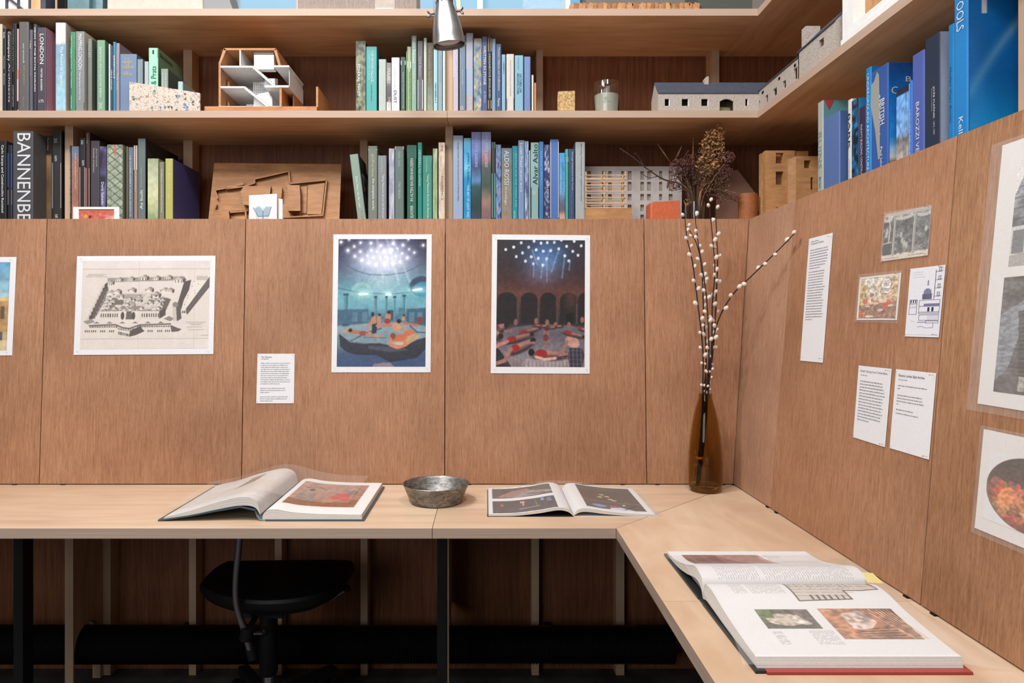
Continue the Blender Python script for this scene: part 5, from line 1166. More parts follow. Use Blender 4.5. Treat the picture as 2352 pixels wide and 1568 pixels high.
# --- large open book on the left
def book_left():
    Y0, Y1 = 1.675, 2.019; xs = -.552; D = Y1 - Y0
    W = lambda a, d, h: np.stack([xs + np.asarray(a), Y1 - np.asarray(d), DESK + np.asarray(h)], -1)      # d from the far edge
    t = thing('open_book', 'large open hardback with a painting on its right page', 'book', (xs, (Y0 + Y1) / 2, DESK), 'open books on the desk')
    right_top = catm([(.004, .012), (.012, .024), (.035, .028), (.08, .021), (.15, .0165), (.247, .0150)]); right_bot = catm([(.004, .004), (.012, .0042), (.035, .0042), (.08, .0042), (.15, .0042), (.249, .0042)])
    leaf_block(right_top, right_bot, D - .006, lambda a, d, h: W(a, d + .003, h), 9, 'page_block', t)
    left_top = catm([(-.002, .020), (-.012, .048), (-.045, .058), (-.11, .044), (-.18, .022), (-.238, .009)]); left_bot = catm([(-.002, .016), (-.016, .034), (-.05, .038), (-.11, .028), (-.18, .0135), (-.240, .0045)])
    leaf_block(left_top, left_bot, D - .006, lambda a, d, h: W(a, d + .003, h), 6, 'page_block', t)
    # covers and spine
    b = B(); b.col = (66, 80, 92)
    b.box(xs + .012, xs + .254, Y0, Y1, DESK, DESK + .004); b.build('cover_board', 'book_cover', t)
    b = B(); b.col = (66, 80, 92); lb = [(-.012, .0255), (-.05, .0335), (-.11, .0235), (-.18, .0105), (-.252, .0005)]; rings = []
    for a, h in lb: rings.append([Vector(W(a, q, h + o_)) for q, o_ in ((0, -.0), (D, -.0), (D, .0035), (0, .0035))])
    b.loft(rings); b.build('cover_board', 'book_cover', t)
    b = B(); b.col = (120, 140, 148); rings = []
    for a, h in [(-.014, .025), (-.010, .012), (-.002, .002), (.012, .0005)]: rings.append([Vector(W(a, q, h + o_)) for q, o_ in ((.002, -.0005), (D - .002, -.0005), (D - .002, .003), (.002, .003))])
    b.loft(rings); b.build('spine', 'book_cover', t)
    # printed pages
    c = Cv(100, 120, (204, 199, 196), 2); c.mottle(.05, 5, 6); c.mottle(.04, 40, 60); c.glow(.55, .55, .4, .2, (200, 176, 160), .35)
    c.poly([(.50, .18), (.62, .12), (.60, .40), (.46, .56)], (150, 128, 116))
    picture('page', c, page_fn([(a, h + .0004) for a, h in left_top[::-1]], lambda a, d, h: W(a, d + .003, h), D - .006), t, 'paper')
    c = Cv(150, 160, (224, 223, 222), 4)
    c.rect(.14, .10, .87, .80, (164, 126, 110)); c.a[(c.V > .10) & (c.V < .8) & (c.U > .14) & (c.U < .87)] *= 1
    c.poly([(.14, .62), (.87, .58), (.87, .80), (.14, .80)], (150, 108, 84)); c.rect(.14, .10, .87, .35, (170, 138, 126), .7)
    for k in range(7): c.rect(.14 + .1 * k, .12, .145 + .1 * k, .5, (140, 100, 86), .5)
    c.poly([(.5, .62), (.6, .40), (.72, .38), (.78, .62)], (186, 70, 56)); c.ell(.66, .32, .04, .05, (150, 120, 110)); c.ell(.75, .36, .05, .08, (120, 110, 100)); c.poly([(.2, .66), (.24, .44), (.34, .40), (.4, .66)], (150, 130, 122)); c.ell(.3, .34, .03, .04, (90, 70, 64)); c.line([(.22, .3), (.36, .24), (.44, .3)], .008, (120, 84, 66))
    for k in range(6): c.line([(.22 + .03 * k, .48), (.21 + .03 * k, .65)], .003, (90, 76, 72))
    c.ell(.6, .6, .1, .02, (196, 120, 90)); c.poly([(.5, .58), (.64, .58), (.6, .68), (.5, .68)], (176, 130, 96)); c.blur(1); c.mottle(.10, 30, 30); c.grain(.05)
    for q in ((0, 0, .135, 1), (.872, 0, 1, 1), (0, 0, 1, .097), (0, .803, 1, 1)): c.rect(*q, (224, 223, 222))
    picture('page', c, page_fn([(a, h + .0004) for a, h in right_top], lambda a, d, h: W(a, d + .003, h), D - .006), t, 'paper')
    # clear sheet lying over both pages
    f = B(); pr = catm([(-.262, .016), (-.18, .031), (-.11, .053), (-.045, .068), (.0, .062), (.06, .046), (.12, .036), (.205, .033)], 6); rings = []
    for a, h in pr: rings.append([Vector(W(a, q, h + o_)) for q, o_ in ((-.012, 0), (D - .05, 0), (D - .05, .0003), (-.012, .0003))])
    f.loft(rings); tag(f.build('clear_sheet', 'clear_film', None, True, (xs, Y0, DESK)), 'clear plastic sheet lying over the large left book', 'plastic sheet', 'clear sheets over open books')
book_left()
# --- smaller open book in the middle
def book_mid():
    Y0, Y1 = 1.7166, 1.992; xs = .2215; D = Y1 - Y0
    W = lambda a, d, h: np.stack([xs + np.asarray(a), Y1 - np.asarray(d), DESK + np.asarray(h)], -1)
    t = thing('open_book', 'smaller open photo book with three dark pictures on its pages', 'book', (xs, (Y0 + Y1) / 2, DESK), 'open books on the desk')
    rt = catm([(.001, .004), (.012, .017), (.035, .020), (.08, .013), (.14, .007), (.205, .0045)]); rb = catm([(.001, .002), (.014, .010), (.035, .012), (.08, .0065), (.14, .002), (.207, .0015)])
    lt = catm([(-.001, .004), (-.012, .017), (-.04, .022), (-.09, .014), (-.15, .007), (-.212, .0055)]); lb = catm([(-.001, .002), (-.014, .012), (-.04, .016), (-.09, .008), (-.15, .002), (-.214, .0015)])
    leaf_block(rt, rb, D, W, 4, 'page_block', t); leaf_block(lt, lb, D, W, 4, 'page_block', t)
    b = B(); b.col = (44, 42, 46); b.box(xs - .217, xs + .0, Y0 - .001, Y1 + .001, DESK, DESK + .0013); b.build('cover_board', 'book_cover', t)
    b = B(); b.col = (206, 204, 204); b.box(xs, xs + .211, Y0 - .001, Y1 + .001, DESK, DESK + .0013); b.build('cover_board', 'book_cover', t)
    c = Cv(130, 120, (222, 221, 222), 5)
    c.rect(.05, .05, .80, .44, (92, 78, 72)); c.poly([(.1, .40), (.3, .16), (.5, .12), (.55, .2), (.3, .42)], (150, 120, 110)); c.poly([(.28, .44), (.55, .2), (.8, .3), (.8, .36), (.6, .4)], (150, 140, 146)); c.poly([(.55, .15), (.8, .1), (.8, .28), (.6, .24)], (96, 96, 74)); c.line([(.5, .33), (.7, .36)], .02, (130, 92, 70))
    c.rect(.05, .54, .80, .97, (76, 66, 64)); c.rect(.38, .60, .43, .66, (200, 150, 120)); c.rect(.4, .66, .42, .76, (206, 130, 90)); c.rect(.63, .56, .67, .66, (120, 140, 190)); c.rect(.7, .58, .75, .72, (110, 110, 160)); c.line([(.36, .86), (.6, .82)], .01, (150, 140, 180)); c.rect(.14, .66, .18, .74, (150, 84, 74)); c.line([(.56, .6), (.58, .86)], .006, (130, 110, 106))
    c.mottle(.12, 30, 30); c.rect(0, .445, 1, .535, (222, 221, 222)); c.rect(.81, 0, 1, 1, (222, 221, 222)); c.rect(0, 0, .045, 1, (222, 221, 222))
    picture('page', c, page_fn([(a, h + .0004) for a, h in lt[::-1]], W, D), t, 'paper')
    c = Cv(130, 120, (222, 221, 222), 6)
    c.rect(.21, .03, .93, .90, (86, 74, 66)); c.rect(.21, .03, .93, .2, (92, 84, 76)); c.rect(.21, .2, .5, .8, (104, 76, 58), .5)
    for u, v in ((.5, .36), (.56, .42), (.46, .46), (.58, .52), (.62, .56)): c.ell(u, v, .035, .02, (206, 176, 150))
    c.ell(.38, .80, .09, .05, (120, 140, 176)); c.poly([(.5, .84), (.64, .8), (.8, .90), (.5, .90)], (190, 196, 214)); c.ell(.56, .78, .06, .03, (150, 84, 76)); c.line([(.21, .62), (.93, .66)], .008, (130, 110, 96)); c.line([(.68, .88), (.85, .72)], .006, (40, 36, 36)); c.ell(.7, .72, .02, .02, (200, 180, 150))
    c.mottle(.08, 30, 30); c.rect(0, 0, .205, 1, (222, 221, 222)); c.rect(.935, 0, 1, 1, (222, 221, 222)); c.rect(0, .905, 1, 1, (222, 221, 222))
    picture('page', c, page_fn([(a, h + .0004) for a, h in rt], W, D), t, 'paper')
    f = B(); pr = catm([(-.222, .0085), (-.15, .0105), (-.09, .018), (-.04, .027), (0, .0262), (.035, .0252), (.08, .018), (.14, .012), (.222, .009)], 5); rings = []
    for a, h in pr: rings.append([Vector(W(a, q, h + o_)) for q, o_ in ((-.004, 0), (D + .006, 0), (D + .006, .0003), (-.004, .0003))])
    f.loft(rings); tag(f.build('clear_sheet', 'clear_film', None, True, (xs, Y0, DESK)), 'clear plastic sheet lying over the smaller middle book', 'plastic sheet', 'clear sheets over open books')
book_mid()
# --- big plan book on the side desk, hinge running along X
def book_right():
    X0, X1 = .3765, .668; ys = 1.187; D = X1 - X0
    # a: along Y away from the hinge (+ far), d: along X from the left edge
    W = lambda a, d, h: np.stack([X0 + np.asarray(d), ys + np.asarray(a), DESK + np.asarray(h)], -1)
    t = thing('open_book', 'big open book showing a building plan and brown photos on the near desk', 'book', ((X0 + X1) / 2, ys, DESK), 'open books on the desk')
    ft = catm([(.002, .022), (.010, .040), (.045, .046), (.10, .030), (.17, .014), (.236, .010)]); fb = catm([(.002, .006), (.014, .022), (.045, .026), (.10, .014), (.17, .0048), (.236, .0045)])
    nt_ = catm([(-.002, .022), (-.012, .036), (-.05, .038), (-.11, .028), (-.18, .021), (-.232, .018)]); nb = catm([(-.002, .006), (-.016, .010), (-.05, .009), (-.11, .006), (-.18, .0048), (-.236, .0045)])
    leaf_block(ft, fb, D - .004, lambda a, d, h: W(a, d + .002, h), 7, 'page_block', t); leaf_block(nt_, nb, D - .004, lambda a, d, h: W(a, d + .002, h), 10, 'page_block', t)
    b = B(); b.col = (40, 42, 46); b.box(X0 - .003, X1 + .005, ys + .012, ys + .242, DESK, DESK + .004); b.build('cover_board', 'book_cover', t)
    b = B(); b.col = (40, 42, 46); b.box(X0 - .003, X0 + .012, ys - .243, ys - .012, DESK + .0001, DESK + .0045); b.build('spine', 'book_cover', t)
    b = B(); b.col = (164, 66, 62); b.box(X0 + .012, X1 + .004, ys - .2465, ys - .012, DESK, DESK + .0042); b.build('cover_board', 'book_cover', t)
    b = B(); b.col = (44, 46, 50); b.box(X0 - .002, X1 + .003, ys - .014, ys + .014, DESK, DESK + .0035); b.build('spine', 'book_cover', t)
    def text_block(c, u0, v0, u1, v1, n, seed):
        r_ = random.Random(seed)          # lines run away from the reader's side: along v here
        for k in range(n):
            u = u0 + (u1 - u0) * (k + .5) / n; v = v0
            while v < v1:
                L_ = r_.uniform(.02, .07); c.line([(u, v), (u, min(v1, v + L_))], .0016, (136, 134, 138)); v += L_ + .018
    # far page: u = along X, v = from far edge to hinge
    c = Cv(260, 170, (218, 216, 217), 7)
    c.rect(.08, .10, .60, .46, (128, 84, 76)); c.poly([(.3, .1), (.62, .1), (.66, .46), (.5, .46)], (170, 136, 124), .8); c.poly([(.08, .2), (.3, .16), (.34, .46), (.1, .46)], (104, 62, 58), .7)
    for k in range(5): c.line([(.12 + .1 * k, .12), (.15 + .1 * k, .44)], .003, (160, 120, 110))
    c.mottle(.1, 30, 30); c.rect(0, 0, .075, 1, (218, 216, 217)); c.rect(.67, 0, 1, 1, (218, 216, 217)); c.rect(0, 0, 1, .095, (220, 219, 219)); c.rect(0, .47, 1, 1, (216, 214, 216))
    text_block(c, .66, .12, .76, .2, 6, 1); text_block(c, .62, .3, .95, .45, 20, 2); text_block(c, .10, .53, .36, .93, 17, 3); text_block(c, .39, .53, .93, .93, 34, 4)
    picture('page', c, lambda U_, V_: page_fn([(a, h + .0004) for a, h in ft[::-1]], lambda a, d, h: W(a, d + .002, h), D - .004)(V_, U_), t, 'paper')
    c = Cv(280, 230, (220, 219, 220), 8)
    text_block(c, .12, .03, .20, .26, 6, 5); text_block(c, .22, .03, .42, .26, 15, 6)
    ink = (84, 74, 70); c.poly([(.46, .03), (.96, .03), (.97, .2), (.86, .22), (.76, .22), (.765, .33), (.46, .35)], (196, 186, 178)); c.line([(.46, .03), (.96, .03), (.97, .2), (.86, .22), (.76, .22), (.765, .33), (.46, .35), (.46, .03)], .005, ink)
    rr = random.Random(3)
    for k in range(13): c.line([(.48 + .037 * k, .03 + rr.uniform(0, .05)), (.48 + .037 * k, .1 + rr.uniform(0, .1))], .0014, ink, .9)
    for v in (.075, .105, .15, .2, .245, .29):
        u_ = .46
        while u_ < (.93 if v < .2 else .74): w_ = rr.uniform(.03, .1); c.line([(u_, v), (min(u_ + w_, .95), v)], .0014, ink, .9); u_ += w_ + .02
    for k in range(13):
        for j in range(3): c.rect(.515 + .032 * k, .095 + .045 * j, .521 + .032 * k, .103 + .045 * j, (60, 52, 50))
    for k in range(6): c.rect(.54 + .036 * k, .28, .553 + .036 * k, .335, (90, 80, 76))
    c.poly([(.93, .04), (.97, .03), (.97, .2)], (130, 90, 76))
    c.rect(.17, .45, .46, .68, (84, 84, 66)); c.mottle(.0, 2, 2); c.ell(.3, .57, .1, .06, (190, 176, 160)); c.ell(.4, .57, .06, .05, (206, 196, 184)); c.rect(.17, .45, .25, .55, (90, 104, 62)); c.poly([(.35, .45), (.46, .45), (.46, .68), (.42, .6)], (104, 92, 86))
    c.rect(.52, .44, .93, .80, (160, 110, 84)); c.poly([(.52, .44), (.7, .44), (.62, .6), (.6, .8), (.52, .8)], (176, 124, 92)); c.poly([(.62, .5), (.74, .46), (.78, .6), (.7, .7), (.62, .68)], (190, 170, 160)); c.poly([(.78, .44), (.93, .44), (.93, .8), (.9, .8)], (120, 78, 60)); c.poly([(.64, .7), (.82, .64), (.88, .8), (.66, .8)], (126, 84, 62))
    for k in range(7): c.line([(.78 + .02 * k, .45), (.88 + .012 * k, .79)], .003, (206, 170, 140))
    for k in range(4): c.line([(.64, .7 + .025 * k), (.86, .68 + .03 * k)], .003, (190, 150, 120))
    mm = ((c.U > .17) & (c.U < .46) & (c.V > .45) & (c.V < .68)) | ((c.U > .52) & (c.U < .93) & (c.V > .44) & (c.V < .8))
    k0 = c.a.copy(); c.mottle(.3, 50, 50); c.a = np.where(mm[..., None], c.a, k0)
    text_block(c, .18, .71, .23, .86, 5, 7); text_block(c, .37, .70, .50, .86, 10, 8)
    picture('page', c, lambda U_, V_: page_fn([(a, h + .0004) for a, h in nt_], lambda a, d, h: W(a, d + .002, h), D - .004)(V_, U_), t, 'paper')
    nt2 = B(); nt2.col = (226, 214, 140)
    nt2.hexa([tuple(W(a, d, h)) for a, d, h in ((-.004, D - .006, .036), (.030, D - .006, .042), (.030, D + .022, .040), (-.004, D + .022, .034))] + [tuple(W(a, d, h + .0004)) for a, d, h in ((-.004, D - .006, .036), (.030, D - .006, .042), (.030, D + .022, .040), (-.004, D + .022, .034))]); nt2.build('sticky_note', 'paper', t)
    SHEET = [(-.018, .93), (.0, 1.0), (D * .5, 1.0), (D, 1.0), (D + .015, .82), (D + .035, .45), (D + .055, .16), (D + .068, .04)]
    f = B(); pr = catm([(-.236, .010), (-.2, .032), (-.11, .040), (-.05, .047), (.0, .048), (.045, .054), (.10, .042), (.16, .024), (.205, .0195)], 5); rings = []
    for a, h in pr: rings.append([Vector(W(a, q, h * k_ + o_)) for q, k_, o_ in [(q, k_, 0) for q, k_ in SHEET] + [(q, k_, .0003) for q, k_ in SHEET[::-1]]])
    f.loft(rings); tag(f.build('clear_sheet', 'clear_film', None, True, ((X0 + X1) / 2, ys, DESK)), 'clear plastic sheet lying over the big plan book', 'plastic sheet', 'clear sheets over open books')
book_right()

# --- hammered metal bowl
def bowl():
    m, nt, b = new_mat('tinned_bowl')
    nz = noise(nt, coords(nt, (1, 1, 2.5)), 60, 5, .65, .6); n2 = noise(nt, coords(nt), 14, 4)
    c = ramp(nt, nz, [(.3, (84, 82, 80)), (.5, (138, 136, 132)), (.7, (178, 176, 172))]).outputs[0]
    nt.links.new(mixc(nt, .6, c, ramp(nt, n2, [(.35, (150, 146, 140)), (.65, (255, 255, 255))]).outputs[0], 'MULTIPLY'), b.inputs['Base Color'])
    b.inputs['Metallic'].default_value = .75; b.inputs['Roughness'].default_value = .42
    bp = N(nt, 'ShaderNodeBump'); bp.inputs['Strength'].default_value = .25; bp.inputs['Distance'].default_value = .001; nt.links.new(nz, bp.inputs['Height']); nt.links.new(bp.outputs[0], b.inputs['Normal'])
    Yc = 1.86; cx = PX(1001.5, Yc); R = 76.5 * Yc / F; r = 59 * Yc / F
    H = .051
    b = B().lathe([(r * .2, .0), (r * .9, .0), (r, .003), (r * 1.04, .010), (R * .97, H - .004), (R, H), (R - .001, H + .0012), (R - .003, H), (R * .94, H - .006), (r * .99, .012), (r * .92, .005), (r * .2, .004)], (cx, Yc, DESK), (0, 0, 1), 48)
    solo('metal_bowl', b, 'tinned_bowl', 'round hammered metal bowl with flared sides on the desk', 'bowl', None, True)
bowl()

# --- brown glass bottle vase with pussy willow
VXc, VYc = PX(1620, 1.985), 1.985
def vase():
    m, nt, b = new_mat('amber_glass')
    b.inputs['Base Color'].default_value = rgba((208, 184, 122)); b.inputs['Transmission Weight'].default_value = 1.0
    b.inputs['Roughness'].default_value = .03; b.inputs['IOR'].default_value = 1.3
    s = 1.985 / F
    prof = [(r * s, (1128 - py) * s) for r, py in ((33, 1128), (36, 1124), (38, 1112), (38.5, 1075), (37.5, 1040), (34, 1005), (29, 970), (23, 942), (18, 925), (15.5, 915), (15, 905))]
    inn = [(r - .0022, max(h, .005)) for r, h in prof[::-1]][:-2] + [(.012, .006)]
    b = B().lathe([(.004, 0)] + prof + inn, (VXc, VYc, DESK), (0, 0, 1), 40)
    solo('bottle_vase', b, 'amber_glass', 'tall brown glass bottle vase holding pussy willow stems', 'vase', None, True)
vase()
def willow():
    r_ = random.Random(12)
    plain('willow_bark', (50, 38, 38), .6, 0, .3, .3, 60); plain('catkin_fur', (214, 202, 190), .95, 0, .1, .08, 200, bump=.6)
    plain('raffia', (196, 156, 84), .7)
    t = thing('willow_bunch', 'bunch of dark pussy willow twigs with white fluffy catkins', 'branches', (VXc - .01, VYc, DESK + .006))
    # px paths (x, y, depth offset from the vase)
    paths = [
     [(1601, 1112, 0), (1606, 1040, 0), (1612, 960, 0), (1614, 900, .0), (1614, 800, -.01), (1603, 700, -.02), (1590, 600, -.03), (1577, 540, -.03), (1572, 480, -.035)],
     [(1604, 1105, 0), (1610, 1030, .004), (1616, 920, .004), (1622, 820, .0), (1616, 720, .01), (1612, 620, .02), (1600, 560, .02), (1578, 520, .015)],
     [(1606, 1100, 0), (1612, 1020, -.004), (1618, 920, -.004), (1628, 820, -.02), (1624, 700, -.03), (1614, 620, -.04), (1604, 560, -.045), (1595, 485, -.05)],
     [(1606, 1108, 0), (1614, 1030, 0), (1620, 920, .002), (1634, 800, .01), (1636, 700, .015), (1642, 620, .02), (1636, 540, .025), (1627, 450, .03)],
     [(1604, 1110, 0), (1612, 1030, .006), (1622, 915, .008), (1638, 800, .02), (1645, 680, .03), (1648, 600, .035), (1646, 540, .04), (1643, 478, .045)],
     [(1606, 1104, 0), (1616, 1020, -.002), (1626, 905, -.004), (1636, 800, -.02), (1648, 740, -.035), (1680, 680, -.065), (1730, 630, -.12), (1790, 572, -.20), (1824, 537, -.265)],
    ]
    cat_me = None
    for bi, pth in enumerate(paths):
        pts = [P(x, y, VYc + d) for x, y, d in pth]
        sm = [Vector(p) for p in catm(pts, 6)]
        rad = [.0031 - .0019 * i / (len(sm) - 1) for i in range(len(sm))]
        br = B().tube(sm, rad, 7).build('branch', 'willow_bark', t, True)
        L_ = [0]
        for a, b_ in zip(sm, sm[1:]): L_.append(L_[-1] + (b_ - a).length)
        s = L_[-1] * (.33 if bi != 5 else .36); side = 1; k = 0
        while s < L_[-1] - .004:
            i = next(j for j in range(len(L_)) if L_[j] >= s); p, d = sm[i], (sm[i] - sm[i - 1]).normalized()
            out = Vector((side * (r_.uniform(.4, 1) if abs(d.z) > .7 else .4), r_.uniform(-1.0, .5), .25 if abs(d.z) > .7 else side * .8)).normalized()
            q = p + out * .0075
            if cat_me is None:
                b = B(); b.lathe([(.0006, -.0075), (.0042, -.0055), (.0062, -.001), (.0060, .003), (.0040, .0068), (.0012, .0085)], (0, 0, 0), (0, 0, 1), 9)
                cat_me = b.build('catkin', 'catkin_fur', None, True); cat_me.parent = br; o = cat_me
            else:
                o = cat_me.copy(); COL.objects.link(o); o.parent = br
            o.location = Vector(q) - Vector(t['_o']); sc = r_.uniform(.75, 1.1) * (1 if s > L_[-1] * .45 else .65)
            o.scale = (sc, sc, sc); o.rotation_euler = (d * .6 + out * .5).to_track_quat('Z', 'Y').to_euler()
            s += r_.uniform(.016, .046) if bi != 5 else r_.uniform(.024, .046); side = -side if r_.random() < .75 else side; k += 1
    B().lathe([(.0095, 0), (.0105, .002), (.0105, .006), (.0095, .008)], P(1606, 1054, VYc), (.05, 0, 1), 12, False).build('raffia_tie', 'raffia', t)
willow()

# ------------------------------------------------------------------ lamp
def lamp():
    Yl = 1.86; s = Yl / F
    top = Vector(P(1019, -22, Yl)); 
    base = Vector(P(1031.5, 104, Yl - .0)); axis = (Vector(P(1020, 0, Yl - .014)) - base).normalized()
    h = lambda py: (104 - py) * s
    t = thing('spot_lamp', 'small aluminium cone spot lamp hanging in front of the upper shelf', 'lamp', tuple(base))
    prof = [(38.5, 104), (37.5, 100), (36.5, 88), (33.5, 68), (29, 48), (25, 32), (20.5, 17), (18.5, 3), (18, -14), (17, -24), (11, -34), (3, -38)]
    b = B().lathe([((38.5 - 2.2) * s, h(103))] + [(r * s, h(py)) for r, py in prof], base, axis, 36, False)
    inn = [((r - 1.6) * s, h(py) - .001) for r, py in prof[1:8]]
    b.loft([[base + axis * hh + (u * math.cos(2 * math.pi * k / 36) + v * math.sin(2 * math.pi * k / 36)) * r for k in range(36)][::-1] for r, hh in inn for u in [axis.cross(Vector((0, 1, 0))).normalized()] for v in [axis.cross(u)]], True, False)
    b.build('shade', 'aluminium', t, True)
    B().lathe([(38.8 * s, h(105)), (39.6 * s, h(103.5)), (39.2 * s, h(102)), (36.4 * s, h(102)), (36.2 * s, h(104))], base, axis, 36, False).build('rim', 'aluminium', t, True)
    plain('bulb_glass', (206, 200, 196), .2, 0, .5)
    B().lathe([(.002, h(101)), (20 * s, h(100)), (29 * s, h(95)), (28 * s, h(80)), (12 * s, h(50))], base, axis, 28).build('bulb', 'bulb_glass', t, True)
    u = axis.cross(Vector((0, 1, 0))).normalized(); v = axis.cross(u)
    for k in range(12):     # vent holes round the neck
        a = 2 * math.pi * (k + .5) / 12; d = u * math.cos(a) + v * math.sin(a); c = base + axis * h(10) + d * (19.4 * s)
        B().lathe([(.0002, .0), (.0021, .0004), (.0021, .0012), (.0003, .0014)], c, d, 8).build('vent_hole', 'shadow_gap', t)
    for sg in (-1, 1):
        piv = base + axis * h(32) + u * sg * (26.5 * s)
        top_ = base + axis * h(-60) + u * sg * (17 * s)
        B().bar(piv, top_, .0025, .010, (0, 1, 0)).build('bracket', 'brushed_steel', t)
        B().tube([piv - u * sg * .003, piv + u * sg * .011], .0028, 8).build('pivot_bolt', 'brushed_steel', t)
        n = piv + u * sg * .009
        for q in (-1, 1):
            d = (axis * .8 * q + u * sg * .7).normalized()
            pts = [n, n + d * .004, n + d * .009, n + d * .0125]
            B().tube(pts, [.0018, .0034, .0038, .0012], 8).build('wing_nut', 'brushed_steel', t, True)
    cross = base + axis * h(-60)
    B().bar(cross - u * 18 * s, cross + u * 18 * s, .010, .0025).build('bracket', 'brushed_steel', t)
    B().tube([cross, cross + Vector((0, 0, .1)), Vector((cross.x, cross.y, 3.6))], .006, 10).build('stem', 'brushed_steel', t)
    B().tube([Vector((cross.x, cross.y, 3.58)), Vector((cross.x, cross.y, 3.6))], .05, 20).build('ceiling_rose', 'aluminium', t)
lamp()

# ------------------------------------------------------------------ swivel chair
def chair():
    zt = .480
    def fl(px, py, z): Y = (EYE - z) * F / (py - VY); return Vector(((px - VX) / F * Y, Y, z))
    t = thing('swivel_chair', 'black swivel chair pushed under the desk, with curved steel back stem', 'chair', (PX(617, 1.97), 1.97, 0))
    out = [(520, 1285), (660, 1283), (795, 1283), (814, 1292), (806, 1312), (782, 1338), (735, 1362), (660, 1376), (580, 1378), (505, 1366), (462, 1345), (462, 1330), (490, 1302)]
    ring = [fl(x, y, zt) for x, y in out]
    sm = [Vector(p) for p in catm([tuple(p) for p in ring] + [tuple(ring[0])], 4)[:-1]]
    c = sum(sm, Vector()) / len(sm)
    lay = lambda f, z: [Vector((c.x + (p.x - c.x) * f, c.y + (p.y - c.y) * f, z)) for p in sm]
    B().loft([lay(.82, zt - .048), lay(.93, zt - .040), lay(.99, zt - .022), lay(1.0, zt - .010), lay(.97, zt - .002), lay(.85, zt + .001), lay(.4, zt - .003)]).build('seat', 'black_vinyl', t, True)
    B().loft([lay(.78, zt - .056), lay(.80, zt - .047)]).build('seat_pan', 'black_plastic', t)
    cx, cy = PX(617, 1.97), 1.97
    B().box(cx - .07, cx + .06, cy - .07, cy + .06, zt - .085, zt - .055).build('mechanism', 'black_steel', t)
    B().lathe([(.022, zt - .086), (.025, zt - .10), (.026, .215), (.022, .205)], (cx, cy, 0), (0, 0, 1), 20).build('column_sleeve', 'black_plastic', t, True)
    B().lathe([(.0165, zt - .086), (.0165, .12)], (cx, cy, 0), (0, 0, 1), 16).build('gas_spring', 'chrome', t, True)
    B().lathe([(.034, .165), (.04, .15), (.036, .10)], (cx, cy, 0), (0, 0, 1), 20).build('hub', 'black_plastic', t, True)
    for k in range(5):
        a = math.radians(54 + 72 * k); d = Vector((math.cos(a), math.sin(a), 0)); e = Vector((cx, cy, 0)) + d * .245
        B().bar(Vector((cx, cy, .135)) + d * .03, e + Vector((0, 0, .118)), .030, .026).build('base_leg', 'black_plastic', t)
        n = Vector((-d.y, d.x, 0))
        wl = B()
        for sg in (-1, 1): wl.tube([e + n * sg * .006 + Vector((0, 0, .045)), e + n * sg * .024 + Vector((0, 0, .045))], .045, 18)
        ca = wl.build('caster', 'black_plastic', t)
        B().tube([e + Vector((0, 0, .07)), e + Vector((0, 0, .125))], .009, 8).build('caster_stem', 'black_steel', ca)
    # curved back stem, rising from a clamp under the seat on the near side
    Ys = 1.80
    pts = [(578, 1508), (570, 1478), (563, 1450), (551, 1418), (543, 1385), (541, 1350), (543, 1310), (547, 1270), (550, 1236), (551, 1225)]
    sm2 = [Vector(p) for p in catm([P(x, y, Ys + .03 * (1 - abs(i - 4) / 5) * 0) for i, (x, y) in enumerate(pts)], 4)]
    B().tube(sm2, .0088, 12).build('back_stem', 'brushed_steel', t, True)
    B().tube([P(574, 1490, Ys), P(581, 1513, Ys)], .0125, 12).build('stem_cap', 'black_plastic', t, True)
    B().tube([P(564, 1468, Ys), P(570, 1440, Ys)], .017, 14).build('clamp', 'black_plastic', t, True)
    B().tube([P(566, 1453, Ys), P(600, 1452, Ys + .03)], .0065, 10).build('clamp_bolt', 'chrome', t, True)
    B().ball(P(606, 1451, Ys + .04), .012, 12, 8).build('clamp_knob', 'black_plastic', t, True)
    B().tube([P(566, 1453, Ys), P(585, 1420, Ys + .08), (cx - .03, cy - .06, zt - .07)], .008, 8).build('back_arm', 'black_steel', t, True)
    B().tube([(cx + .05, cy, zt - .07), P(758, 1376, 2.0), P(780, 1362, 2.0), P(794, 1354, 2.0)], .0045, 8).build('lever', 'brushed_steel', t, True)
    B().ball(P(797, 1351, 2.0), .011, 12, 8).build('lever_knob', 'black_plastic', t, True)
chair()
# ------------------------------------------------------------------ things on the shelves
def pbox(px0, px1, py0, py1, Y0, Y1, b=None):
    """box whose front face spans the given pixels at depth Y0"""
    b = b or B()
    return b.box(PX(px0, Y0), PX(px1, Y0), Y0, Y1, PZ(py1, Y0), PZ(py0, Y0))
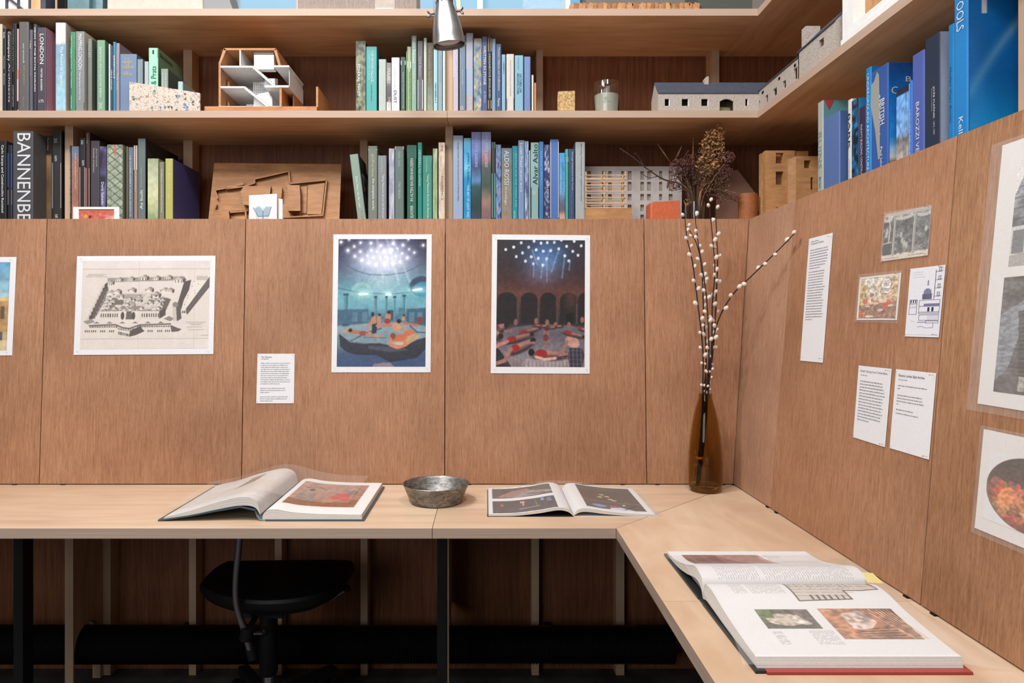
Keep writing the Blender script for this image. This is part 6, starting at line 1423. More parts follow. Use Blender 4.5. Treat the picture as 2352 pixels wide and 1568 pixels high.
# terrazzo block
def terrazzo():
    m, nt, b = new_mat('terrazzo')
    tc_ = nt.nodes.new('ShaderNodeTexCoord'); sx_ = nt.nodes.new('ShaderNodeSeparateXYZ'); cx_ = nt.nodes.new('ShaderNodeCombineXYZ')
    nt.links.new(tc_.outputs['Object'], sx_.inputs[0]); nt.links.new(sx_.outputs[0], cx_.inputs[0]); nt.links.new(sx_.outputs[2], cx_.inputs[1]); vec = cx_.outputs[0]
    base = ramp(nt, noise(nt, vec, 700, 2), [(.35, (186, 158, 144)), (.5, (204, 186, 174)), (.65, (212, 198, 188))]).outputs[0]
    cur = base
    CH1 = [(96, 122, 108), (96, 116, 156), (150, 130, 116), (84, 80, 78), (128, 150, 136), (186, 156, 142)]
    CH2 = [(120, 140, 126), (170, 134, 118), (110, 104, 100), (206, 190, 176), (150, 160, 160), (190, 160, 142)]
    for sc, share, cols in ((340, .30, CH2), (120, .17, CH1)):
        sep = []
        for feat in ('F1', 'DISTANCE_TO_EDGE'):
            vo = N(nt, 'ShaderNodeTexVoronoi'); vo.voronoi_dimensions = '2D'; vo.feature = feat; vo.inputs['Scale'].default_value = sc; nt.links.new(vec, vo.inputs['Vector']); sep.append(vo)
        sp = nt.nodes.new('ShaderNodeSeparateColor'); nt.links.new(sep[0].outputs['Color'], sp.inputs[0])
        cr = ramp(nt, sp.outputs[0], [(i / 6, c) for i, c in enumerate(cols)], 'CONSTANT').outputs[0]
        lt = N(nt, 'ShaderNodeMath', operation='GREATER_THAN'); nt.links.new(sep[1].outputs['Distance'], lt.inputs[0]); lt.inputs[1].default_value = .09
        g2 = N(nt, 'ShaderNodeMath', operation='LESS_THAN'); nt.links.new(sp.outputs[1], g2.inputs[0]); g2.inputs[1].default_value = share
        mu = N(nt, 'ShaderNodeMath', operation='MULTIPLY'); nt.links.new(lt.outputs[0], mu.inputs[0]); nt.links.new(g2.outputs[0], mu.inputs[1])
        cur = mixc(nt, mu.outputs[0], cur, cr)
    nt.links.new(cur, b.inputs['Base Color']); b.inputs['Roughness'].default_value = .35
    Y = 2.1005
    b = B().prism([(PX(297, Y), Y, Z_MID), (PX(459, Y), Y, Z_MID), (PX(459, Y), Y, PZ(213.5, Y)), (PX(297, Y), Y, PZ(187.5, Y))], (0, .008, 0))
    solo('terrazzo_sample', b, 'terrazzo', 'terrazzo slab with sloping top and green and blue chips', 'stone sample')
terrazzo()
# sectional house model
def house_model():
    Y = 2.125; D = .20; Z0 = Z_MID
    t = thing('house_model', 'sectional model of a house in orange wood and white card', 'model', (PX(600, Y), Y + .1, Z0))
    def bx(name, mat, *a): return pbox(*a).build(name, mat, t)
    b = B().box(PX(472, Y), PX(729, Y), Y - .008, Y + D, Z0, PZ(246, Y)); b.build('base', 'pearwood', t)
    bx('garden_wall', 'pearwood', 726, 730.5, 199, 246, Y, Y + D)
    bx('floor_slab', 'white_card', 502, 645, 243.5, 246, Y - .006, Y + .16)
    # left wall with window openings
    ys = [Y, Y + .045, Y + .075, Y + D - .02]; zs = [PZ(243.5, Y), PZ(236, Y), PZ(215, Y), PZ(193, Y), PZ(166, Y), PZ(145, Y)]
    B().slab(ys, zs, {(1, 1), (1, 3)}, lambda u, v, d: (PX(502, Y) + .007 * d, u, v), 0).build('side_wall', 'pearwood', t)
    x0, x1 = PX(502, Y), PX(502, Y) + .007
    B().prism([(x0, Y, PZ(145, Y)), (x1, Y, PZ(145, Y)), (PX(520, Y), Y, PZ(114, Y)), (PX(514, Y), Y, PZ(110.5, Y))], (0, D - .02, 0)).build('roof_slope', 'pearwood', t)
    B().box(PX(514, Y), PX(634, Y), Y, Y + D - .02, PZ(115, Y), PZ(110.5, Y)).build('roof', 'pearwood', t)
    B().prism([(PX(629, Y), Y, PZ(115, Y)), (PX(634, Y), Y, PZ(110.5, Y)), (PX(645, Y), Y, PZ(150, Y)), (PX(639, Y), Y, PZ(150, Y))], (0, D - .02, 0)).build('roof_slope', 'pearwood', t)
    bx('back_wall', 'pearwood', 507, 640, 114, 150, Y + D - .03, Y + D - .022)
    B().box(PX(507, Y), PX(660, Y), Y + D - .03, Y + D - .022, PZ(243, Y), PZ(151, Y)).build('back_wall', 'white_card', t)
    for a, b_, p, q in ((506.5, 580, 151, 155), (629, 664, 150, 154), (506.5, 560, 198, 202), (608, 663, 196, 200.5)): bx('floor_slab', 'white_card', a, b_, p, q, Y - .002, Y + D - .035)
    # stairs, each a stepped flight
    def flight(xa, ya, xb, yb, n, wd):
        b = B()
        for k in range(n):
            f0, f1 = k / n, (k + 1) / n
            z_ = PZ(ya + (yb - ya) * f1, Y)
            b.prism([(PX(xa + (xb - xa) * f0, Y), Y, PZ(ya + (yb - ya) * f0 + 5, Y)), (PX(xa + (xb - xa) * f1, Y), Y, PZ(yb * f1 + ya * (1 - f1) + 5, Y)), (PX(xa + (xb - xa) * f1, Y), Y, PZ(ya + (yb - ya) * f1, Y)), (PX(xa + (xb - xa) * f1, Y), Y, PZ(ya + (yb - ya) * f0 + .5, Y)), (PX(xa + (xb - xa) * f0, Y), Y, PZ(ya + (yb - ya) * f0 + .5, Y))], (0, wd, 0))
        b.build('stair', 'white_card', t)
    flight(580, 151, 631, 196, 12, .03); flight(560, 198, 618, 243.5, 13, .03)
    B().prism([(PX(575, Y), Y + .031, PZ(243.5, Y)), (PX(618, Y), Y + .031, PZ(243.5, Y)), (PX(618, Y), Y + .031, PZ(217, Y)), (PX(609, Y), Y + .031, PZ(203, Y)), (PX(575, Y), Y + .031, PZ(211, Y))], (0, .004, 0)).build('stair_wall', 'white_card', t)
    bx('stair_wall', 'white_card', 608, 631, 180, 197, Y + .032, Y + .036)
    bx('attic_box', 'white_card', 583.5, 629, 126, 159, Y + .006, Y + .03)
    bx('attic_lid', 'white_card', 583.5, 629, 119.5, 125, Y + .02, Y + .05)
    B().box(PX(550, Y), PX(553, Y), Y, Y + .15, PZ(151, Y), PZ(115, Y)).build('partition', 'white_card', t)
    # perforated screens
    def screen(a, b_, p, q, Yc):
        xs = list(np.linspace(PX(a, Y), PX(b_, Y), 19)); zs = list(np.linspace(PZ(q, Y), PZ(p, Y), 15))
        B().slab(xs, zs, {(i, j) for i in range(18) for j in range(14) if i % 2 and j % 2}, lambda u, v, d: (u, Yc + .002 * d, v), 0).build('perforated_screen', 'white_card', t)
    screen(564, 608, 170, 198, Y + .07); screen(545, 574, 220, 243, Y + .08); screen(592, 620, 159, 184, Y + .08); screen(529, 552, 176, 197, Y + .12)
    # right: lower wooden wall, white side cheek
    B().box(PX(642, Y), PX(647, Y), Y, Y + D - .04, PZ(243.5, Y), PZ(200.5, Y)).build('side_wall', 'pearwood', t)
    X = PX(663, Y)
    B().prism([(X - .0015, Y + .01, PZ(200, Y)), (X - .0015, Y + D - .03, PZ(200, Y)), (X - .0015, Y + D - .03, PZ(165, Y)), (X - .0015, Y + .01, PZ(155, Y))], (.0015, 0, 0)).build('side_cheek', 'white_card', t)
    B().box(X - .004, X, Y + .06, Y + D - .03, PZ(243.5, Y), PZ(200.5, Y)).build('side_wall', 'pearwood', t)
    bx('inner_wall', 'pearwood', 648, 663, 201, 243.5, Y + .11, Y + .115)
house_model()
# stone cube, candle
m_ = plain('lichen_stone', (176, 148, 104), .8, 0, .2, .25, 160, bump=.5)
Y = 2.15
b = B().prism([(PX(1281, Y), Y, Z_MID), (PX(1320.5, Y), Y, Z_MID), (PX(1320.5, Y), Y, PZ(208.5, Y)), (PX(1283, Y), Y, PZ(209.5, Y)), (PX(1281, Y), Y, PZ(213, Y))], (.004, .05, 0))
solo('brick_sample', b, 'lichen_stone', 'small ochre speckled stone block left of the candle', 'stone sample')
plain('candle_wax', (206, 200, 184), .5, 0, .4)
Y = 2.16; cxx, s = PX(1393, Y), Y / F
t = thing('candle', 'pale candle in a clear glass tumbler on the upper shelf', 'candle', (cxx, Y, Z_MID))
g0 = Z_MID; h = PZ(192, Y) - g0
B().lathe([(.003, 0), (27.5 * s, 0), (28.5 * s, .004), (29.5 * s, h - .001), (29.2 * s, h), (28.3 * s, h), (27.2 * s, .006), (.003, .006)], (cxx, Y, g0), (0, 0, 1), 32).build('tumbler', 'clear_glass', t, True)
B().lathe([(.002, .0065), (26.4 * s, .0065), (27.2 * s, PZ(221, Y) - g0), (.002, PZ(221.5, Y) - g0)], (cxx, Y, g0), (0, 0, 1), 32).build('wax', 'candle_wax', t, True)
B().tube([(cxx, Y, PZ(222, Y)), (cxx, Y, PZ(217, Y))], .001, 6).build('wick', 'black_plastic', t)
write('net  220g', (cxx - .006, Y - 29.9 * s, PZ(243, Y)), (1, 0, 0), (0, 0, 1), .028, .004, (110, 104, 92), t, 'label_print')
# stone barn wrapping the corner
def brick_card():
    m, nt, b = new_mat('barn_card')
    vec = coords(nt, (1, 1, 3), False)
    n = noise(nt, vec, 150, 4, .7); n2 = noise(nt, coords(nt, seeded=False), 20, 3)
    c = ramp(nt, n, [(.3, (128, 118, 110)), (.5, (170, 160, 152)), (.7, (188, 178, 170))]).outputs[0]
    nt.links.new(c, b.inputs['Base Color']); b.inputs['Roughness'].default_value = .8
brick_card()
def barn():
    Y0 = 2.118; W = .085; t = thing('barn_model', 'grey stone barn model with slate roof bending round the shelf corner', 'model', (PX(1610, Y0), Y0 + .04, Z_MID))
    zb, ze, zr = Z_MID, PZ(214, Y0), PZ(191, Y0 + W / 2)
    xl = PX(1515, Y0); xc = XS + .018        # the inner corner of the two wings
    bw = lambda px: PX(px, Y0); bz = lambda py: PZ(py, Y0)
    xs = [xl, bw(1527), bw(1538), bw(1566), bw(1582), bw(1611), bw(1627), bw(1653), bw(1685), bw(1712), bw(1719), xc]
    zs = [zb, bz(254.5) + .0005, bz(241), bz(226), ze]
    zs = [zb, bz(243), bz(227), ze]
    B().slab(xs, zs, {(1, 1), (3, 1), (5, 1), (7, 0), (7, 1), (9, 1)}, lambda u, v, d: (u, Y0 + .006 * d, v), 0).build('wall', 'barn_card', t)
    # white reveals in the windows and the arch head over the cart door
    for a, b_ in ((1527, 1538), (1566, 1582), (1611, 1627), (1712, 1719)):
        B().box(bw(a), bw(b_), Y0 + .0055, Y0 + .0075, bz(243), bz(241.8)).box(bw(b_) - .0014, bw(b_), Y0 + .001, Y0 + .007, bz(243), bz(227)).build('window_reveal', 'white_card', t)
    ar = [(bw(1653 + 32 * k / 10), bz(227) - .008 * (1 - math.sin(math.pi * k / 10))) for k in range(11)]
    B().prism([(bw(1653), Y0 + .0002, bz(226.8)), ] + [(x, Y0 + .0002, z) for x, z in ar] + [(bw(1685), Y0 + .0002, bz(226.8))], (0, .0055, 0)).build('arch', 'barn_card', t)
    plain('sage_card', (168, 176, 140), .7)
    B().prism([(bw(1653), Y0 + .03, zb), (bw(1685), Y0 + .03, zb), (bw(1685), Y0 + .03, bz(240)), (bw(1653), Y0 + .03, bz(238))], (0, .004, 0)).build('inner_floor', 'sage_card', t)
    # gable (left end), facing left: wall polygon
    zr_ = zr
    B().prism([(xl, Y0, zb), (xl, Y0 + W, zb), (xl, Y0 + W, ze), (xl, Y0 + W / 2, zr_ - .002), (xl, Y0, ze)], (-.005, 0, 0)).build('gable', 'barn_card', t)
    B().box(xl, xc, Y0 + W - .006, Y0 + W, zb, ze).build('wall', 'barn_card', t)
    for sg, yy in ((0, Y0 - .003), (1, Y0 + W + .003)):
        B().hexa([(xl - .006, yy, ze - .001), (xc + .05, yy, ze - .001), (xc + .05, Y0 + W / 2, zr_ - .001), (xl - .006, Y0 + W / 2, zr_ - .001), (xl - .006, yy, ze + .002), (xc + .05, yy, ze + .002), (xc + .05, Y0 + W / 2, zr_ + .002), (xl - .006, Y0 + W / 2, zr_ + .002)]).build('roof', 'slate_card', t)
    B().prism([(PX(1616, Y0 + W / 2), Y0 + W / 2 - .008, zr_ - .012), (PX(1626, Y0 + W / 2), Y0 + W / 2 - .008, zr_ - .012), (PX(1626, Y0 + W / 2), Y0 + W / 2 - .008, PZ(177, Y0 + W / 2)), (PX(1620, Y0 + W / 2), Y0 + W / 2 - .008, PZ(178.5, Y0 + W / 2)), (PX(1616, Y0 + W / 2), Y0 + W / 2 - .008, PZ(183, Y0 + W / 2))], (0, .016, 0)).build('chimney', 'barn_card', t)
    # side wing: wall facing the room along the side shelf, in two heights
    X0 = xc - .008; yw = lambda px: X0 * F / (px - VX); wz = lambda px, py: EYE + (VY - py) * yw(px) / F
    ya, yb, yc = 2.118, yw(1834), yw(1918)
    zt = wz(1790, 132) ; zt = ze + .006
    zs = [zb, zb + .012, zb + .034, zb + .044, zb + .050, zt]
    yy = [yc, yw(1893), yw(1882), yb, yw(1831), yw(1823), yw(1805), yw(1798), yw(1784), yw(1776), yw(1764), yw(1758), yw(1746), yw(1740), ya]
    yl = sorted(v for v in yy if v >= yb)
    hol = set()
    def cell(a, b_, js):
        lo, hi = yw(b_), yw(a)
        for i in range(len(yl) - 1):
            if yl[i] >= lo - 1e-6 and yl[i + 1] <= hi + 1e-6:
                for j in js: hol.add((i, j))
    for a, b_ in ((1740, 1746), (1758, 1764), (1776, 1784), (1798, 1805)): cell(a, b_, (1,))
    cell(1823, 1831, (1, 2))
    B().slab(yl, zs, hol, lambda u, v, d: (X0 + .006 * d, u, v), 0).build('wall', 'barn_card', t)
    for a, b_ in ((1740, 1746), (1758, 1764), (1776, 1784), (1798, 1805), (1823, 1831)):
        B().box(X0 + .004, X0 + .0065, yw(b_) + .0, yw(b_) + .004, zb + .012, zb + .034).build('window_reveal', 'white_card', t)
    for q in (1752, 1790, 1826):
        B().box(X0 - .0006, X0 + .0004, yw(q + 2), yw(q - 2), zt - .018, zt - .010).build('vent_slot', 'shadow_gap', t)
    zr2 = zt + .045
    B().hexa([(X0 - .003, yb, zt - .001), (X0 + .05, yb, zr2 - .001), (X0 + .05, ya, zr2 - .001), (X0 - .003, ya, zt - .001), (X0 - .003, yb, zt + .002), (X0 + .05, yb, zr2 + .002), (X0 + .05, ya + .03, zr2 + .002), (X0 - .003, ya, zt + .002)]).build('roof', 'slate_card', t)
    # taller end house
    zt2 = zt + .012; zr3 = zr2 + .014
    ye = [yc, yw(1893), yw(1882), yb]; ye = sorted(ye); zs2 = [zb, zb + .042, zb + .062, zt2]
    B().slab(ye, zs2, {(1, 1)}, lambda u, v, d: (X0 - .001 + .006 * d, u, v), 0).build('wall', 'barn_card', t)
    B().box(X0 + .003, X0 + .0052, yw(1893), yw(1893) + .002, zb + .042, zb + .062).build('window_reveal', 'white_card', t)
    B().prism([(X0 - .001, yc, zb), (X0 + .09, yc, zb), (X0 + .09, yc, zt2), (X0 + .045, yc, zr3), (X0 - .001, yc, zt2)], (0, -.005, 0)).build('gable', 'barn_card', t)
    B().prism([(X0 - .001, yb, zb), (X0 + .09, yb, zb), (X0 + .09, yb, zt2), (X0 + .045, yb, zr3), (X0 - .001, yb, zt2)], (0, -.005, 0)).build('gable', 'barn_card', t)
    B().hexa([(X0 - .004, yc - .006, zt2 - .001), (X0 + .045, yc - .006, zr3 - .001), (X0 + .045, yb + .002, zr3 - .001), (X0 - .004, yb + .002, zt2 - .001), (X0 - .004, yc - .006, zt2 + .002), (X0 + .045, yc - .006, zr3 + .002), (X0 + .045, yb + .002, zr3 + .002), (X0 - .004, yb + .002, zt2 + .002)]).build('roof', 'slate_card', t)
    Yc_ = yw(1845) + .01; Xc_ = X0 + .045
    B().box(PX(1846, Yc_), PX(1879, Yc_), Yc_ - .012, Yc_ + .012, zr3 - .05, EYE + (VY - 64) * Yc_ / F).build('chimney', 'barn_card', t)
barn()
# white building model at the side shelf's near end
def white_model():
    X0 = XS + .004; yw = lambda px: X0 * F / (px - VX)
    t = thing('white_model', 'white card building model with a wooden core on the side shelf', 'model', (X0 + .05, yw(1980), Z_MID))
    ya, yb = yw(1931), yw(2060)
    B().box(X0, X0 + .12, yb, ya, Z_MID, Z_MID + .014).build('plinth', 'white_card', t)
    B().box(X0 + .002, X0 + .06, ya - .05, ya - .004, Z_MID + .014, Z_MID + .22).build('tower', 'white_card', t)
    B().box(X0 + .03, X0 + .10, yb + .01, ya - .05, Z_MID + .014, Z_MID + .2).build('core', 'oak', t)
    B().box(X0 + .002, X0 + .028, yb + .01, ya - .05, Z_MID + .014, Z_MID + .032).build('step', 'white_card', t)
    B().box(X0 + .002, X0 + .06, yb, yb + .012, Z_MID + .014, Z_MID + .2).build('end_wall', 'white_card', t)
white_model()

# --- lower shelf
# card with a red painting
Y = 2.102
t = thing('art_card', 'white card with a small red painted picture, standing before the lower books', 'card', (PX(221, Y), Y, Z_LOW))
pbox(168, 274, 475, 540, Y, Y + .0006).build('card', 'white_card', t)
c = Cv(80, 60, (196, 96, 84), 3); c.mottle(.3, 10, 8, (226, 170, 160)); c.mottle(.2, 20, 14); c.rect(0, 0, 1, .06, (120, 90, 70)); c.rect(0, .06, 1, .2, (190, 90, 66), .6); c.ell(.2, .3, .05, .06, (200, 160, 60)); c.ell(.32, .33, .04, .05, (120, 30, 40))
for k in range(8): c.line([(.7 + .04 * k, .4 - .02 * k), (.72 + .04 * k, .9)], .006, (236, 220, 220))
picture('picture', c, bilinear(P(181, 480, Y - .0004), P(262, 480, Y - .0004), P(262, 535, Y - .0004), P(181, 535, Y - .0004)), t)
# two folded cards with a blue sketch
t = thing('sketch_card', 'white folded card with a faint blue sketch before the wooden relief', 'card', (PX(611, Y), Y, Z_LOW))
B().prism([P(572, 448.5, Y), P(636, 444.5, Y), P(636, 540, Y), P(572, 540, Y)][::-1], (0, .0006, 0)).build('card', 'white_card', t)
B().prism([P(634, 455, Y + .012), P(649, 457, Y + .006), P(649, 540, Y + .006), P(634, 540, Y + .012)][::-1], (0, .0006, 0)).build('card_back', 'white_card', t)
c = Cv(64, 84, (222, 220, 228), 4); c.poly([(.2, .36), (.35, .3), (.5, .42), (.62, .32), (.78, .34), (.68, .58), (.3, .58)], (150, 170, 186), .8)
for k in range(9): c.line([(.25 + .055 * k, .35), (.27 + .05 * k, 1)], .01, (120, 150, 170), .6)
c.line([(.15, .34), (.32, .58), (.7, .58), (.8, .34)], .012, (70, 96, 116)); c.line([(.5, .45), (.5, 1)], .012, (96, 110, 130)); c.mottle(.03, 20, 20)
picture('picture', c, bilinear(P(573, 449, Y - .0004), P(635, 445.5, Y - .0004), P(635, 532, Y - .0004), P(573, 532, Y - .0004)), t)
# wooden relief model leaning at the back
def relief():
    zb = Z_LOW + .001
    Yb, Yt = 2.21, 2.27
    z1 = PZ(374, Yt)
    def pl(px, py, h=0.0):        # ray onto the leaning board
        k = (Yt - Yb) / (z1 - zb); dz = (VY - py) / F
        tt = (Yb + k * (EYE - zb) - h * math.sqrt(1 + k * k)) / (1 - k * dz)
        return Vector(((px - VX) / F * tt, tt, EYE + dz * tt))
    t = thing('relief_model', 'brown carved wooden site model leaning at the back of the lower shelf', 'model', tuple(pl(630, 520)))
    def raised(name, poly, h, h0=0.0):
        a = [pl(x, y, h0) for x, y in poly]; b_ = [pl(x, y, h) for x, y in poly]
        B().loft([a[::-1], b_[::-1]]).build(name, 'walnut_relief', t)
    bl, br = (474, 548), (778, 548)
    raised('board', [(492, 374), (784, 377), br, bl], 0.0, -.014)
    W_ = 3.2
    def wall(pts, h=.012, w=W_):
        for (xa, ya), (xb, yb) in zip(pts, pts[1:]):
            L = math.hypot(xb - xa, yb - ya); nx, ny = -(yb - ya) / L * w / 2, (xb - xa) / L * w / 2
            raised('relief_wall', [(xa + nx, ya + ny), (xb + nx, yb + ny), (xb - nx, yb - ny), (xa - nx, ya - ny)], h)
    wall([(584, 411), (663, 393), (666, 420)]); wall([(584, 411), (585, 420), (560, 428), (520, 433), (518, 428)]); wall([(560, 421), (519, 431)], .012, 6); wall([(517, 432), (494, 436), (500, 456)]); wall([(497, 468), (492, 484), (570, 483)])
    wall([(666, 421), (750, 413), (741, 495)], .012); wall([(741, 494), (650, 499)], .01)
    raised('relief_block', [(560, 427), (622, 427), (620, 448), (600, 476), (560, 470), (552, 440)], .03); raised('relief_block', [(625, 428), (648, 430), (646, 456), (622, 456)], .018)
    raised('relief_block', [(658, 425), (688, 425), (690, 450), (690, 484), (662, 484), (664, 450)], .026); raised('relief_block', [(708, 425), (746, 420), (738, 492), (706, 492)], .008)
    raised('relief_block', [(487, 487), (526, 484), (528, 520), (487, 520)], .03); wall([(528, 487), (564, 484), (566, 520)], .012, 4); raised('relief_block', [(690, 430), (705, 428), (704, 490), (692, 490)], .004)
relief()
# timber frame model on its wooden base
def frame_model():
    Y = 2.13
    t = thing('frame_model', 'little open timber lattice model on a wooden block', 'model', (PX(1400, Y), Y, Z_LOW))
    pbox(1346, 1452, 478, 560, Y, Y + .06).build('base', 'oak', t)
    zb = PZ(478, Y)
    for py in (402, 411, 424.5, 438.5, 453, 466, 476.5):
        for d in (0, .045):
            B().box(PX(1344, Y), PX(1439, Y), Y + d, Y + d + .0022, PZ(py, Y) - .0012, PZ(py, Y) + .0012).build('rail', 'pine', t)
    for px in (1346, 1388, 1437):
        for d in (0, .045):
            B().box(PX(px, Y) - .0014, PX(px, Y) + .0014, Y + d + .0022, Y + d + .0046, zb, PZ(393.5, Y)).build('post', 'pine', t)
    for px in (1388, 1437):
        for py in (402, 424.5, 453): B().box(PX(px, Y) - .001, PX(px, Y) + .001, Y + .0046, Y + .045, PZ(py, Y) - .001, PZ(py, Y) + .001).build('cross_rail', 'pine', t)
frame_model()
plain('grey_facade', (180, 176, 174), .7, 0, .2, .03, 60); plain('buff_card', (170, 154, 138), .7)
def facade():
    Y = 2.26
    t = thing('facade_model', 'grey card facade model with rows of small window slots', 'model', (PX(1460, Y), Y, Z_LOW))
    cols = [(1349, 1357), (1383, 1390), (1397, 1405), (1427, 1433), (1442, 1450.5), (1471, 1479), (1486.5, 1495), (1514, 1521), (1536, 1545)]
    rows = [(393, 413), (417.5, 438), (445.5, 460), (470, 485), (493, 507)]
    xs = [1343] + [v for c in cols for v in c] + [1566]; zs = [382] + [v for r in rows for v in r] + [545]
    hol = {(2 * i + 1, 2 * j + 1) for i in range(len(cols)) for j in range(len(rows))}
    B().slab(xs, zs[::-1], {(i, len(zs) - 2 - j) for i, j in hol}, lambda u, v, d: (PX(u, Y), Y + .003 * d, PZ(v, Y)), 0).build('facade', 'grey_facade', t)
    pbox(1343, 1566, 384, 545, Y + .008, Y + .010).build('back_board', 'buff_card', t)
facade()
plain('orange_card', (196, 100, 66), .6, 0, .3, .06, 120); plain('terracotta', (146, 88, 50), .55, 0, .35, .08, 120, bump=.2)
Y = 2.15
b = B(); pts = [P(1494, 466, Y), P(1500, 463.5, Y - .004), P(1562, 460.5, Y), P(1562, 545, Y), P(1494, 545, Y)]
b.prism(pts[::-1], (.0, .06, 0)); solo('orange_box', b, 'orange_card', 'bright orange box on the lower shelf', 'box')
Y = 2.17
b = B().lathe([(.002, 0), (21 * Y / F, 0), (21.2 * Y / F, .003), (21.2 * Y / F, PZ(447, Y) - Z_LOW), (19.6 * Y / F, PZ(446, Y) - Z_LOW), (18.8 * Y / F, PZ(449, Y) - Z_LOW), (18.6 * Y / F, .01), (.002, .01)], (PX(1717.5, Y), Y, Z_LOW), (0, 0, 1), 32)
solo('clay_cup', b, 'terracotta', 'tall brown clay beaker left of the wooden tower model', 'cup', 'brown clay beakers', True)
Y = 2.25
b = B().lathe([(.002, 0), (17 * Y / F, 0), (17.2 * Y / F, PZ(453, Y) - Z_LOW), (15.6 * Y / F, PZ(453, Y) - Z_LOW), (15 * Y / F, .01), (.002, .01)], (PX(1752, Y), Y, Z_LOW), (0, 0, 1), 28)
solo('clay_cup', b, 'terracotta', 'shorter brown clay beaker half hidden by the wooden tower model', 'cup', 'brown clay beakers', True)
# grey-brown flat wedge shape behind the bouquet
Y = 2.30
plain('flat_brown', (140, 104, 88), .7)
b = B().prism([P(1650, 395, Y), P(1694, 390, Y), P(1745, 456, Y), P(1745, 545, Y), P(1640, 545, Y)][::-1], (0, .004, 0))
solo('flat_wedge', b, 'flat_brown', 'flat brown wedge with a sloping edge behind the dried flowers', 'board')
# wooden tower model
def tower():
    Y = 2.12
    t = thing('tower_model', 'light wooden tower model with square window holes in the shelf corner', 'model', (PX(1815, Y), Y + .04, Z_LOW))
    xs = [1758, 1782, 1799.5, 1826]; ys = [560, 512, 476, 424, 393.5, 375, 351, 345.5]
    B().slab(xs, ys, {(1, 1), (1, 3), (1, 5)}, lambda u, v, d: (PX(u, Y), Y + .02 * d, PZ(v, Y)), 0).build('tall_block', 'oak', t)
    B().box(PX(1758, Y), PX(1858, Y), Y + .03, Y + .05, Z_LOW, PZ(346, Y)).build('tall_block', 'oak', t)
    B().box(PX(1826, Y), PX(1858, Y), Y + .004, Y + .03, PZ(365, Y), PZ(346, Y)).build('tall_block', 'oak', t)
    Y2 = Y - .018
    xs = [1828, 1847, 1862, 1868, 1895]; ys = [560, 435, 407, 386, 368, 358.5]
    B().slab(xs, ys, {(1, 3), (2, 1)}, lambda u, v, d: (PX(u, Y2), Y2 + .018 * d, PZ(v, Y2)), 0).build('low_block', 'oak', t)
    B().box(PX(1828, Y2), PX(1895, Y2), Y2 + .024, Y2 + .03, Z_LOW, PZ(359, Y2)).build('low_block', 'oak', t)
    B().prism([(PX(1808, Y), Y - .006, Z_LOW), (PX(1828, Y2), Y2, Z_LOW), (PX(1828, Y2), Y2, PZ(358.5, Y2)), (PX(1808, Y), Y - .006, PZ(367, Y))], (0, .006, 0)).build('low_block', 'oak', t)
tower()
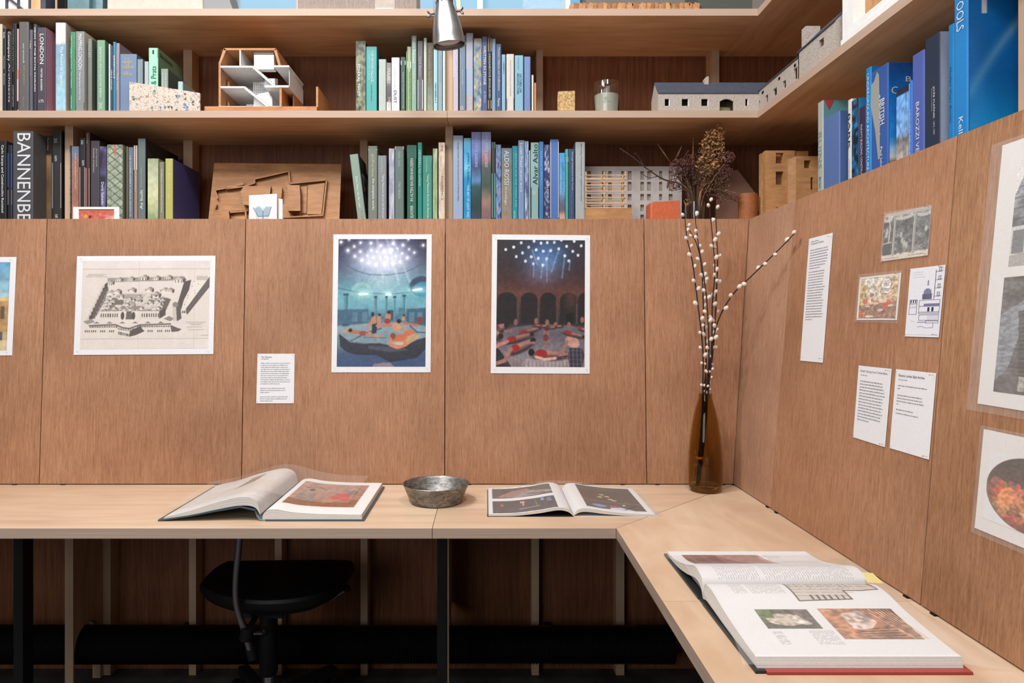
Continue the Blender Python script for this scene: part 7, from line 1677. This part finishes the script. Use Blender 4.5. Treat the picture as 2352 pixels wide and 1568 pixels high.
# dried flowers in a glass
def bouquet():
    Y = 2.15; s = Y / F; cx = PX(1596, Y); r_ = random.Random(3)
    t = thing('glass_jar', 'clear glass jar holding the dried flowers', 'jar', (cx, Y, Z_LOW))
    B().lathe([(.003, 0), (20 * s, 0), (21 * s, .004), (22 * s, PZ(466, Y) - Z_LOW), (20.8 * s, PZ(466, Y) - Z_LOW), (19.8 * s, .006), (.003, .006)], (cx, Y, Z_LOW), (0, 0, 1), 28).build('glass', 'clear_glass', t, True)
    plain('dry_stem', (92, 68, 54), .8, 0, .2, .3, 80); plain('dry_gold', (158, 118, 80), .8, 0, .2, .25, 60); plain('dry_plum', (96, 62, 58), .85, 0, .2, .3, 60); plain('dry_twig', (66, 52, 48), .8, 0, .2, .2, 60)
    q = thing('dried_bouquet', 'bunch of dried brown and straw coloured flowers above the orange box', 'dried flowers', (cx, Y, Z_LOW + .008))
    def stem(pts, r, mat='dry_stem'):
        sm = [Vector(p) for p in catm(pts, 5)]
        B().tube(sm, [r * (1 - .55 * i / len(sm)) for i in range(len(sm))], 6).build('stem', mat, q, True); return sm
    root = lambda dx, dy: (cx + dx, Y + dy, Z_LOW + .01)
    PY = lambda x, y, d=0: P(x, y, Y + d)
    # long bare branch to the left
    sm = stem([root(-.008, -.006), PY(1585, 450, -.01), PY(1560, 422, -.012), PY(1525, 412, -.015), PY(1490, 390, -.02), PY(1455, 362, -.022), PY(1426, 342, -.024)], .0032, 'dry_twig')
    stem([PY(1480, 385, -.02), PY(1470, 365, -.018), PY(1460, 352, -.02)], .0014, 'dry_twig'); stem([PY(1510, 405, -.016), PY(1490, 408, -.02), PY(1470, 395, -.024)], .0014, 'dry_twig')
    for x, y in ((1426, 342), (1433, 349), (1459, 353), (1508, 405), (1496, 392), (1470, 381)): B().ball(PY(x, y, -.021), .0028, 6, 4).build('bud', 'dry_twig', q)
    stem([root(.0, -.005), PY(1575, 440), PY(1558, 400), PY(1567, 370, -.01), PY(1582, 345, -.012)], .0025, 'dry_twig'); stem([root(.004, 0), PY(1602, 420), PY(1608, 380), PY(1596, 352, .01)], .002, 'dry_twig')
    # grass ears
    for x0, y0, x1, y1 in ((1548, 385, 1510, 330), (1551, 372, 1566, 335), (1592, 400, 1592, 315), (1590, 400, 1592, 330)):
        stem([root(r_.uniform(-.008, .008), r_.uniform(-.008, .008)), PY((x0 + 1596) / 2, (y0 + 470) / 2), PY(x0, y0), PY(x1, y1)], .0010, 'dry_stem')
        B().tube([PY(x0 + (x1 - x0) * f, y0 + (y1 - y0) * f) for f in (.3, .5, .75, .92)], [.0006, .0019, .0016, .0005], 7).build('grass_ear', 'dry_stem', q, True)
    def cluster(name, mat, cxp, cyp, rx, ry, n, size, d=0.0, rd=.035, leaf=False):
        b = B()
        for _ in range(n):
            a, rr = r_.uniform(0, 6.283), math.sqrt(r_.random())
            p = Vector(PY(cxp + rx * rr * math.cos(a), cyp + ry * rr * math.sin(a), d + r_.uniform(-rd, rd)))
            k = size * r_.uniform(.5, 1.2)
            if leaf:
                v = Vector((r_.uniform(-1, 1), r_.uniform(-1, 1), r_.uniform(-.4, 1))).normalized(); w = v.cross(Vector((r_.uniform(-1, 1), r_.uniform(-1, 1), r_.uniform(-1, 1)))).normalized(); u_ = v.cross(w)
                L, h = v * k * 2.2, w * k * .6
                n0 = b.add([p, p + L * .4 + h + u_ * k * .3, p + L, p + L * .4 - h + u_ * k * .3, p + L * .5 - u_ * k * .25])
                for f in ((0, 3, 1), (1, 3, 2), (0, 1, 4), (1, 2, 4), (2, 3, 4), (3, 0, 4)): b.face([n0 + i for i in f])
            else:
                b.ball(tuple(p), (k, k, k * 1.2), 5, 4)
        o = b.build(name, mat, q); o['kind'] = 'stuff'
    for cxp, cyp, rx, ry, n, k in ((1638, 345, 28, 46, 420, .0052), (1650, 304, 14, 18, 130, .0042), (1624, 380, 22, 28, 200, .0052)):
        cluster('straw_flower', 'dry_gold', cxp, cyp, rx, ry, n, k, 0, .025, True)
    cluster('straw_flower', 'dry_stem', 1634, 360, 30, 50, 260, .0050, .005, .025, True)
    for cxp, cyp, rx, ry, n, k in ((1672, 360, 17, 13, 200, .0021), (1668, 393, 16, 16, 170, .0018), (1560, 388, 24, 24, 260, .0021), (1546, 425, 16, 14, 130, .0019), (1668, 455, 34, 10, 170, .0018), (1585, 372, 14, 18, 110, .0019)):
        cluster('seed_head', 'dry_plum', cxp, cyp, rx, ry, n, k, -.005, .02)
    cluster('seed_head', 'dry_stem', 1632, 415, 40, 36, 420, .0020, 0, .03); cluster('seed_head', 'dry_stem', 1640, 420, 40, 36, 420, .0046, 0, .03, True); cluster('seed_head', 'dry_twig', 1575, 405, 28, 30, 200, .0044, 0, .025, True)
    cluster('seed_head', 'dry_gold', 1578, 465, 10, 8, 60, .003, -.01, .015, True)
    for k in range(44):
        ex, ey = r_.choice([(1640, 340), (1672, 362), (1660, 395), (1560, 395), (1645, 420), (1620, 380), (1545, 428), (1690, 455), (1632, 300)])
        ex += r_.uniform(-14, 14); ey += r_.uniform(-14, 14)
        stem([root(r_.uniform(-.014, .014), r_.uniform(-.014, .014)), PY(1596 + (ex - 1596) * .3, 440, r_.uniform(-.02, .02)), PY(ex, ey, r_.uniform(-.02, .02))], .0013, r_.choice(['dry_stem', 'dry_twig', 'dry_gold']))
bouquet()

# ------------------------------------------------------------------ things on the top shelf (only their feet are in view)
Y = 2.13; ZT = Z_TOP
def tbox(px0, px1, y0, y1, h): return B().box(PX(px0, y0), PX(px1, y0), y0, y1, ZT, ZT + h)
t = thing('lattice_panel', 'white panel with dark diagonal bars at the left end of the top shelf', 'model', (PX(30, Y), Y, ZT))
tbox(-40, 66, Y + .006, Y + .012, .2).build('panel', 'white_card', t)
for px in (14, 41, 67): tbox(px - 2.2, px + 2.2, Y, Y + .006, .2).build('bar', 'slate_card', t)
B().bar((PX(62, Y), Y + .0008, ZT + .002), (PX(-30, Y), Y + .0008, ZT + .1), .006, .006, (0, 1, 0)).build('bar', 'slate_card', t)
solo('wood_block', tbox(71, 93, Y, Y + .1, .16), 'pine', 'pale upright wooden block on the top shelf, by the lattice panel', 'block')
t = thing('dark_model', 'dark box model with a thin pale post on the top shelf', 'model', (PX(125, Y), Y, ZT))
tbox(94, 105, Y, Y + .08, .15).build('side', 'slate_card', t); tbox(106, 152, Y + .06, Y + .08, .15).build('back', 'black_plastic', t); tbox(127, 130, Y + .005, Y + .01, .15).build('post', 'pine', t); tbox(106, 152, Y, Y + .08, .0015).build('base', 'black_plastic', t)
plain('teal_glass', (84, 116, 126), .2, 0, .5, .15, 20)
solo('teal_block', tbox(155, 205, Y + .03, Y + .1, .18), 'teal_glass', 'darker blue grey glassy block on the top shelf', 'block')
solo('teal_block', tbox(209, 236, Y + .05, Y + .1, .18), 'teal_glass', 'narrow blue grey block beside the beige box', 'block')
plain('beige_box', (190, 178, 168), .7, 0, .2, .03, 60)
solo('storage_box', tbox(247, 466, Y, Y + .2, .17), 'beige_box', 'long beige box on the top shelf above the terrazzo slab', 'box')
b = B().prism([(PX(467, Y), Y, ZT), (PX(538, Y), Y, ZT), (PX(530, Y), Y, ZT + .03), (PX(500, Y), Y, ZT + .15), (PX(467, Y), Y, ZT + .15)], (0, .1, 0))
solo('grey_massing', b, 'slate_card_light' if 'slate_card_light' in MATS else 'slate_card', 'grey wedge shaped model beside the beige box on top shelf', 'model')
t = thing('corrugated_model', 'grey ribbed box model with a white slot on the top shelf', 'model', (PX(815, Y), Y, ZT))
tbox(680, 957, Y + .003, Y + .12, .14).build('body', 'grey_card', t)
for k in range(92):
    px = 681.5 + k * 3
    if 861 < px < 904 or k == 0: continue
    tbox(px - .8, px + .8, Y, Y + .003, .14).build('rib', 'grey_card', t)
tbox(863, 902, Y + .0005, Y + .003, .0165).build('slot', 'white_card', t)
plain('pale_green_card', (176, 190, 172), .7)
solo('thin_post', tbox(1048, 1058, Y + .1, Y + .12, .2), 'pale_green_card', 'pale green upright strip on the top shelf right of the lamp', 'post')
t = thing('carved_model', 'light wooden carved landscape model on the top shelf', 'model', (PX(1455, Y), Y, ZT))
tbox(1309, 1601, Y + .004, Y + .2, .03).build('base', 'oak', t)
r_ = random.Random(8)
for k in range(26):
    px = 1318 + k * 11 + r_.uniform(-3, 3); w = r_.uniform(5, 12)
    a = r_.uniform(-.5, .5); x0 = PX(px, Y)
    B().prism([(x0, Y + r_.uniform(0, .003), ZT + r_.uniform(.0, .02)), (x0 + w * .0013, Y, ZT + r_.uniform(0, .014)), (x0 + w * .0013 + .004, Y, ZT + .03), (x0 + .003, Y, ZT + .034)], (0, .03, 0)).build('carved_piece', r_.choice(['oak', 'pearwood', 'walnut_relief']), t)
plain('green_grey', (74, 78, 72), .5, 0, .3)
solo('green_case', tbox(1603, 1728, Y + .01, Y + .15, .14), 'green_grey', 'dark green grey case at the right end of the top shelf', 'case')
# ------------------------------------------------------------------ finish
flush_texts()
for o in bpy.data.objects:
    if '_o' in o.keys(): del o['_o']
